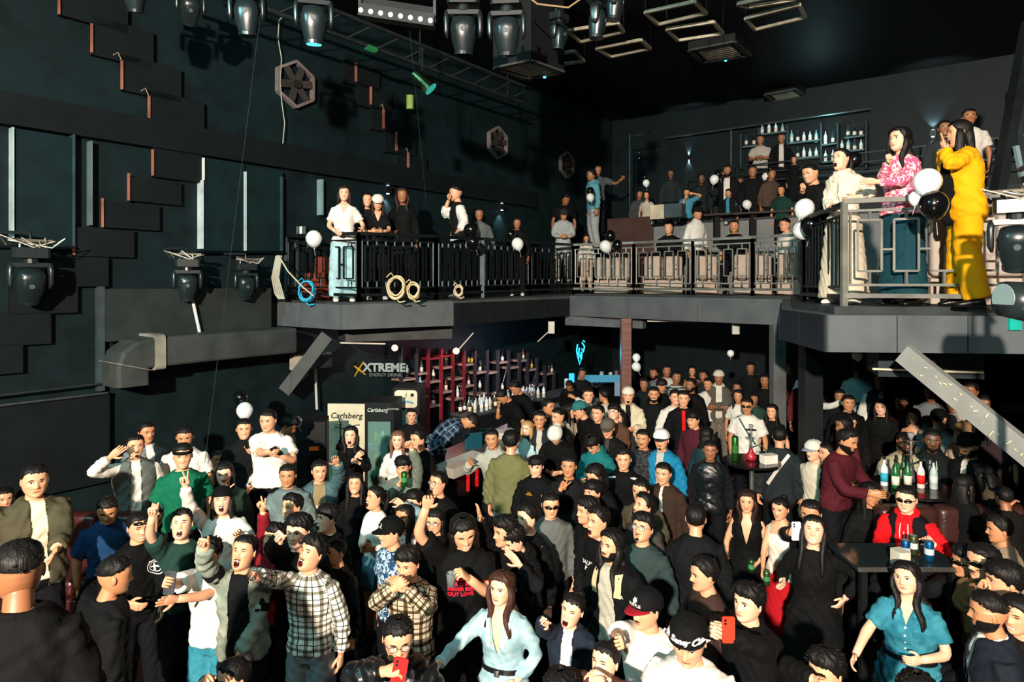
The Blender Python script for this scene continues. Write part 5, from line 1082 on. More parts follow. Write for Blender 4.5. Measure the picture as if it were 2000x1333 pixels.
place_text('XTREME', .21, FX * .1 + UP * .03, FX, UP, mat('paint', '9fb0b2'), 'lettering', root, .01, bold=.008); place_text('ENERGY DRINK', .085, FX * .12 - UP * .1, FX, UP, mat('paint', '77888a'), 'lettering', root, .01)
for a, b in (((-.28, .14), (-.50, -.22)), ((-.50, .10), (-.24, -.10))): link(mesh('cross_stroke', tube([FX * a[0] + UP * a[1], FX * (a[0] + b[0]) / 2 + UP * (a[1] + b[1]) / 2, FX * b[0] + UP * b[1]], [.03, .045, .022], 8, .4), mat('paint', 'e0b020')), 'cross_stroke', root)
p = at(597, 845, 8.9); root = empty('speaker_cabinet', (p[0], p[1], .42), label='black speaker cabinet with an orange label against the left wall', cat='speaker'); link(mesh('cabinet', box((0, .3, .72), (.42, .45, 1.44), rz=.2, bev=.02), mat('paint', '1a1b1c')), 'cabinet', root); link(mesh('grille', box((-.02, .06, .95), (.34, .02, .5), rz=.2), mat('paint', '0d0e0f')), 'grille', root); link(mesh('label', box((.1, .05, .68 + .6 - .19), (.13, .02, .055), rz=.2), mat('paint', 'f0641e')), 'label', root)
# ---------------------------------------------------------------- balloons
BAL = ((613, 467, 16, 1, 10.2, 'white balloon tied to the left end of the dark railing'), (920, 450, 15, 0, 11.2, 'black balloon beside the waiter, upper'), (924, 474, 13, 0, 11.0, 'black balloon under the waiter, lower'), (998, 458, 10, 0, 12.3, 'black balloon behind the white one near the corner'), (1011, 477, 12, 1, 12.2, 'white balloon on the dark railing near the corner'), (1183, 482, 12, 1, 13.4, 'white balloon on the leftmost steel railing'), (1192, 461, 11, 0, 13.6, 'black balloon just above the white one on the steel railing'), (1206, 479, 10, 0, 13.5, 'black balloon right of the white one on the steel railing'),
       (1153, 386, 8, 1, 15.2, 'small white balloon on the dark stair rail'), (1153, 374, 8, 0, 15.3, 'small black balloon on the dark stair rail'), (1571, 408, 19, 1, 8.2, 'white balloon in front of the smiling bald man, upper'), (1584, 440, 20, 0, 8.1, 'black balloon on the corner of the right balcony'), (1566, 451, 17, 1, 8.4, 'white balloon half behind the black one at the corner'), (1811, 356, 26, 1, 6.0, 'large white balloon on the right railing'), (1823, 401, 27, 0, 5.95, 'large black balloon on the right railing'), (1789, 388, 14, 1, 6.1, 'small white balloon end between the two large ones'), (1262, 358, 7, 1, 15.0, 'tiny white balloon in front of the far tier'), (1259, 347, 6, 0, 15.0, 'tiny black balloon in front of the far tier'),
       (1395, 351, 9, 1, 14.1, 'white balloon beside the man with the phone on the tier'), (1403, 341, 8, 0, 14.2, 'black balloon beside the man with the phone on the tier'), (1459, 400, 9, 1, 13.6, 'pale balloon behind the parapet'), (1495, 345, 7, 1, 14.5, 'small white balloon between the two men on the tier'), (478, 803, 16, 1, 8.9, 'white balloon against the left wall above the crowd'), (470, 778, 14, 0, 9.0, 'black balloon against the left wall above the crowd'), (1243, 699, 8, 1, 12.6, 'white balloon hanging by the brown column, upper'), (1243, 717, 9, 1, 12.5, 'white balloon hanging by the brown column, lower'), (1674, 695, 10, 1, 8.6, 'white balloon hanging under the right balcony'), (1427, 691, 7, 1, 12, 'small white balloon hanging in the dark middle'), (1668, 313, 15, 0, 8.0, 'black balloon behind the woman in the cream shawl'), (580, 824, 10, 1, 8.7, 'white balloon beside the speaker cabinet'))
for px, py, r, wh, D, lab in BAL:
    rr = r / F0 * D; c = at(px, py, D); root = empty('balloon', tuple(c), label=lab, cat='balloon'); m = mat('balloon', 'e4e8e6' if wh else '0a0b0c')
    link(mesh('bulb', lathe([(.001, rr * 1.08), (rr * .4, rr * 1.0), (rr * .75, rr * .72), (rr * .97, rr * .28), (rr * .98, -.08 * rr), (rr * .84, -rr * .5), (rr * .55, -rr * .88), (rr * .22, -rr * 1.1), (rr * .08, -rr * 1.16)], n=20), m, True), 'bulb', root); link(mesh('knot', lathe([(rr * .05, -rr * 1.14), (rr * .12, -rr * 1.24), (.001, -rr * 1.22)], n=8), m, True), 'knot', root); link(mesh('string', tube([(0, 0, -rr * 1.2), (0, .02, -rr * 2.2)], .003, 4), mat('plastic', 'b8b8b8')), 'string', root); root.rotation_euler = (rb.uniform(-.4, .4), rb.uniform(-.5, .5), 0)
# ---------------------------------------------------------------- seating and tables
def sofa(c, rz, w, d, h, hx, label, seats=2, kind='leather', group=None, back=True, z=0, arms_=True):
    root = empty('sofa', (c[0], c[1], z), rz, label, 'sofa', group); m = mat(kind, hx)
    def B(name, cc, s, bev=.03):
        bm = bmesh.new(); bmesh.ops.create_cube(bm, size=1); bmesh.ops.scale(bm, vec=s, verts=bm.verts); bmesh.ops.translate(bm, vec=cc, verts=bm.verts); bmesh.ops.bevel(bm, geom=bm.edges[:], offset=min(bev, min(s) * .4), segments=3, affect='EDGES', profile=.6)
        me = bpy.data.meshes.new(name); bm.to_mesh(me); bm.free(); me.materials.append(m); me.shade_smooth(); return link(me, name, root)
    B('base', (0, 0, .15), (w, d, .28), .02)
    for i in range(seats):
        x = -w / 2 + (i + .5) * w / seats; B('seat_cushion', (x, -.05, .37), (w / seats - .01, d - .2, .16), .05)
        if back: B('back_cushion', (x, d / 2 - .11, h / 2 + .16), (w / seats - .01, .2, h - .3), .07)
    if arms_:
        for s in (-1, 1): B('arm', (s * (w / 2 + .06), 0, .3), (.14, d, .6), .05)
    return root
p = at(1860, 1035, 6.0); sofa((4.75, 6.25), .0, 2.3, .75, .95, '38201c', 'brown leather sofa with rounded cushions behind the red hoodie man', 4, z=.6, arms_=False)
sofa((-4.75, 6.55), .0, 2.2, .6, .95, '3c1614', 'dark red leather sofa against the left wall under the standing men', 4, z=.45, arms_=False)
for (x0, x1, D, lab) in ((1168, 1237, 13.95, 'beige upholstered sofa back behind the leftmost steel railing'), (1265, 1345, 13.3, 'beige sofa back behind the seated man in dark jacket'), (1362, 1412, 12.9, 'beige sofa draped with cloth on the middle balcony'), (1443, 1522, 12.3, 'beige sofa back behind the right steel railings'), (1532, 1575, 11.9, 'beige sofa end under the man in glasses')):
    a, b = at(x0, 555, D + .3), at(x1, 555, D); c = (a + b) / 2; w = np.linalg.norm(b - a) * .95; sofa((c[0], c[1] + .35), math.pi - .3, w, .6, .78, 'b8a596', lab, 1 if w < .7 else 2, 'cloth', 'beige sofas on the middle balcony', z=3.54, arms_=False)
p = at(1945, 530, 6.9); sofa((p[0] + .5, p[1] + .2), math.pi - .35, 2.0, .8, .95, 'b3a79c', 'large beige sofa back behind the right railing', 2, 'cloth', z=3.52, arms_=False)
for (px, py, D, w, h, hx, lab) in ((1285, 408, 13.9, .34, .3, 'c8b9a0', 'pale square box lid on the left end of the parapet'), (1318, 412, 13.6, .38, .28, '39484c', 'grey equipment case on the parapet')):
    p = at(px, py, D); thing('equipment_case', box((p[0], p[1], 5.12 + h / 2 + .0), (w, .06 if hx[0] == 'c' else .25, h), rz=-.6, bev=.01), mat('paint', hx), lab, 'case')
for i, px in enumerate((1400, 1470, 1540)): 
    p = at(px, 420, 14.0 - i * .35); o = empty('low_table', (p[0], p[1], 4.55), label='low dark table on the second tier, %s' % ['behind the capped man', 'in the middle of the row', 'at the right end'][i], cat='table', group='tables on the second tier'); link(mesh('tabletop', box((0, 0, .66), (.75, .4, .04), rz=-.6), mat('paint', '3a3634')), 'tabletop', o); link(mesh('pedestal', box((0, 0, .32), (.12, .12, .64)), BLK), 'pedestal', o)
p = at(600, 545, 11.1); sofa((p[0], p[1] + .2), -.5, .75, .45, .72, '7a3626', 'rust coloured armchair behind the left end railing', 1, 'cloth', z=3.49, arms_=False)
def round_table(px, py, D, r, h, label, hx='141414'):
    p = at(px, py, D); z0 = ramp_floor(D); root = empty('round_table', (p[0], p[1], z0), label=label, cat='table'); h = p[2] - z0
    link(mesh('tabletop', lathe([(.001, h - .03), (r, h - .03), (r, h), (.001, h)], n=28), mat('plastic', hx, rough=.15)), 'tabletop', root); link(mesh('stem', lathe([(.03, .02), (.03, h - .03)], n=12), STEEL), 'stem', root); link(mesh('foot', lathe([(.24, 0), (.22, .03), (.03, .05)], n=20), BLK), 'foot', root); return p
def can(p, hx, label, h=.155, r=.031, group=None, name='drink_can', hx2='c8c8c8'):
    o = link(mesh(name, lathe([(r * .8, 0), (r, .012), (r, h - .015), (r * .85, h), (.001, h - .003)], n=14), mat('metal', hx, rough=.3), True), name, None, tuple(p)); tag(o, label, 'can', group); link(mesh('lid', lathe([(r * .8, h - .001), (r * .86, h + .003), (r * .7, h), (.001, h)], n=14), mat('metal', hx2)), 'lid', o); link(mesh('label_band', lathe([(r * 1.01, h * .35), (r * 1.01, h * .65)], n=14), mat('paint', hx2)), 'label_band', o); return o
def hookah(p, label, k=1.0, base='a02030'):
    o = empty('hookah', tuple(p), label=label, cat='hookah'); o.scale = (k,) * 3
    link(mesh('vase', lathe([(.06, 0), (.085, .03), (.08, .08), (.04, .13), (.03, .17), (.035, .18)], n=16), mat('plastic', base), True), 'vase', o); link(mesh('stem', lathe([(.014, .17), (.022, .24), (.013, .28), (.024, .34), (.012, .38), (.02, .44), (.012, .48)], n=12), STEEL, True), 'stem', o); link(mesh('plate', lathe([(.02, .46), (.085, .475), (.087, .48), (.02, .47)], n=18), STEEL, True), 'plate', o); link(mesh('bowl', lathe([(.014, .48), (.035, .53), (.038, .555), (.03, .56), (.001, .55)], n=14), mat('paint', '8a8a90'), True), 'bowl', o)
    link(mesh('hose', tube([(.02, 0, .2), (.14, -.03, .26), (.22, -.05, .16), (.2, -.08, .05), (.08, -.14, .012)], .011, 7), mat('leather', '2a3436'), True), 'hose', o); return o
TB = round_table(1468, 900, 8.1, .34, 1.0, 'round black high table with hookah, can and tissue box in the crowd')
hookah(TB + (-.0, .02, 0), 'hookah with a dark red glass base on the high table', .78); can(TB + (-.21, -.02, 0), '3f8a3f', 'tall green can on the high table beside the hookah', .3, .04, hx2='2f6a30'); thing('tissue_box', box(tuple(TB + (.17, -.1, .05)), (.19, .12, .1), rz=.3, bev=.01), mat('paint', 'e9e2d6'), 'white tissue box on the high table', 'tissue box')
hookah(LW.pt(665, 905, 1.4) * (1, 1, 0) + (0, 0, 1.22), 'silver hookah beside the cream fridge panel', .85, '202428')
T2 = round_table(1775, 950, 7.0, .42, .8, 'dark round table crowded with green bottles before the seated men')
for i, (dx, dy, hx, lb_, lab) in enumerate(((-.20, -.1, '1c5a2c', 'e8e4c8', 'green bottle on the bottle table, leftmost'), (-.10, .06, '2a6a34', '2a6a34', 'green bottle on the bottle table, behind the front ones'), (-.06, -.08, '1f5f30', 'd8d8c0', 'green bottle on the bottle table, front middle'), (-.25, .02, 'cfd8d4', '30a0b8', 'clear bottle with blue label on the bottle table'), (.09, -.06, 'd8c8c0', 'd02020', 'bottle with red and white label on the bottle table'), (.20, -.1, 'a8b8b4', 'c8d0cc', 'tall clear bottle on the bottle table, right'), (.27, .03, '9fb0ac', 'a8b4b0', 'tall clear bottle on the bottle table, far right'), (.02, .12, '1c4a28', 'c8c8b0', 'dark green bottle at the back of the bottle table'))): bottle(T2 + (dx, dy, 0), .31, .038, hx, lab, None, 0, lb_)
hookah(T2 + (.12, .16, 0), 'hookah standing among the bottles before the seated men', .95, '3a3a40')
T3 = at(1745, 1088, 5.45); root = empty('low_table', (T3[0], T3[1], .6), .0, 'low glass topped table with cans before the red hoodie man', 'table'); link(mesh('tabletop', box((0, 0, T3[2] - .6), (.85, .5, .03), bev=.02), mat('plastic', '20282a', rough=.08)), 'tabletop', root); link(mesh('edge_trim', box((0, -.25, T3[2] - .598), (.85, .012, .035)), STEEL), 'edge_trim', root)
for sx in (-1, 1):
    for sy in (-1, 1): link(mesh('leg', box((sx * .36, sy * .2, (T3[2] - .62) / 2), (.05, .05, T3[2] - .62)), BLK), 'leg', root)
tz = T3[2] + .016
for px, dx, dy, hx, lab in ((0, .165, .0, '6a7450', 'green printed can on the low table, tallest'), (0, .04, -.1, '2a6fb0', 'blue can on the low table, left'), (0, .22, -.12, '1f7fc8', 'blue can on the low table, right')): can((T3[0] + dx, T3[1] + dy, tz), hx, lab, .16 if px == 0 else .12, .035, hx2='b8c4c8')
thing('tissue_box', box((T3[0] - .06, T3[1] - .2, tz + .06), (.1, .12, .12), rz=.2, bev=.01), mat('paint', 'd8d0bc'), 'white tissue box on the near edge of the low table', 'tissue box')
p = at(1985, 430, 4.9); moving_head(p + UP * .05, .8, .4, -.6, 'moving head light on the right railing, cut by the frame', group='stage lights at the right edge', cables=True)
p = at(1990, 590, 4.3); root = empty('par_light', tuple(p), label='large black barrel stage light at the right edge below the railing', cat='stage light', group='stage lights at the right edge'); link(mesh('barrel', tube([(-.1, 0, .02), (.05, 0, .0), (.3, 0, -.02)], [.115, .13, .14], 20), mat('plastic', '20282a', rough=.25), True), 'barrel', root); link(mesh('lens', tube([(-.10, 0, .02), (-.105, 0, .02)], .1, 20), mat('plastic', '8aa0a0', rough=.1)), 'lens', root); link(mesh('bracket', tube([(.1, 0, .12), (.1, 0, .3), (.3, 0, .35)], .02, 6), MHC), 'bracket', root)
# stage riser under the guards in the foreground
tag(link(mesh('stage_riser', box((-1.9, 2.7, .5), (2.2, 1.2, 1.0), bev=.02), mat('paint', '101112')), 'stage_riser'), 'black stage riser under the foreground guard, below the frame', 'stage riser')

struct('trim_6', bar(at(2012, 40, 8.6), at(1938, 430, 8.6), .16, .12, ref=(1, 0, 0)), mat('paint', '1a1f21')); struct('trim_7', bar(at(1970, 180, 8.8), at(2020, 420, 8.8), .08, .08, ref=(1, 0, 0)), mat('paint', '2a3436')); struct('trim_8', bar(at(1984, 285, 8.4), at(1996, 345, 8.4), .05, .05, ref=(1, 0, 0)), mat('paint', '7e9498'))
pl = empty('menu_stand', tuple(at(580, 452, 11.0)), label='row of small menu cards standing on the ledge at the left end', cat='menu')
for i in range(5): link(mesh('card', box((i * .055 - .11, i * .01, 0), (.045, .006, .17), rz=.3), mat('paint', 'c8ccca' if i % 2 else '3a4446')), 'card', pl)
link(mesh('tray', box((0, .02, -.1), (.34, .1, .03)), mat('paint', '15191a')), 'tray', pl); link(mesh('stand', box((0, .02, -.5), (.05, .05, .8)), mat('paint', '15191a')), 'stand', pl)

ls_ = empty('light_stand', (3.66, 4.55, 0), label='black pole at the right edge carrying the two stage lights', cat='light stand', group=None)
link(mesh('pole', tube([(0, 0, .03), (0, 0, 4.75)], .03, 10), MHC), 'pole', ls_); link(mesh('foot', lathe([(.3, 0), (.28, .03), (.04, .05)], n=20), MHC), 'foot', ls_); link(mesh('arm', tube([(0, 0, 4.62), (.12, .35, 4.6)], .02, 8), MHC), 'arm', ls_); link(mesh('arm', tube([(0, 0, 3.9), (-.05, -.2, 3.85)], .02, 8), MHC), 'arm', ls_)
# raised booths at both sides
struct('booth_floor_left', prism([(-6.4, 5.0), (-3.7, 5.0), (-2.95, 6.4), (-2.55, 7.6), (-2.1, 9.0), (-3.3, 10.2), (-5.6, 8.4)], 0, .45), mat('floor', '17100e')); struct('booth_floor_right', prism([(2.95, 5.15), (5.9, 5.15), (8.2, 9.0), (4.3, 9.0)], 0, .6), mat('floor', '17100e'))
K = '060708'; N_ = 'N'
# ---- front left and left side
P(8, 952, 10, 'young man seated at the far left edge, cut by the frame', L=.45, sit=.45, top=('1a1a1c', 'S'), D=7.4, sk=1)
P(68, 906, 12, 'stocky man in olive brown jacket over cream tee at the far left', D=5.35, L=.45, w=1.15, hd=(-5, 0, 0), out=('4a4634', .05, .07), top=('ded4b6', 'L'), r=(15, 1075, .1), l=(108, 1088, .35), lh='flat', hr='short', sk=1)
P(37, 1058, 160, 'security guard in black seen from behind in the bottom left corner', D=2.7, L=1.0, hd=(25, -4, 0), top=('0e0e10', 'L'), out=('0b0b0d', 0, 0), hr='under', w=1.05, sk=3, bot=('p', '0b0b0d'))
P(224, 1088, 100, 'man with slicked undercut hair in black jacket facing right, front left', h=1.84, hd=(-5, -5, 0), out=('0f1114', 0, 0), hr='under', bd='m', sk=2, bot=('p', '0c0c10'))
P(210, 971, -5, 'man in bright blue polo shirt looking down, seated at left', L=.45, sit=.45, hd=(0, -14, 0), top=('14385e', 'S', 'collar'), sk=2, ln=8)
P(271, 1000, 20, 'smiling man with sunglasses pushed up and black sweater with round white emblem', e=1, h=1.76, top=(K, 'L', 'collar'), hr='short', g='brow', r=(250, 1180, .2), l=(318, 1200, .2), sk=1)
CROSS = PEOPLE[-1]
P(264, 848, 5, 'man in grey green vest and white shirt waving his hand at far left', L=.45, hd=(5, 5, 0), top=('d8d6ca', 'L', 'collar'), out=('59605a', .045, .06, 'cloth', None, 'N'), bd='g', r=(216, 893, .3), rh='open', l='d', sk=1, w=1.08)
P(286, 823, 25, 'man in grey open shirt over white standing behind the waving man', L=.45, top=('dcdcd6', 'L', 'collar'), out=('6f7a7c', .05, .06), sk=2, e=0)
P(357, 866, 0, 'smiling man in green tee with dark headband', L=.45, e=1, top=('0a6044', 'S'), out=None, sk=1, l='d', cap=None, hr='under')
GREEN = PEOPLE[-1]
P(361, 832, -5, 'man in white tee looking down behind the green tee man', L=.45, top=('dfddd4', 'S'), hd=(0, -10, 0), sk=2)
P(477, 817, 0, 'man in black turtleneck under the white balloon at the left wall', L=.45, top=('0f1416', 'L', 'turtle'), sk=1, e=1)
P(425, 878, 15, 'short haired man half hidden in shadow by the left wall', sk=3, top=('1a1a18', 'L'), hr='buzz', h=1.62)
P(492, 858, 15, 'man in pale printed shirt bending his head down', L=.3, hd=(5, -35, 0), hr='quiff', top=('d2d2cc', 'T', 'collar', 'pattern', '3c444c'), sk=1, ln=12, l=(470, 985, .3))
P(438, 902, -5, 'long haired man with a finger on his lips, dark striped collar', h=1.78, hr='bob', r=(430, 962, .25), rh='point', top=('28382f', 'L', 'collar'), sk=0, bd='m')
P(434, 954, 0, 'shouting man with moustache and black bucket hat in white tee', e=2, hd=(-5, 18, 0), top=('ddd9cc', 'L'), bd='m', cap=(K, K, 'beanie'), hr='bob', r=(352, 925, .35), rh='peace', l=(470, 1045, .3), sk=0)
P(355, 998, 5, 'shouting man in dark green tee pointing with his bent arm', e=2, hd=(-15, 22, 0), top=('1c3a32', 'S'), r=(291, 968, .5), rh='point', l='d', sk=0, hr='quiff')
P(477, 1047, -15, 'shouting man in open grey green denim shirt raising his arm', e=2, hd=(-12, 20, 4), h=1.76, top=('101418', 'S'), out=('6e7a70', .07, .10, 'denim', '9aa392'), r=(391, 1046, .45), rh='point', l=(462, 1292, .2), sk=1, hr='short', bd='m', bot=('p', '14161c'))
P(408, 1052, -30, 'man in white tee and teal jeans reaching out with a phone', h=1.72, D=5.3, hd=(0, -5, 0), top=('ddd9cf', 'S'), bot=('p', '1f6f80', 0, 'denim'), r=(318, 1140, .5), rh='grip', l=(318, 1180, .55), lh='open', sk=1, hr='fluffy')
PH1 = PEOPLE[-1]
P(455, 1284, -60, 'dark haired person with a pink hair band at the bottom edge left', f=1, h=1.6, D=3.75, hr='bun', top=('17181a', 'L'), r=(392, 1318, .3), rh='grip', sk=1, hd=(0, 5, 0), hc='0e0b0a')
P(524, 799, -20, 'broad man in plain white tee looking at his phone by the left wall', L=.5, h=1.8, w=1.12, top=('e4e0d6', 'S'), r=(528, 882, .35), rh='grip', l=(546, 890, .3), lh='grip', sk=1, hd=(-5, -4, 0))
WT = PEOPLE[-1]
P(566, 815, 60, 'person in dim beige top looking down behind the white tee man', L=.45, h=1.66, hd=(0, -30, 0), top=('8a7c6c', 'L'), sk=3, hr='fluffy')
P(562, 906, -10, 'man in grey green shirt with quiet face, middle left', top=('5a6a68', 'L', 'collar', 'denim'), sk=2, h=1.76, hr='short')
P(536, 1024, -35, 'shouting man raising a maroon sleeved arm with two fingers', e=2, hd=(-15, 15, 0), top=('7a1420', 'L'), r=(521, 925, .15, (-.2, .3, -1)), rh='peace', sk=1, hr='fluffy', D=5.75)
P(583, 1006, -20, 'fluffy haired man in black pointing up past his face', hd=(-10, 5, 0), top=(K, 'L'), hr='curl', r=(545, 1050, .4), rh='point', sk=0, e=0, D=5.45)
P(571, 965, -40, 'man with swept quiff looking left in dark shirt', hd=(-10, 8, 0), top=('20262a', 'L'), hr='quiff', e=1, sk=1)
P(640, 984, -55, 'laughing man with black bowl cut in profile', e=2, hd=(-10, 8, 0), top=(K, 'L'), hr='fringe', sk=0)
P(624, 898, 0, 'man in teal grey jacket and tan printed tee waving', top=('8a7a58', 'L'), out=('46646a', .07, .09), l=(658, 900, .3), lh='open', hd=(8, 0, 0), sk=1, w=1.08)
LEVI = PEOPLE[-1]
P(694, 923, -5, 'smiling long haired woman in black, middle left', f=1, e=1, top=(K, 'L'), hr='long', sk=1, hd=(-5, 8, 0), h=1.66)
P(733, 948, -50, 'shouting woman in tight white long sleeve top and denim shorts', f=1, e=2, hd=(-15, 12, 0), top=('e6e2d6', 'L', 'tight'), bot=('s', '4a6478', 0, 'denim'), hr='pony', h=1.66, r=(706, 1068, .3), l=(728, 1072, .35), lh='grip', sk=1)
P(764, 1012, -60, 'man in black cap with white monogram and floral blue shirt', cap=(K, K), hd=(-5, 3, 0), hr='short', top=('1b3d5c', 'S', 'collar', 'pattern', 'a9c0d0'), e=1, sk=1)
CAP1 = PEOPLE[-1]
P(790, 984, -25, 'long haired woman in floral top behind the capped man', f=1, hd=(-10, 5, 0), top=('c8b0a8', 'S', 'crew', 'pattern', '8a2438'), sk=2, h=1.66, hr='long')
P(797, 1069, -25, 'young man in brown plaid shirt with hands over his mouth', hd=(-5, -4, 0), top=('b0a48c', 'L', 'collar', 'plaid', '2a1a12'), r=(772, 1148, .24), l=(790, 1150, .24), hr='fluffy', sk=1, rh='relax', lh='relax')
P(778, 1204, -5, 'man in round glasses and black leather jacket holding a red phone', h=1.78, g='clear', hd=(8, -10, 0), out=('101214', 0, 0, 'leather'), hr='short', r=(752, 1312, .3), rh='grip', sk=1, w=1.05)
REDPH = PEOPLE[-1]
P(610, 1050, -25, 'shouting man in large black and white plaid shirt, front left', e=2, h=1.76, hd=(-22, 24, 4), top=('e2dfd2', 'L', 'collar', 'plaid', '0c0e12'), hr='fluffy', r=(500, 1122, .45), rh='point', l='d', bot=('p', '7c8084'), sk=1, bd='m')
P(655, 1052, -60, 'man with shaved head in black behind the plaid shirt man', D=5.7, hr='buzz', top=(K, 'L'), sk=2, hd=(0, 4, 0))
P(685, 832, -10, 'shouting long haired woman in black by the cream fridge panel', f=1, e=2, L=.3, h=1.66, top=(K, 'L'), out=(K, .04, .05), hr='wave', r=(697, 892, .3, (-.6, .4, -.8)), rh='open', l=(700, 905, .3), lh='grip', sk=0, hd=(0, 8, 0))
P(777, 840, -8, 'light haired woman in white with long straight hair by the fridges', f=1, L=.25, h=1.66, hc='6a4a38', top=('dedad0', 'L'), hr='long', sk=0)
P(817, 838, -55, 'man in black shirt and red tie in profile by the fridges', L=.2, h=1.76, hr='quiff', top=(K, 'L', 'collar'), sk=1, l='d', bd='g')
TIE1 = PEOPLE[-1]
P(804, 797, 0, 'barman in black shirt standing before the tall fridge', L=.2, D=10.3, top=('111214', 'L', 'collar'), sk=1)
P(787, 890, -20, 'young man drinking from a green can with his arm up', hd=(0, -8, 0), top=('6a7466', 'L'), r=(780, 945, .25), rh='grip', l=(802, 872, .2, (.5, .3, -.8)), lh='fist', hr='fringe', sk=1)
CAN1 = PEOPLE[-1]
P(808, 955, -30, 'young woman in pale blue denim jacket behind the can drinker', f=1, D=6.6, h=1.6, hd=(-10, 5, 0), top=('5b7c88', 'L', 'collar', 'denim', '8aa6ae'), hr='fringe', l=(786, 985, .3), e=1, sk=0)
P(856, 921, -40, 'shouting man in glasses and black tee holding his chin', e=2, g='clear', hd=(-8, 12, 0), top=(K, 'S'), r=(838, 985, .25), rh='fist', hr='short', sk=1, bd='m')
P(850, 992, -15, 'person in glasses peering under the raised arm', g='clear', h=1.66, top=(K, 'S'), hr='bob', hd=(-5, -3, 0), sk=1, D=6.2)
P(905, 1006, 5, 'grinning man in black tee with red lettering, one arm raised', e=1, h=1.72, hd=(8, -18, -6), top=(K, 'S'), r=(832, 992, .2, (-1, .2, -.3)), rh='relax', l=(915, 1130, .3), lh='grip', hr='bob', sk=1, bot=('p', '0d0d0f'), D=5.25)
REDTEE = PEOPLE[-1]
# ---- centre: by the bar
P(1007, 745, -50, 'barman in black bending over the counter behind the folded cloths', L=.25, top=(K, 'T'), hd=(0, -20, 0), sk=2, D=11.8, ln=14)
P(981, 764, -60, 'bartender leaning forward with his hand on his face', L=.25, top=(K, 'S'), hd=(0, -25, 0), sk=2, D=11.2, ln=25, r='m', hr='buzz')
P(919, 812, 100, 'man in blue plaid shirt slumped over the bar counter', L=.2, D=9.6, ln=62, hd=(0, -20, 0), top=('2a3c50', 'L', 'collar', 'plaid', '8ea2b4'), hr='fluffy', sk=2)
P(1137, 719, 15, 'barman with reddish face under the blue neon emblem', L=.4, D=14.0, top=('10151a', 'L'), sk=3)
P(1112, 745, -10, 'person in black bending down below the neon emblem', L=.4, D=13.2, h=1.55, ln=40, top=(K, 'L'), sk=3, bot=('p', '1478a8'))
P(1149, 757, 5, 'man in olive shirt near the bar end, dark short hair', top=('4a4a3c', 'L', 'collar'), sk=1)
P(1180, 760, -120, 'person in white sweatshirt stretching an arm behind the capped man', top=('c8c4b8', 'L'), l=(.2, -.45, .2), sk=2, hr='short', D=11.2, L=.4)
P(1071, 778, 50, 'man in dark shirt turned right near the bar', top=('2b2a26', 'L'), sk=2)
P(1090, 797, -50, 'man in black turning left, shaved sides', top=(K, 'L'), sk=1, hr='under')
P(1112, 788, 70, 'dark haired woman in furry beige sleeves leaning to a man', f=1, top=('a89c84', 'L'), hr='long', sk=1, l='f', h=1.6)
P(1133, 785, -70, 'man in teal cap and black top hugging a woman', cap=('2a6a6e', '2a6a6e', 'back'), top=(K, 'L'), sk=1, ln=14, hd=(0, -5, 0))
P(1227, 757, 0, 'laughing man in white cap and cream jacket', e=2, cap=('d8d0c0', 'd8d0c0', 'back'), top=('1c1c1c', 'L'), out=('cfc6a8', .04, .05), r='c', l='c', sk=1)
P(1277, 755, 0, 'smiling bearded man in black sweater, back row centre', e=1, top=('101416', 'L'), bd='b', sk=2, w=1.1, hr='short')
P(1199, 788, -25, 'person in glasses and brown satin jacket holding a drink', g='clear', top=('54382a', 'L'), hr='fringe', r='c', l='c', sk=0, hd=(0, 8, 0))
P(1187, 819, -10, 'man in brown cap and dark jacket looking down', cap=('5a5248', '4a443c'), hd=(0, -10, 0), out=('16181a', .03, .04), top=('3a3a34', 'L'), sk=1)
P(1030, 821, -30, 'blonde woman in pale blue knitted sweater', f=1, hc='a88a58', top=('a9c4c8', 'L'), hr='long', sk=0, h=1.58)
P(1054, 802, -5, 'man with open mouth in dark striped jacket beside the blonde woman', e=1, out=('20242a', .04, .05), top=('b8b4a8', 'L'), sk=2)
P(961, 838, -10, 'man in light grey hoodie leaning on the bar counter', L=.15, h=1.74, top=('a3a398', 'L', 'hood'), r=(918, 905, .2), rh='relax', l='d', sk=2, e=0, sd=-6)
P(999, 842, 165, 'man in khaki bomber jacket seen from behind', h=1.82, hr='curl', out=('6a6a44', 0, 0), top=('3a3a2a', 'L'), bot=('p', '5d6c78', 0, 'denim'), w=1.08, hd=(-10, 0, 0))
P(1085, 838, -15, 'man in white cap and black jacket looking at his phone', cap=('dad6cc', 'dad6cc', 'back'), hd=(0, -35, 0), ln=12, out=(K, 0, 0), r='c', l='c', rh='grip', lh='grip', sk=1)
P(1047, 890, -10, 'young man in black jacket with small yellow chest logo', h=1.7, out=('0c0d0f', 0, 0), hr='fringe', sk=0, hd=(0, -5, 0))
TNF = PEOPLE[-1]
P(1111, 890, -10, 'man in dark grey sweater pointing two fingers up', top=('1b1c1e', 'L'), r=(1096, 955, .25), rh='peace', sk=2, hr='short', hd=(0, 5, 0))
P(1158, 852, -30, 'young man in teal sweatshirt looking down, phone in hand', top=('14686a', 'L', 'hood'), hd=(-5, -30, 0), hr='fringe', sk=1, r='c', ln=8)
P(1163, 905, -40, 'dark haired woman looking down behind the pointing man', f=1, top=(K, 'L'), hr='bob', hd=(0, -15, 0), sk=1, D=7.0)
P(1218, 876, -5, 'young man in black track jacket with white shoulder stripes', h=1.75, out=(K, 0, 0), hr='quiff', sk=1)
ADI = PEOPLE[-1]
P(1256, 838, -15, 'man in dark camouflage shirt with moustache', top=('34363a', 'S', 'crew', 'pattern', '15181a'), bd='m', sk=2)
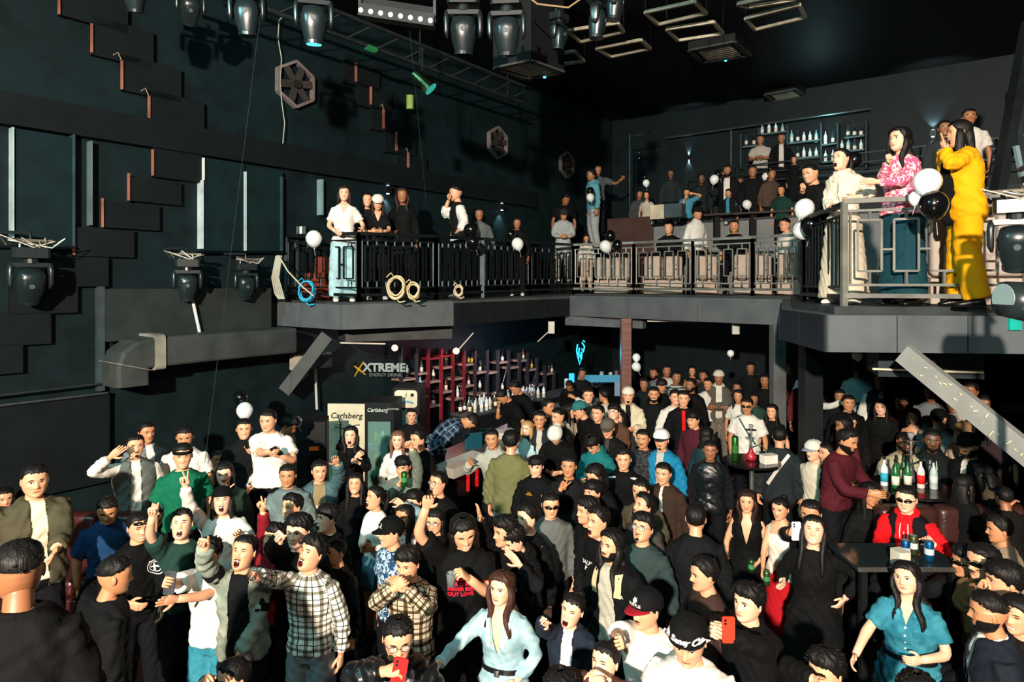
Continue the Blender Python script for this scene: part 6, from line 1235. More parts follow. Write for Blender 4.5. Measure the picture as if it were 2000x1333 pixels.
P(1292, 840, -15, 'man in white and black cap and bright blue jacket', cap=('e2e2dc', '23262a'), out=('1878a0', .05, .06), top=('a9a9a2', 'L'), bd='g', sk=1, h=1.75)
P(1296, 903, -20, 'young man in dark brown shirt over white tee', out=('33241c', .02, .03), top=('cfc9bc', 'L'), sk=1, hr='short')
P(1252, 935, -25, 'man with short hair and olive top behind the glasses man', top=('4a4432', 'L'), bd='m', sk=1, hr='short')
P(1257, 966, -45, 'man with swept hair looking up left with open lips', hd=(-10, 22, 0), top=('3a3630', 'L'), hr='quiff', sk=1, bd='b')
P(1256, 1004, -20, 'man in clear glasses and dark green fleece looking up', g='clear', hd=(-8, 18, 0), top=('2c3c3c', 'L', 'collar'), bd='g', sk=1, hr='fluffy', h=1.74)
P(1196, 1034, -30, 'man with long dark hair and cream collared black jacket', hr='wave', hd=(-15, 8, 0), out=('0e0f12', .065, .09), top=('a8a494', 'L', 'collar'), bd='b', sk=1, h=1.76)
LH = PEOPLE[-1]
P(1168, 990, -45, 'shouting man in black tee with white print', e=2, hd=(-5, 8, 0), top=(K, 'L'), out=('15161a', .08, .1, 'cloth', None, 'L'), hr='quiff', sk=1, h=1.76)
BAL_ = PEOPLE[-1]
P(1147, 972, -60, 'curly haired man with closed eyes facing left', hd=(0, 4, 0), e=1, top=(K, 'L'), hr='curl', sk=1)
P(1158, 937, -40, 'man with fluffy fringe behind the curly haired man', top=(K, 'L'), hr='fringe', sk=1, hd=(-5, 2, 0))
P(1075, 961, 10, 'man in dark sunglasses and grey zip sweater', g='sun', top=('5c605e', 'L', 'collar'), hr='short', sk=1, hd=(0, -2, 0), h=1.72)
P(1030, 985, -45, 'man with pale face looking left in black, centre', top=(K, 'L'), hr='quiff', sk=0, hd=(-8, 5, 0))
P(1003, 1028, -50, 'young man in black hoodie holding his palm to his ear', top=('0f1013', 'L', 'hood'), hr='curl', hd=(0, -12, 0), l=(1015, 1105, .25), lh='flat', sk=0, ln=10)
P(987, 1008, -60, 'dark haired head behind the young man holding his ear', top=(K, 'L'), hr='fluffy', sk=1, r=(932, 1000, .2, (-.5, .3, -.8)), rh='open', D=5.6)
P(980, 1115, -22, 'woman in pale blue denim shirt dress with belt and ombre hair', f=1, h=1.68, hd=(-8, 6, 0), top=('7fa2aa', 'L', 'deepV', 'denim', 'a4c2c6'), hr='wave', hc='3a221a', bot=('k', 'a9b8b8', .45, 'denim'), r=(858, 1296, .2), l=(1010, 1330, .1), sk=0, w=1.08)
DEN = PEOPLE[-1]
P(1118, 1158, -15, 'shouting woman in dark denim jacket with pale cuffs pointing', f=1, e=2, h=1.6, hd=(-10, 8, 12), out=('141c28', .04, .06, 'denim', '1c2836'), top=('e0dcd0', 'L'), hr='bun', r=(1060, 1208, .4), rh='peace', sk=0)
P(1182, 1253, -25, 'shouting woman with hands at her chin, bottom centre', f=1, e=2, h=1.62, hd=(-8, 14, 0), top=('4a2a22', 'L'), hr='bun', r=(1160, 1330, .2), l=(1185, 1330, .2), sk=0)
P(1262, 1152, -35, 'man in embroidered black cap and white tee holding up his fist', cap=('101114', '8a1420'), hd=(-8, 0, 0), top=('e4ded0', 'S'), bd='m', r=(1210, 1252, .35), rh='fist', sk=1, h=1.74, w=1.05)
CAP2 = PEOPLE[-1]
P(1345, 1206, -12, 'man in black beanie with white script and white tee, bottom centre', h=1.86, cap=('0d0e10', '0d0e10', 'back'), hd=(0, -14, 0), top=('e6e2d8', 'S'), sk=1, w=1.06)
BEAN = PEOPLE[-1]
P(1094, 1312, 170, 'top of a dark haired head at the bottom edge, centre', D=3.6, hr='fluffy', top=(K, 'L'))
# ---- centre right
P(1404, 724, 0, 'man in grey cardigan over white hoodie, back row', h=1.76, cap=('c8c0b0', 'c8c0b0', 'back'), top=('d4d0c4', 'L', 'hood'), out=('55524a', .05, .06), r='x', l='x', bot=('p', '6f6a60'), sk=3)
P(1383, 738, -10, 'person in white shirt behind the grey cardigan man', top=('d0cdc4', 'L'), sk=2, D=12.2)
P(1335, 762, 0, 'man in black suit shirt with bright red tie, back row', h=1.76, top=('101216', 'L', 'collar'), sk=1, hr='short', w=.98)
TIE2 = PEOPLE[-1]
P(1354, 802, -35, 'man in maroon sweater turned left beside the red tie man', top=('4c1a26', 'L', 'collar'), hr='fringe', sk=1, hd=(0, -8, 0), l='d')
P(1380, 834, 160, 'dark curly haired woman in teal seen from behind', f=1, top=('16363c', 'L'), hr='wave', sk=1)
P(1387, 860, 0, 'young man in black quilted puffer vest', h=1.7, top=('15171a', 'L'), out=('12171a', 0, 0, 'leather', None, 'N'), hr='short', sk=3)
PUF = PEOPLE[-1]
P(1459, 776, -10, 'man in white tee with sunglasses and cross strap by the hookah', g='sun', top=('dedacf', 'S'), hr='short', hd=(0, -4, 0), sk=2)
STR1 = PEOPLE[-1]
P(1442, 760, -10, 'woman in white top just behind the man with cross strap', f=1, top=('d6d2c6', 'S'), hr='long', sk=2, D=11.0, L=.4, h=1.66)
P(1473, 768, 5, 'man in green sweater behind the hookah table', top=('28483a', 'L'), sk=3, D=11.6, L=.4, h=1.6)
P(1508, 788, -15, 'smiling woman in black dress with long dark hair by the hookah', f=1, e=1, top=('101418', 'S'), hr='long', bot=('d', '101418', .5), sk=1, h=1.62)
P(1577, 783, -75, 'brown haired woman in black strappy dress in profile', f=1, top=('10141a', 'N', 'cami'), bot=('d', '10141a', .5), hc='4a3020', hr='wave', sk=1, bare=1, h=1.6)
P(1588, 750, 110, 'man in white jacket stretching his arm to the right', top=('d2cec4', 'L'), l='d', r=(.35, -.35, .15), hr='short', sk=2, D=11.2, L=.4)
P(1523, 833, 175, 'man in dark jacket with white cross strap seen from behind', h=1.76, top=('1c2224', 'L'), out=('20282a', 0, 0), hr='short', w=1.05)
STR2 = PEOPLE[-1]
P(1590, 861, -45, 'man in white cap and cream tee turned left', cap=('d8d6cc', '8a96a0'), top=('d6ccb4', 'S'), sk=0, bd='m')
P(1617, 864, -60, 'man in black polo with short hair turned left beside the white cap', h=1.76, top=('101317', 'S', 'collar'), hr='short', sk=1, w=1.08)
P(1459, 956, -5, 'woman in black plunging sleeveless dress with long wavy hair', f=1, e=0, h=1.64, top=(K, 'N', 'deepV'), bot=('d', K, .5), hr='wave', hc='24140e', bare=1, sk=1, l=(1480, 1100, .15), lh='grip')
P(1524, 970, -25, 'woman in white and red outfit beside the bald man', f=1, h=1.64, top=('e4dccc', 'N', 'scoop'), bare=1, bot=('k', 'b01420', .3), hr='bun', sk=1, r=(1488, 1128, .2), rh='grip', hd=(0, -4, 0))
P(1584, 976, -20, 'bald man raising a white phone', hr=None, top=('141518', 'L'), l='d', r=(1540, 1040, .45), rh='grip', sk=2, hd=(5, 0, 0), h=1.68, D=6.1)
BALD = PEOPLE[-1]
P(1590, 1006, -5, 'grimacing woman in long black dress with long straight hair', f=1, e=1, h=1.78, hd=(0, 16, 3), top=('0e0f11', 'L'), bot=('d', '0c0d0f', .2), hr='long', r=(1528, 1138, .35, (-1, .2, -.5)), rh='relax', l=(1650, 1170, .1), lh='relax', sk=0, w=1.12)
P(1359, 985, 178, 'man in black suit seen from behind, centre right', h=1.76, out=('14161a', 0, 0), hr='short', w=1.08)
P(1375, 1089, -65, 'man in profile with swept hair and dark brown shirt', h=1.72, top=('3a2822', 'L', 'collar'), hr='quiff', sk=1, hd=(0, 0, 0), bd='m')
P(1462, 1140, -30, 'young man filming with a red phone, black track top', h=1.74, hd=(-8, 6, 0), out=('0e0f12', 0, 0), hr='fluffy', r=(1388, 1232, .35), rh='grip', l=(1422, 1242, .35), lh='grip', sk=0)
RPH = PEOPLE[-1]
P(1613, 1268, -35, 'dark haired person raising a finger at the bottom edge right', D=3.75, h=1.68, top=(K, 'L'), hr='fluffy', r=(1592, 1330, .15), rh='mid', sk=1, hd=(0, 0, 0))
# ---- far back row under the middle balcony
far = ((1278, 717, 'man in grey top far back by the wall, bearded', dict(top=('5a6468', 'L'), bd='b', sk=3)), (1302, 712, 'person in white far back near the wall', dict(top=('c0bdb4', 'L'), sk=3)), (1321, 724, 'man in grey striped sweater far back', dict(top=('a8aaa6', 'L', 'crew', 'stripe', '3c4042'), sk=3)), (1292, 740, 'black haired head before the striped sweater man', dict(top=(K, 'L'), sk=2, hr='fringe', hd=(0, -15, 0))), (1352, 714, 'smiling woman far back in camisole', dict(f=1, e=1, top=('3a3230', 'N', 'cami'), sk=2)), (1349, 738, 'bearded man in black shirt far back', dict(top=(K, 'L'), bd='b', sk=3)),
       (1319, 760, 'man in white jacket beside the red tie man', dict(top=('d6d2c8', 'L'), sk=1, e=1)), (1466, 707, 'man in dark sweater far back right of centre', dict(top=('14181a', 'L'), sk=3)), (1494, 730, 'man in black turned left far back by the grey column', dict(top=('0f1112', 'L'), sk=3)), (1577, 712, 'man in white tee far back right of the grey column', dict(top=('cfc8c0', 'L'), sk=3)), (1575, 722, 'person in cream cap far back in red light', dict(cap=('cfc8b8', 'cfc8b8'), top=('5a2028', 'L'), sk=3, D=11.4)), (1541, 705, 'man in dark red far back at the grey column', dict(top=('4a1820', 'L'), sk=3)),
       (1677, 704, 'man in pale blue sweater standing back under the balcony', dict(top=('8a9c9e', 'L'), sk=3, yaw=170, D=11.5, L=.5)), (1720, 726, 'waiter in white sleeves and dark waistcoat', dict(top=('d8d4c8', 'L', 'collar'), out=('1a2020', .03, .04, 'cloth', None, 'N'), sk=3, D=10.6)), (1657, 771, 'man in black suit and white collar right of the grey column', dict(top=('d0ccc4', 'L', 'collar'), out=('101214', .02, .03), sk=2)), (1659, 808, 'young man looking down below the suited man', dict(top=('18181a', 'L'), sk=1, hd=(0, -12, 0))), (1721, 779, 'pale faced long haired woman in loose black', dict(f=1, top=('0f1212', 'L'), hr='long', sk=0, w=1.25, h=1.7)),
       (1818, 752, 'short haired man in grey tee far back right', dict(top=('6a7074', 'S'), sk=3, hr='buzz', D=9.6, L=.6)), (1785, 797, 'smiling woman in strapless black top', dict(f=1, e=1, top=(K, 'N', 'strapless'), bare=1, sk=2, hr='bob', l=(.4, -.15, -.08), D=8.8, L=.6, h=1.45)), (1834, 800, 'man in grey tee with cap seen half from behind', dict(yaw=150, cap=(K, K), top=('6f7476', 'S'), w=1.15, D=8.4, L=.6, h=1.5)), (1896, 745, 'man in white tee at the far right back', dict(top=('c4c0b8', 'S'), sk=3, D=9.0, L=.6)), (1925, 771, 'dark haired man at the far right back in shadow', dict(top=('1c1c1c', 'L'), sk=3, D=8.4, L=.6)), (1882, 822, 'blonde woman behind the capped bearded man', dict(f=1, hc='a08058', top=('c8b8a0', 'N', 'cami'), yaw=140, D=7.9, L=.6, h=1.45)), (1648, 812, 'woman in maroon top at the shadowed aisle', dict(f=1, top=('5a1e28', 'L'), yaw=-60, sk=3, D=8.6)), (1440, 745, 'short woman in grey behind the white top woman', dict(f=1, top=('4a4e50', 'L'), sk=3, D=12.0)), (1375, 722, 'man in dark jacket at the back wall', dict(top=('202426', 'L'), sk=3, D=12.9)), (1258, 738, 'man in dark hoodie beside the brown column', dict(top=('1a2022', 'L', 'hood'), sk=3, D=12.2)), (1168, 790, 'young man behind the satin jacket person', dict(top=(K, 'L'), sk=1)),
       (1210, 800, 'woman with dark bob between the caps', dict(f=1, top=('2a2a2c', 'L'), hr='bob', sk=1)), (1945, 815, 'woman in dark top in the far right booth', dict(f=1, top=('2a2022', 'S'), sk=3, D=7.6, L=.6, h=1.5)), (1640, 760, 'man in dark jacket at the shadowed aisle', dict(top=('141618', 'L'), sk=3, D=10.8)), (1760, 770, 'man in dark red shirt at the back of the booth', dict(top=('3a1418', 'L'), sk=3, D=9.9, L=.5)), (1862, 775, 'man with glasses in dark shirt at the back of the booth', dict(top=('1c1e22', 'L'), g='clear', sk=3, D=9.2, L=.6)))
for x, y, lab, kw in far: kw = dict(kw); P(x, y, kw.pop('yaw', random.Random(x).choice([-30, -10, 0, 15])), lab, **kw)
# ---- right side
P(1655, 838, 60, 'bearded man in maroon sweater reaching to the bottle table', h=1.74, top=('4a151e', 'L'), bd='b', hr='quiff', l=(1722, 962, .1), r=(1700, 965, .3), sk=2, ln=12, D=6.9)
P(1768, 842, 8, 'bald bearded man in beige jacket seated behind the bottles', L=.6, sit=.45, D=7.8, hr='buzz', bd='b', out=('a89c80', .04, .06), top=('141c1c', 'L'), sk=3, w=1.1, hd=(10, 0, 0))
P(1821, 838, 5, 'dark skinned man in green black hoodie with white drawstrings seated', L=.6, sit=.47, D=7.7, top=('16211f', 'L', 'hood'), sk=4, bd='b', hr='short', w=1.15)
HOOD = PEOPLE[-1]
P(1892, 847, -30, 'bearded man in black cap and black jacket over white shirt', L=.6, sit=.45, D=7.4, cap=(K, K), out=('101216', .03, .04), top=('d0c8ba', 'L'), bd='b', sk=2, w=1.1)
P(1882, 925, 150, 'woman with very long straight black hair seen from behind', f=1, L=.6, h=1.5, D=6.5, top=(K, 'L'), hr='long', sk=1)
P(1922, 908, -120, 'woman in halter top bending with her bare arm stretched down', f=1, L=.6, h=1.5, D=6.6, top=(K, 'N', 'strapless'), bare=1, hr='long', sk=2, l=(1975, 985, .1), ln=20)
P(1770, 948, -12, 'man in bright red hoodie, black vest and dark sunglasses, seated', L=.6, sit=.45, D=5.95, g='sun', top=('e0101a', 'L', 'hood'), out=('15161a', .07, .085, 'cloth', None, 'N', .92), r=(1728, 1080, .25), l=(1820, 1062, .3), hr='short', sk=0, w=1.1)
REDH = PEOPLE[-1]
P(1952, 1008, -70, 'man in profile with tan jacket seated at the right edge', L=.6, sit=.4, D=5.5, top=('8a7a66', 'L', 'collar'), bd='g', hr='quiff', sk=2)
P(1888, 1066, -55, 'man in dark shades and black stretching his arm along the sofa', D=5.2, L=.3, sit=.45, g='sun', top=('10161a', 'L'), r=(1790, 1130, -.1), sk=2, hr='fluffy')
P(1921, 1061, -45, 'man in brown hood and black sunglasses smoking', D=4.9, L=.3, sit=.45, g='sun', hr='short', top=('7a5a38', 'L', 'hood'), r=(1915, 1150, .2), rh='grip', sk=1, bd='m')
HOODB = PEOPLE[-1]
P(1962, 1094, -70, 'man in profile with black fringe at the right edge', D=4.6, L=.2, sit=.5, hr='fringe', top=(K, 'L'), sk=1)
P(1990, 1160, -30, 'smiling woman cut by the right edge', f=1, e=1, D=4.2, h=1.55, top=('1c1416', 'L'), hr='bob', sk=1)
P(1930, 1156, -75, 'bearded man in navy blazer and white shirt in profile, bottom right', h=1.78, hr='under', bd='b', out=('161c26', .04, .06), top=('dcdcd6', 'L', 'collar'), sk=2, w=1.12)
P(1771, 1097, -12, 'woman in teal denim shirt dress with black belt and long hair', f=1, h=1.68, hd=(-8, 10, -8), top=('1d6478', 'S', 'V', 'denim', '3c8a9c'), bot=('d', '1d6478', .5), hr='wave', w=1.25, r=(1668, 1285, .1), l=(1800, 1290, .25), sk=0)
TEAL = PEOPLE[-1]
P(1668, 905, -60, 'man in dark maroon behind the black polo man', D=7.6, top=('3a1218', 'L'), sk=3, hr='short', h=1.66)
P(1700, 940, 30, 'woman in black behind the bottle table', f=1, D=6.7, top=('121212', 'L'), hr='long', sk=2, h=1.5)
P(1790, 1318, 170, 'dark hair of a person at the bottom edge under the denim dress', D=3.5, h=1.6, top=('1c1c1e', 'L'), hr='fluffy', f=0)
P(1960, 950, -140, 'person in dark jacket standing at the right edge in shadow', D=6.0, L=.6, h=1.4, top=('1a1614', 'L'), sk=3)
# ---- left balcony
P(672, 361, 0, 'woman in white blouse and pale jeans at the left balcony railing', f=1, L=3.47, D=10.35, h=1.68, top=('e6e2d6', 'S', 'V'), bot=('w', '8fb0b4', 0, 'denim'), hr='bob', hc='24140f', r=(655, 452, .25), l=(706, 450, .15), sk=0, shoe='e0ddd4')
P(717, 375, 5, 'smiling dark haired woman behind the white capped one', f=1, e=1, L=3.48, D=11.3, h=1.66, top=('1c1c1c', 'S'), hr='long', sk=1)
P(738, 381, 3, 'woman in white cap leaning on the left balcony railing', f=1, L=3.48, D=10.75, h=1.62, cap=('dcd8cc', 'dcd8cc'), hr='long', hc='2a1a14', top=('111214', 'S', 'V'), ln=14, r=(724, 452, .22), l=(748, 452, .22), sk=1, hd=(0, -4, 0), shoe='d8d8d0')
P(786, 366, -8, 'dark blurred woman with reddish hair on the left balcony', f=1, L=3.48, D=11.2, h=1.7, hc='2a1412', top=('0e0f10', 'L'), hr='wave', r=(768, 455, .1), sk=3)
P(890, 361, -80, 'waiter in white shirt and black waistcoat on the left balcony', L=3.5, D=11.7, h=1.76, top=('e0ded6', 'T', 'collar'), out=('15191a', .03, .04, 'cloth', None, 'N', .9), r=(876, 392, .1), rh='fist', l=(890, 456, .15), hr='under', sk=1, shoe='c8c8c4')
P(936, 406, 0, 'blurred man behind the black balloons', L=3.5, D=13.0, h=1.62, top=('5a6464', 'L'), sk=3)
P(1010, 425, 0, 'man in black holding the railing by the white balloon', L=3.52, D=12.8, h=1.6, top=('0e1012', 'L'), sk=3, r=(1003, 470, .2), shoe='d0d0cc', hr='short')
P(1105, 380, 20, 'man in black printed tee looking down in the balcony corner', L=3.54, D=15.2, h=1.78, top=('101214', 'S'), hd=(0, -25, 0), sk=3, hr='quiff', r=(1075, 470, .2))
DAR = PEOPLE[-1]
P(1101, 410, 5, 'man in grey sweatshirt leaning on the corner railing with joined hands', L=3.54, D=14.35, h=1.62, ln=18, top=('9ca4a4', 'L'), cap=('22282a', '22282a', 'beanie'), r='c', l='c', bot=('p', '9aa09e'), hd=(0, -12, 0), sk=2, shoe='d8d8d4')
# ---- middle balcony
mid = ((1145, 456, 0, 'girl in white top standing behind the leftmost steel railing', dict(f=1, D=14.8, L=3.54, h=1.3, top=('c8c2b6', 'L'), sk=2, hr='bang', bot=('p', 'b9a898'))), (1155, 330, -70, 'man in light blue hooded sweatshirt standing on the stair landing', dict(D=16.0, L=4.55, h=1.8, top=('5c9aa8', 'L', 'hood'), bot=('p', '9aa4a6'), sk=3)), (1168, 322, 10, 'dim man in grey tee pointing right on the stair landing', dict(D=16.6, L=4.55, h=1.8, top=('4a5254', 'S'), l=(.35, -.3, -.02), sk=3)), (1306, 433, -15, 'seated man in black jacket with quiff on the middle balcony', dict(D=14.4, L=3.54, sit=.5, out=('0f1112', .03, .04), hr='quiff', sk=1)), (1362, 404, 45, 'man in white turtleneck and black cap standing on the middle balcony', dict(D=13.4, L=3.54, h=1.7, cap=('14181a', '14181a'), top=('d8d8d0', 'L', 'turtle'), sk=2, bot=('p', '1a1e22'))), (1434, 429, -5, 'seated man in black beside the dim bearded man', dict(D=13.55, L=3.54, sit=.5, top=(K, 'S'), sk=2, w=1.1, bd='m')), (1463, 434, 0, 'dim bearded man seated behind the man in black', dict(D=13.9, L=3.54, sit=.5, top=('20201e', 'L'), bd='b', sk=3)), (1533, 426, -55, 'man in white jacket and glasses seated at the right end', dict(D=12.9, L=3.54, sit=.5, g='clear', top=('dcd8cc', 'L'), sk=1, w=1.1, hr='under')),
       (1249, 371, 20, 'seated man in grey on the far side of the second tier', dict(D=15.6, L=4.55, h=1.35, top=('3a3e40', 'L'), sk=3)), (1263, 373, -10, 'woman in pale top on the far side of the second tier', dict(D=15.3, L=4.55, f=1, h=1.35, top=('b4aca0', 'S'), sk=2)), (1341, 368, 0, 'man in blue tee hiding his face with a hand', dict(D=14.8, L=4.55, h=1.36, top=('3f8296', 'S'), r='m', l='h', sk=2)), (1421, 322, -10, 'man in black jacket over white tee holding up a phone', dict(D=14.4, L=4.55, h=1.74, out=('17191a', .06, .07), top=('d4d0c8', 'L'), r='e', rh='grip', g='clear', sk=3, bd='b')), (1423, 369, -25, 'man in blue shirt looking down on the second tier', dict(D=14.0, L=4.55, h=1.36, top=('3a8098', 'S'), out=('14181a', .05, .06), hd=(0, -15, 0), sk=2)), (1470, 323, 0, 'broad man in black sweater on the second tier', dict(D=14.0, L=4.55, h=1.74, top=('0f1214', 'L'), w=1.15, sk=3)),
       (1507, 329, 30, 'man in brown sweater turned to the bald man', dict(D=13.7, L=4.55, h=1.7, top=('4a3c34', 'L'), sk=3, hr='buzz')), (1526, 362, -15, 'seated man in dark green polo on the second tier', dict(D=13.3, L=4.55, h=1.4, top=('15382f', 'S', 'collar'), sk=2)), (1485, 263, -5, 'man in white tee with crossed hands on the third tier', dict(D=15.6, L=5.65, h=1.74, top=('a8a298', 'S'), r='c', l='c', w=1.12, sk=3)), (1526, 260, 0, 'man in black open jacket and white tee on the third tier', dict(D=15.3, L=5.65, h=1.74, out=('121418', .05, .06), top=('cdc8c0', 'L'), sk=3)), (1551, 304, -5, 'woman in black sports jacket with white line on the third tier', dict(f=1, D=14.9, L=5.65, h=1.3, top=('101214', 'L'), sk=2, hr='bun')),
       (1310, 330, 0, 'dim seated man far back on the second tier', dict(D=16.2, L=4.55, h=1.66, top=('20292a', 'L'), sk=4)), (1370, 338, 10, 'dim woman far back on the second tier', dict(f=1, D=15.8, L=4.55, h=1.62, top=('1c2426', 'L'), sk=4)), (1446, 345, 0, 'dim man with cup between two men on the second tier', dict(D=14.6, L=4.55, h=1.6, top=('2a2e30', 'L'), sk=4)))
for x, y, yw, lab, kw in mid: P(x, y, yw, lab, **dict(kw))
# ---- right balcony
P(1583, 319, -40, 'laughing bald man in black holding a fist at his mouth', L=3.54, D=8.6, h=1.74, e=1, hr='buzz', top=('0f1012', 'L'), r=(1568, 372, .2), rh='fist', sk=1, w=1.15, ln=16)
P(1643, 288, -35, 'singing woman wrapped in a cream shawl over a long pale dress', f=1, e=2, L=3.53, D=7.35, h=1.66, hd=(-5, 8, 0), top=('d6ccb8', 'L', 'hood'), bot=('d', 'cdbfa8', .06), out=('dcd2be', .02, .05, 'cloth', None, 'T', 1.02), hr='pony', r=(1622, 405, .15), l=(1672, 385, .2), sk=0, shoe='e4e0d4')
P(1757, 247, -35, 'woman in pink and white flowered blouse with clasped hand', f=1, L=3.53, D=6.85, h=1.74, hd=(-5, 5, 0), top=('d8567e', 'L', 'crew', 'pattern', 'f2d8d4'), hr='wave', bot=('k', '123a44', .08), r=(1735, 318, .2), rh='fist', l=(1712, 355, .15), lh='flat', sk=0, w=1.15)
P(1874, 232, -75, 'woman in yellow robe and black scarf shouting through her hands', f=1, e=2, L=3.53, D=6.45, h=1.72, top=('101112', 'L'), out=('eda80e', .05, .08, 'cloth', None, 'L', .78), hr='long', bot=('w', 'e8a40c'), r=(1842, 290, .05), rh='flat', l=(1846, 292, .1), lh='flat', sk=1, w=1.1)
YEL = PEOPLE[-1]
P(1893, 212, 10, 'man in white short sleeved shirt behind the woman in yellow', L=4.55, D=9.2, h=1.7, top=('cfcabf', 'S'), sk=3)
P(1845, 235, 10, 'dim dark haired person behind the woman in yellow', L=4.5, D=9.4, h=1.7, top=('2a2e30', 'L'), sk=3)
finish_people()
# ---------------------------------------------------------------- prints on clothes, phones and other held things
def trunk(pr, lx, z, o=.2):
    """point in front of the trunk and the trunk frame, in the person's space"""
    c, a, b, t = pr['fr'](z); P0 = pr['W'](c + a * lx - b * o)[0]; d = pr['W'](c + b)[0] - pr['W'](c)[0]; X = pr['W'](c + a)[0] - pr['W'](c)[0]; Y = pr['W'](c + t)[0] - pr['W'](c)[0]
    return P0, unit(d), unit(X), unit(Y)
def wrap(pr, ob, vf, lx, z, m, name, off=.003, dirv=None):
    """lay flat artwork (x, y) on a garment by projecting it along the trunk"""
    me = ob.data; bv = BVHTree.FromPolygons([v.co for v in me.vertices], [tuple(p.vertices) for p in me.polygons])
    P0, d, X, Y = trunk(pr, lx, z, .45)
    if dirv == 'back': P0, d, X, Y = trunk(pr, lx, z, -.45); d = -d; X = -X
    V = []; k = pr['k']
    for v in vf[0]:
        q = P0 + X * v[0] * k + Y * v[1] * k; h = bv.ray_cast(Vector(q), Vector(d)); V.append(np.array(h[0]) - d * (off + abs(v[2]) * .2) if h[0] is not None else q + d * .3)
    return link(mesh(name, (V, vf[1]), m), name, pr['root'])
def dense(poly, n=14):
    """subdivided strip between two polylines of equal length"""
    a, b = poly; V = []; a = np.array(a, float); b = np.array(b, float); t = np.linspace(0, 1, n); ia = np.linspace(0, 1, len(a))
    for q in t:
        for src in (a, b): V.append([np.interp(q, ia, src[:, 0]), np.interp(q, ia, src[:, 1]), 0])
    return np.array(V), [(2 * i, 2 * i + 1, 2 * i + 3, 2 * i + 2) for i in range(n - 1)]
def strip(pr, ob, pts, w, z, m, name, n=16, **k):
    p = np.array(pts, float); T = np.gradient(p, axis=0) if len(p) > 2 else np.array([p[1] - p[0]] * 2); T /= np.linalg.norm(T, axis=1)[:, None]; N = np.c_[-T[:, 1], T[:, 0]] * w / 2
    return wrap(pr, ob, dense((p - N, p + N), n), 0, z, m, name, **k)
TJ = lambda pr: pr['topjob']['obj']; OJ = lambda pr: pr['outjob']['obj']
WH = mat('paint', 'dcdcd6'); 
# tie, straps, piping, prints
for pr in (TIE1, TIE2): strip(pr, TJ(pr), [(0, .03), (.002, -.08), (.004, -.26), (0, -.30)], .05, 1.41, mat('cloth', 'd2141a'), 'necktie', off=.006)
strip(TIE1, TJ(TIE1), [(.09, .0), (.09, -.07)], .04, 1.33, WH, 'name_badge', off=.006)
strip(STR1, TJ(STR1), [(-.13, .08), (.0, -.12), (.13, -.34)], .025, 1.38, mat('cloth', '2c5a58'), 'bag_strap', off=.006)
strip(STR2, OJ(STR2), [(.12, .05), (.0, -.12), (-.13, -.34)], .04, 1.36, WH, 'bag_strap', dirv='back', off=.006)
strip(BEAN, TJ(BEAN), [(.13, .02), (.0, -.14), (-.12, -.30)], .045, 1.38, mat('cloth', '15171c'), 'bag_strap', off=.006)
for s in (-1, 1):
    for j in range(3): strip(ADI, OJ(ADI), [(s * (.085 + j * .017), .05), (s * (.15 + j * .015), .02)], .008, 1.37, WH, 'shoulder_stripe', off=.004, n=8)
V = text_vf('THE\nNORTH', .022, 0, bold=.001); wrap(TNF, OJ(TNF), V, -.07, 1.30, mat('paint', 'e0a020'), 'chest_logo'); strip(TNF, OJ(TNF), [(.08, 0), (.085, -.07)], .008, 1.30, mat('paint', 'e0a020'), 'zip_tab')
V = text_vf('LOVER HAUNTED BY\nTHE GHOST, MY F\nNEVER RELEASE\nOUT LOVE', .038, 0, bold=.002, align='LEFT'); wrap(REDTEE, TJ(REDTEE), V, -.12, 1.23, mat('paint', 'd4203a'), 'red_lettering')
V = text_vf('LEVI\'S', .05, 0, bold=.003); wrap(LEVI, TJ(LEVI), V, 0, 1.22, mat('paint', 'e4e0d0'), 'chest_lettering')
V = text_vf('DA\nJO', .06, 0, bold=.002); wrap(DAR, TJ(DAR), V, -.03, 1.28, WH, 'chest_lettering')
V = text_vf('BALENCI\nPARIS', .055, 0, bold=.002, shear=.3); wrap(BAL_, TJ(BAL_), V, 0, 1.24, WH, 'white_print')
V = text_vf('R', .035, 0, bold=.002); wrap(LH, OJ(LH), V, .13, 1.27, WH, 'chest_logo')
t = np.linspace(0, 2 * np.pi, 25)
def ringvf(r0, r1): V = [(r * math.cos(a), r * math.sin(a), 0) for a in t for r in (r0, r1)]; return np.array(V), [(2 * i, 2 * i + 1, 2 * i + 3, 2 * i + 2) for i in range(24)]
for r0, r1 in ((.052, .058), (.034, .039)): wrap(CROSS, TJ(CROSS), ringvf(r0, r1), .09, 1.27, WH, 'round_emblem')
strip(CROSS, TJ(CROSS), [(.09, .028), (.09, -.028)], .012, 1.27, WH, 'emblem_cross', n=5); strip(CROSS, TJ(CROSS), [(.062, 0), (.118, 0)], .012, 1.27, WH, 'emblem_cross', n=5)
V = text_vf('SANCTUARY SEEDS', .014, 0, bold=.001); wrap(CROSS, TJ(CROSS), (V[0] * (.7, 1, 1), V[1]), .09, 1.315, WH, 'emblem_lettering')
for pr in (HOOD, REDH):
    for s in (-1, 1): strip(pr, TJ(pr), [(s * .03, .0), (s * .035, -.08), (s * .03, -.16 - .03 * s)], .007, 1.40, WH, 'drawstring', off=.006)
strip(REDH, TJ(REDH), [(.0, .0), (.01, -.10)], .006, 1.33, WH, 'pendant', off=.008); strip(REDH, TJ(REDH), [(.01, -.10), (.01, -.13)], .018, 1.33, WH, 'pendant', off=.008, n=4)
for i in range(7): strip(PUF, OJ(PUF), [(-.16, 0), (0, -.004), (.16, 0)], .007, 1.38 - i * .07, mat('leather', '050607'), 'quilt_seam', off=.002)
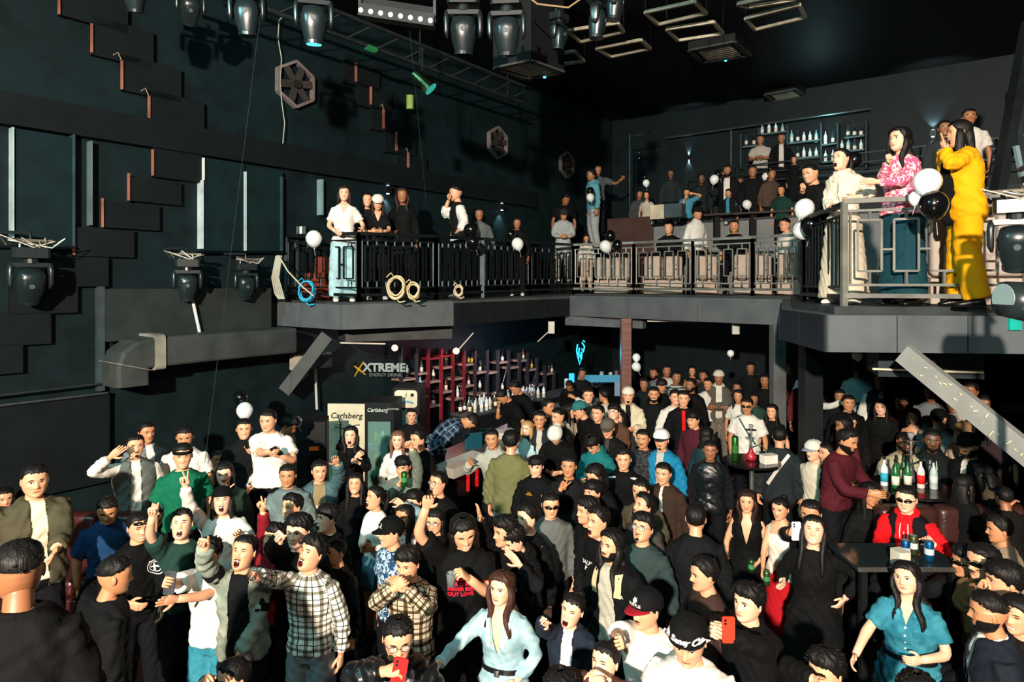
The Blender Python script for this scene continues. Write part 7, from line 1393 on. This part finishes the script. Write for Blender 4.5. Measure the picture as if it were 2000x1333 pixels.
# belts, collars, buttons on the denim clothes
for pr, z in ((DEN, 1.03), (TEAL, 1.03)):
    V, Fc = loft([pr['fr'](z - .018)[0], pr['fr'](z + .018)[0]], pr['fr'](z)[1], pr['fr'](z)[2], *( [ (np.interp(z, TZ, TF[:, 0])) * (1.08 if pr is DEN else 1.25) + .022] , [(np.interp(z, TZ, TF[:, 1])) * (1.1 if pr is DEN else 1.325) + .024]), 28, 2.35, capped=False)
    bo = link(mesh('belt', (pr['W'](V), Fc), mat('leather', '141416')), 'belt', pr['root']); sd_ = bo.modifiers.new('t', 'SOLIDIFY'); sd_.thickness = .008
    strip(pr, TJ(pr), ringvf(.0, .0)[0][:2, :2] + [(-.02, 0), (.02, 0)], .045, z + .0, STEEL, 'buckle', n=3, off=.03)
for i in range(6): wrap(TEAL, TJ(TEAL), ringvf(.0, .008), .0, 1.34 - i * .055, WH, 'button')
for s in (-1, 1):
    strip(TEAL, TJ(TEAL), [(s * .02, -.03), (s * .07, .01), (s * .085, .05)], .03, 1.38, mat('denim', '2c7c90', '4a9aac'), 'collar_flap', off=.012, n=8); strip(TEAL, TJ(TEAL), [(s * .05, 0), (s * .12, 0)], .035, 1.26, mat('denim', '185a6c', '2c7c90'), 'pocket_flap', off=.006, n=8)
    strip(DEN, TJ(DEN), [(s * .05, -.14), (s * .075, -.05), (s * .085, .05)], .035, 1.38, mat('denim', '94b4ba', 'b8d0d4'), 'collar_flap', off=.012, n=8)
    strip(LH, OJ(LH), [(s * .10, -.12), (s * .11, -.04), (s * .10, .05)], .05, 1.38, mat('cloth', 'c8b48c'), 'cream_collar', off=.008, n=8)
P_ = [trunk(YEL, .10 - .03 * q, 1.42 - .72 * q, .165 - .02 * q)[0] for q in np.linspace(0, 1, 8)]; link(mesh('scarf', tube(P_, [.03, .05, .065, .07, .07, .07, .065, .04], 10, .35, ref=tuple(trunk(YEL, 0, 1.2)[2])), mat('cloth', '08090a'), True), 'scarf', YEL['root'])
# emblems on caps
def capart(pr, V, m, name, z=.075, dx=0):
    me = pr['cap'].data; bv = BVHTree.FromPolygons([v.co for v in me.vertices], [tuple(p.vertices) for p in me.polygons]); out = []
    for v in V[0]:
        h = bv.ray_cast(Vector((v[0] + dx, -.4, v[1] + z)), Vector((0, 1, 0))); out.append((h[0] - Vector((0, .0025, 0)))[:] if h[0] is not None else (v[0], -.05, v[1] + z))
    return link(mesh(name, (out, V[1]), m), name, pr['cap'])
capart(CAP1, text_vf('LA', .045, 0, bold=.002), WH, 'monogram'); capart(BEAN, text_vf('La Seney Curr', .036, 0, bold=.0022, shear=.3), WH, 'script'); 
V, Fc = ringvf(0, .014); capart(CAP2, (np.array([(x * (1 + .5 * math.sin(5 * i)), y * (1 + .4 * math.cos(7 * i)), 0) for i, (x, y, z) in enumerate(V)]), Fc), WH, 'embroidery', .085); capart(CAP2, text_vf('HUSTLE', .024, 0, bold=.001), WH, 'embroidery', .06)
hb_ = GREEN; link(mesh('headband', lathe([(.0865, -.016), (.0885, 0), (.0865, .016)], n=24), mat('cloth', K), True), 'headband', hb_['root'], M=hb_['HM'] @ Matrix.Translation((0, .004, .052)) @ Matrix.Diagonal((1, 1.18, 1, 1)))
# phones and drinks held in hands (things of their own)
def held(pr, i, vf, m, name, label, cat, up=None, nrm=None, dz=(0, 0, 0)):
    c, d, pn, X_ = pr['hands'][i]; up = unit(up if up is not None else d); nr = unit(nrm if nrm is not None else pn); nr = unit(nr - up * np.dot(nr, up)); xx = np.cross(up, nr)
    M = Matrix((tuple(xx), tuple(up), tuple(nr))).transposed().to_4x4(); M.translation = Vector(tuple(np.array(c) + np.array(dz))); o = bpy.data.objects.new(name, mesh(name, vf, m)); col.objects.link(o); o.matrix_world = M; return tag(o, label, cat)
def phone(pr, i, hx, label, up=(0, 0, 1), nrm=(0, -1, 0), dz=(0, 0, 0), lens='101010'):
    o = held(pr, i, box((0, 0, 0), (.078, .16, .01), bev=.008), mat('plastic', hx), 'phone', label, 'phone', up, nrm, dz)
    for s in ((-.02, .06), (-.02, .04)): link(mesh('camera_lens', tube([(s[0], s[1], .004), (s[0], s[1], .008)], .008, 10), mat('plastic', lens)), 'camera_lens', o)
    return o
phone(REDPH, 0, 'e01818', 'red phone held to the ear of the man in round glasses', up=(.2, 0, 1), dz=(.0, -.03, .02)); phone(RPH, 0, 'f03c28', 'bright red phone held up by the young man filming', dz=(.05, -.03, .04)); phone(BALD, 0, 'e8eaf2', 'white phone held up by the bald man', dz=(0, -.03, .03))
phone(PH1, 0, '30343a', 'grey phone in the outstretched hand at left', up=(0, .3, 1)); phone(WT, 0, '101214', 'black phone in the hands of the broad man in white tee', up=(-.3, -.6, .6))
def heldcan(pr, i, hx, label, h=.14, r=.032, dz=(0, 0, 0)): c = np.array(pr['hands'][i][0]) + np.array(dz) - (0, 0, h / 2); return can(c, hx, label, h, r, hx2='3f8a50')
heldcan(CAN1, 0, '4a9a3a', 'green can raised to the mouth of the young man', .16, .036, (0, -.02, .02)); 
lb2 = [p for p in PEOPLE if 'white and red outfit' in p['root']['label']][0]; heldcan(lb2, 0, '5a8a5a', 'green and silver can held by the woman in white and red', dz=(0, -.02, 0)); vd = [p for p in PEOPLE if 'plunging' in p['root']['label']][0]; heldcan(vd, 1, '4a7a4a', 'green can held by the woman in the plunging dress', dz=(0, -.02, .0))
c = np.array(REDTEE['hands'][1][0]); gl_ = link(mesh('glass', lathe([(.001, 0), (.03, 0), (.036, .1), (.034, .1), (.028, .01)], n=14), mat('glass', 'd8e0e0'), True), 'glass', None, tuple(c + (-.05, -.03, -.06))); tag(gl_, 'small tumbler in the hand of the man in red lettered tee', 'glass')
# wristbands and watches
for pr, i, hx, nm in ((PEOPLE[[p['root']['label'][:30] for p in PEOPLE].index('shouting man raising a maroon s')] if False else CROSS, 1, 'f0641e', 'wristband'), (CAP2, 0, 'e4e4e0', 'watch'), (DEN, 0, 'a8c8cc', 'cuff')):
    side, S, E, Wr, _ = pr['arms'][i]; d = unit(Wr - E); link(mesh(nm, (pr['W'](tube([Wr - d * .025, Wr - d * .005], .034 if nm != 'cuff' else .045, 14)[0]), tube([Wr - d * .025, Wr - d * .005], .034, 14)[1]), mat('plastic', hx)), nm, pr['root'])
hz = bpy.data.materials.new('haze'); hz.use_nodes = True; nt = hz.node_tree; nt.nodes.clear(); o_ = nt.nodes.new('ShaderNodeOutputMaterial'); v_ = nt.nodes.new('ShaderNodeVolumeScatter'); v_.inputs['Color'].default_value = (.55, .95, 1, 1); v_.inputs['Density'].default_value = .0058; v_.inputs['Anisotropy'].default_value = .2; nt.links.new(v_.outputs[0], o_.inputs['Volume'])
ho = link(mesh('haze', prism([LW.xy(-9.5, .3), LW.xy(10.9, .3), Rfar - U * .3 - VV * .5, Rnear - VV * .3, np.array([6.8, 3.2, 0])], .02, 8.55), hz), 'haze'); tag(ho, 'thin teal stage haze filling the whole hall', 'haze', kind='stuff')
sc.collection.children.unlink(TCOL); bpy.data.collections.remove(TCOL)
print('PEOPLE', COUNT[0], 'TRIS', sum(len(m.polygons) * 2 * 1 for m in (o.data for o in sc.objects if o.type == 'MESH')))
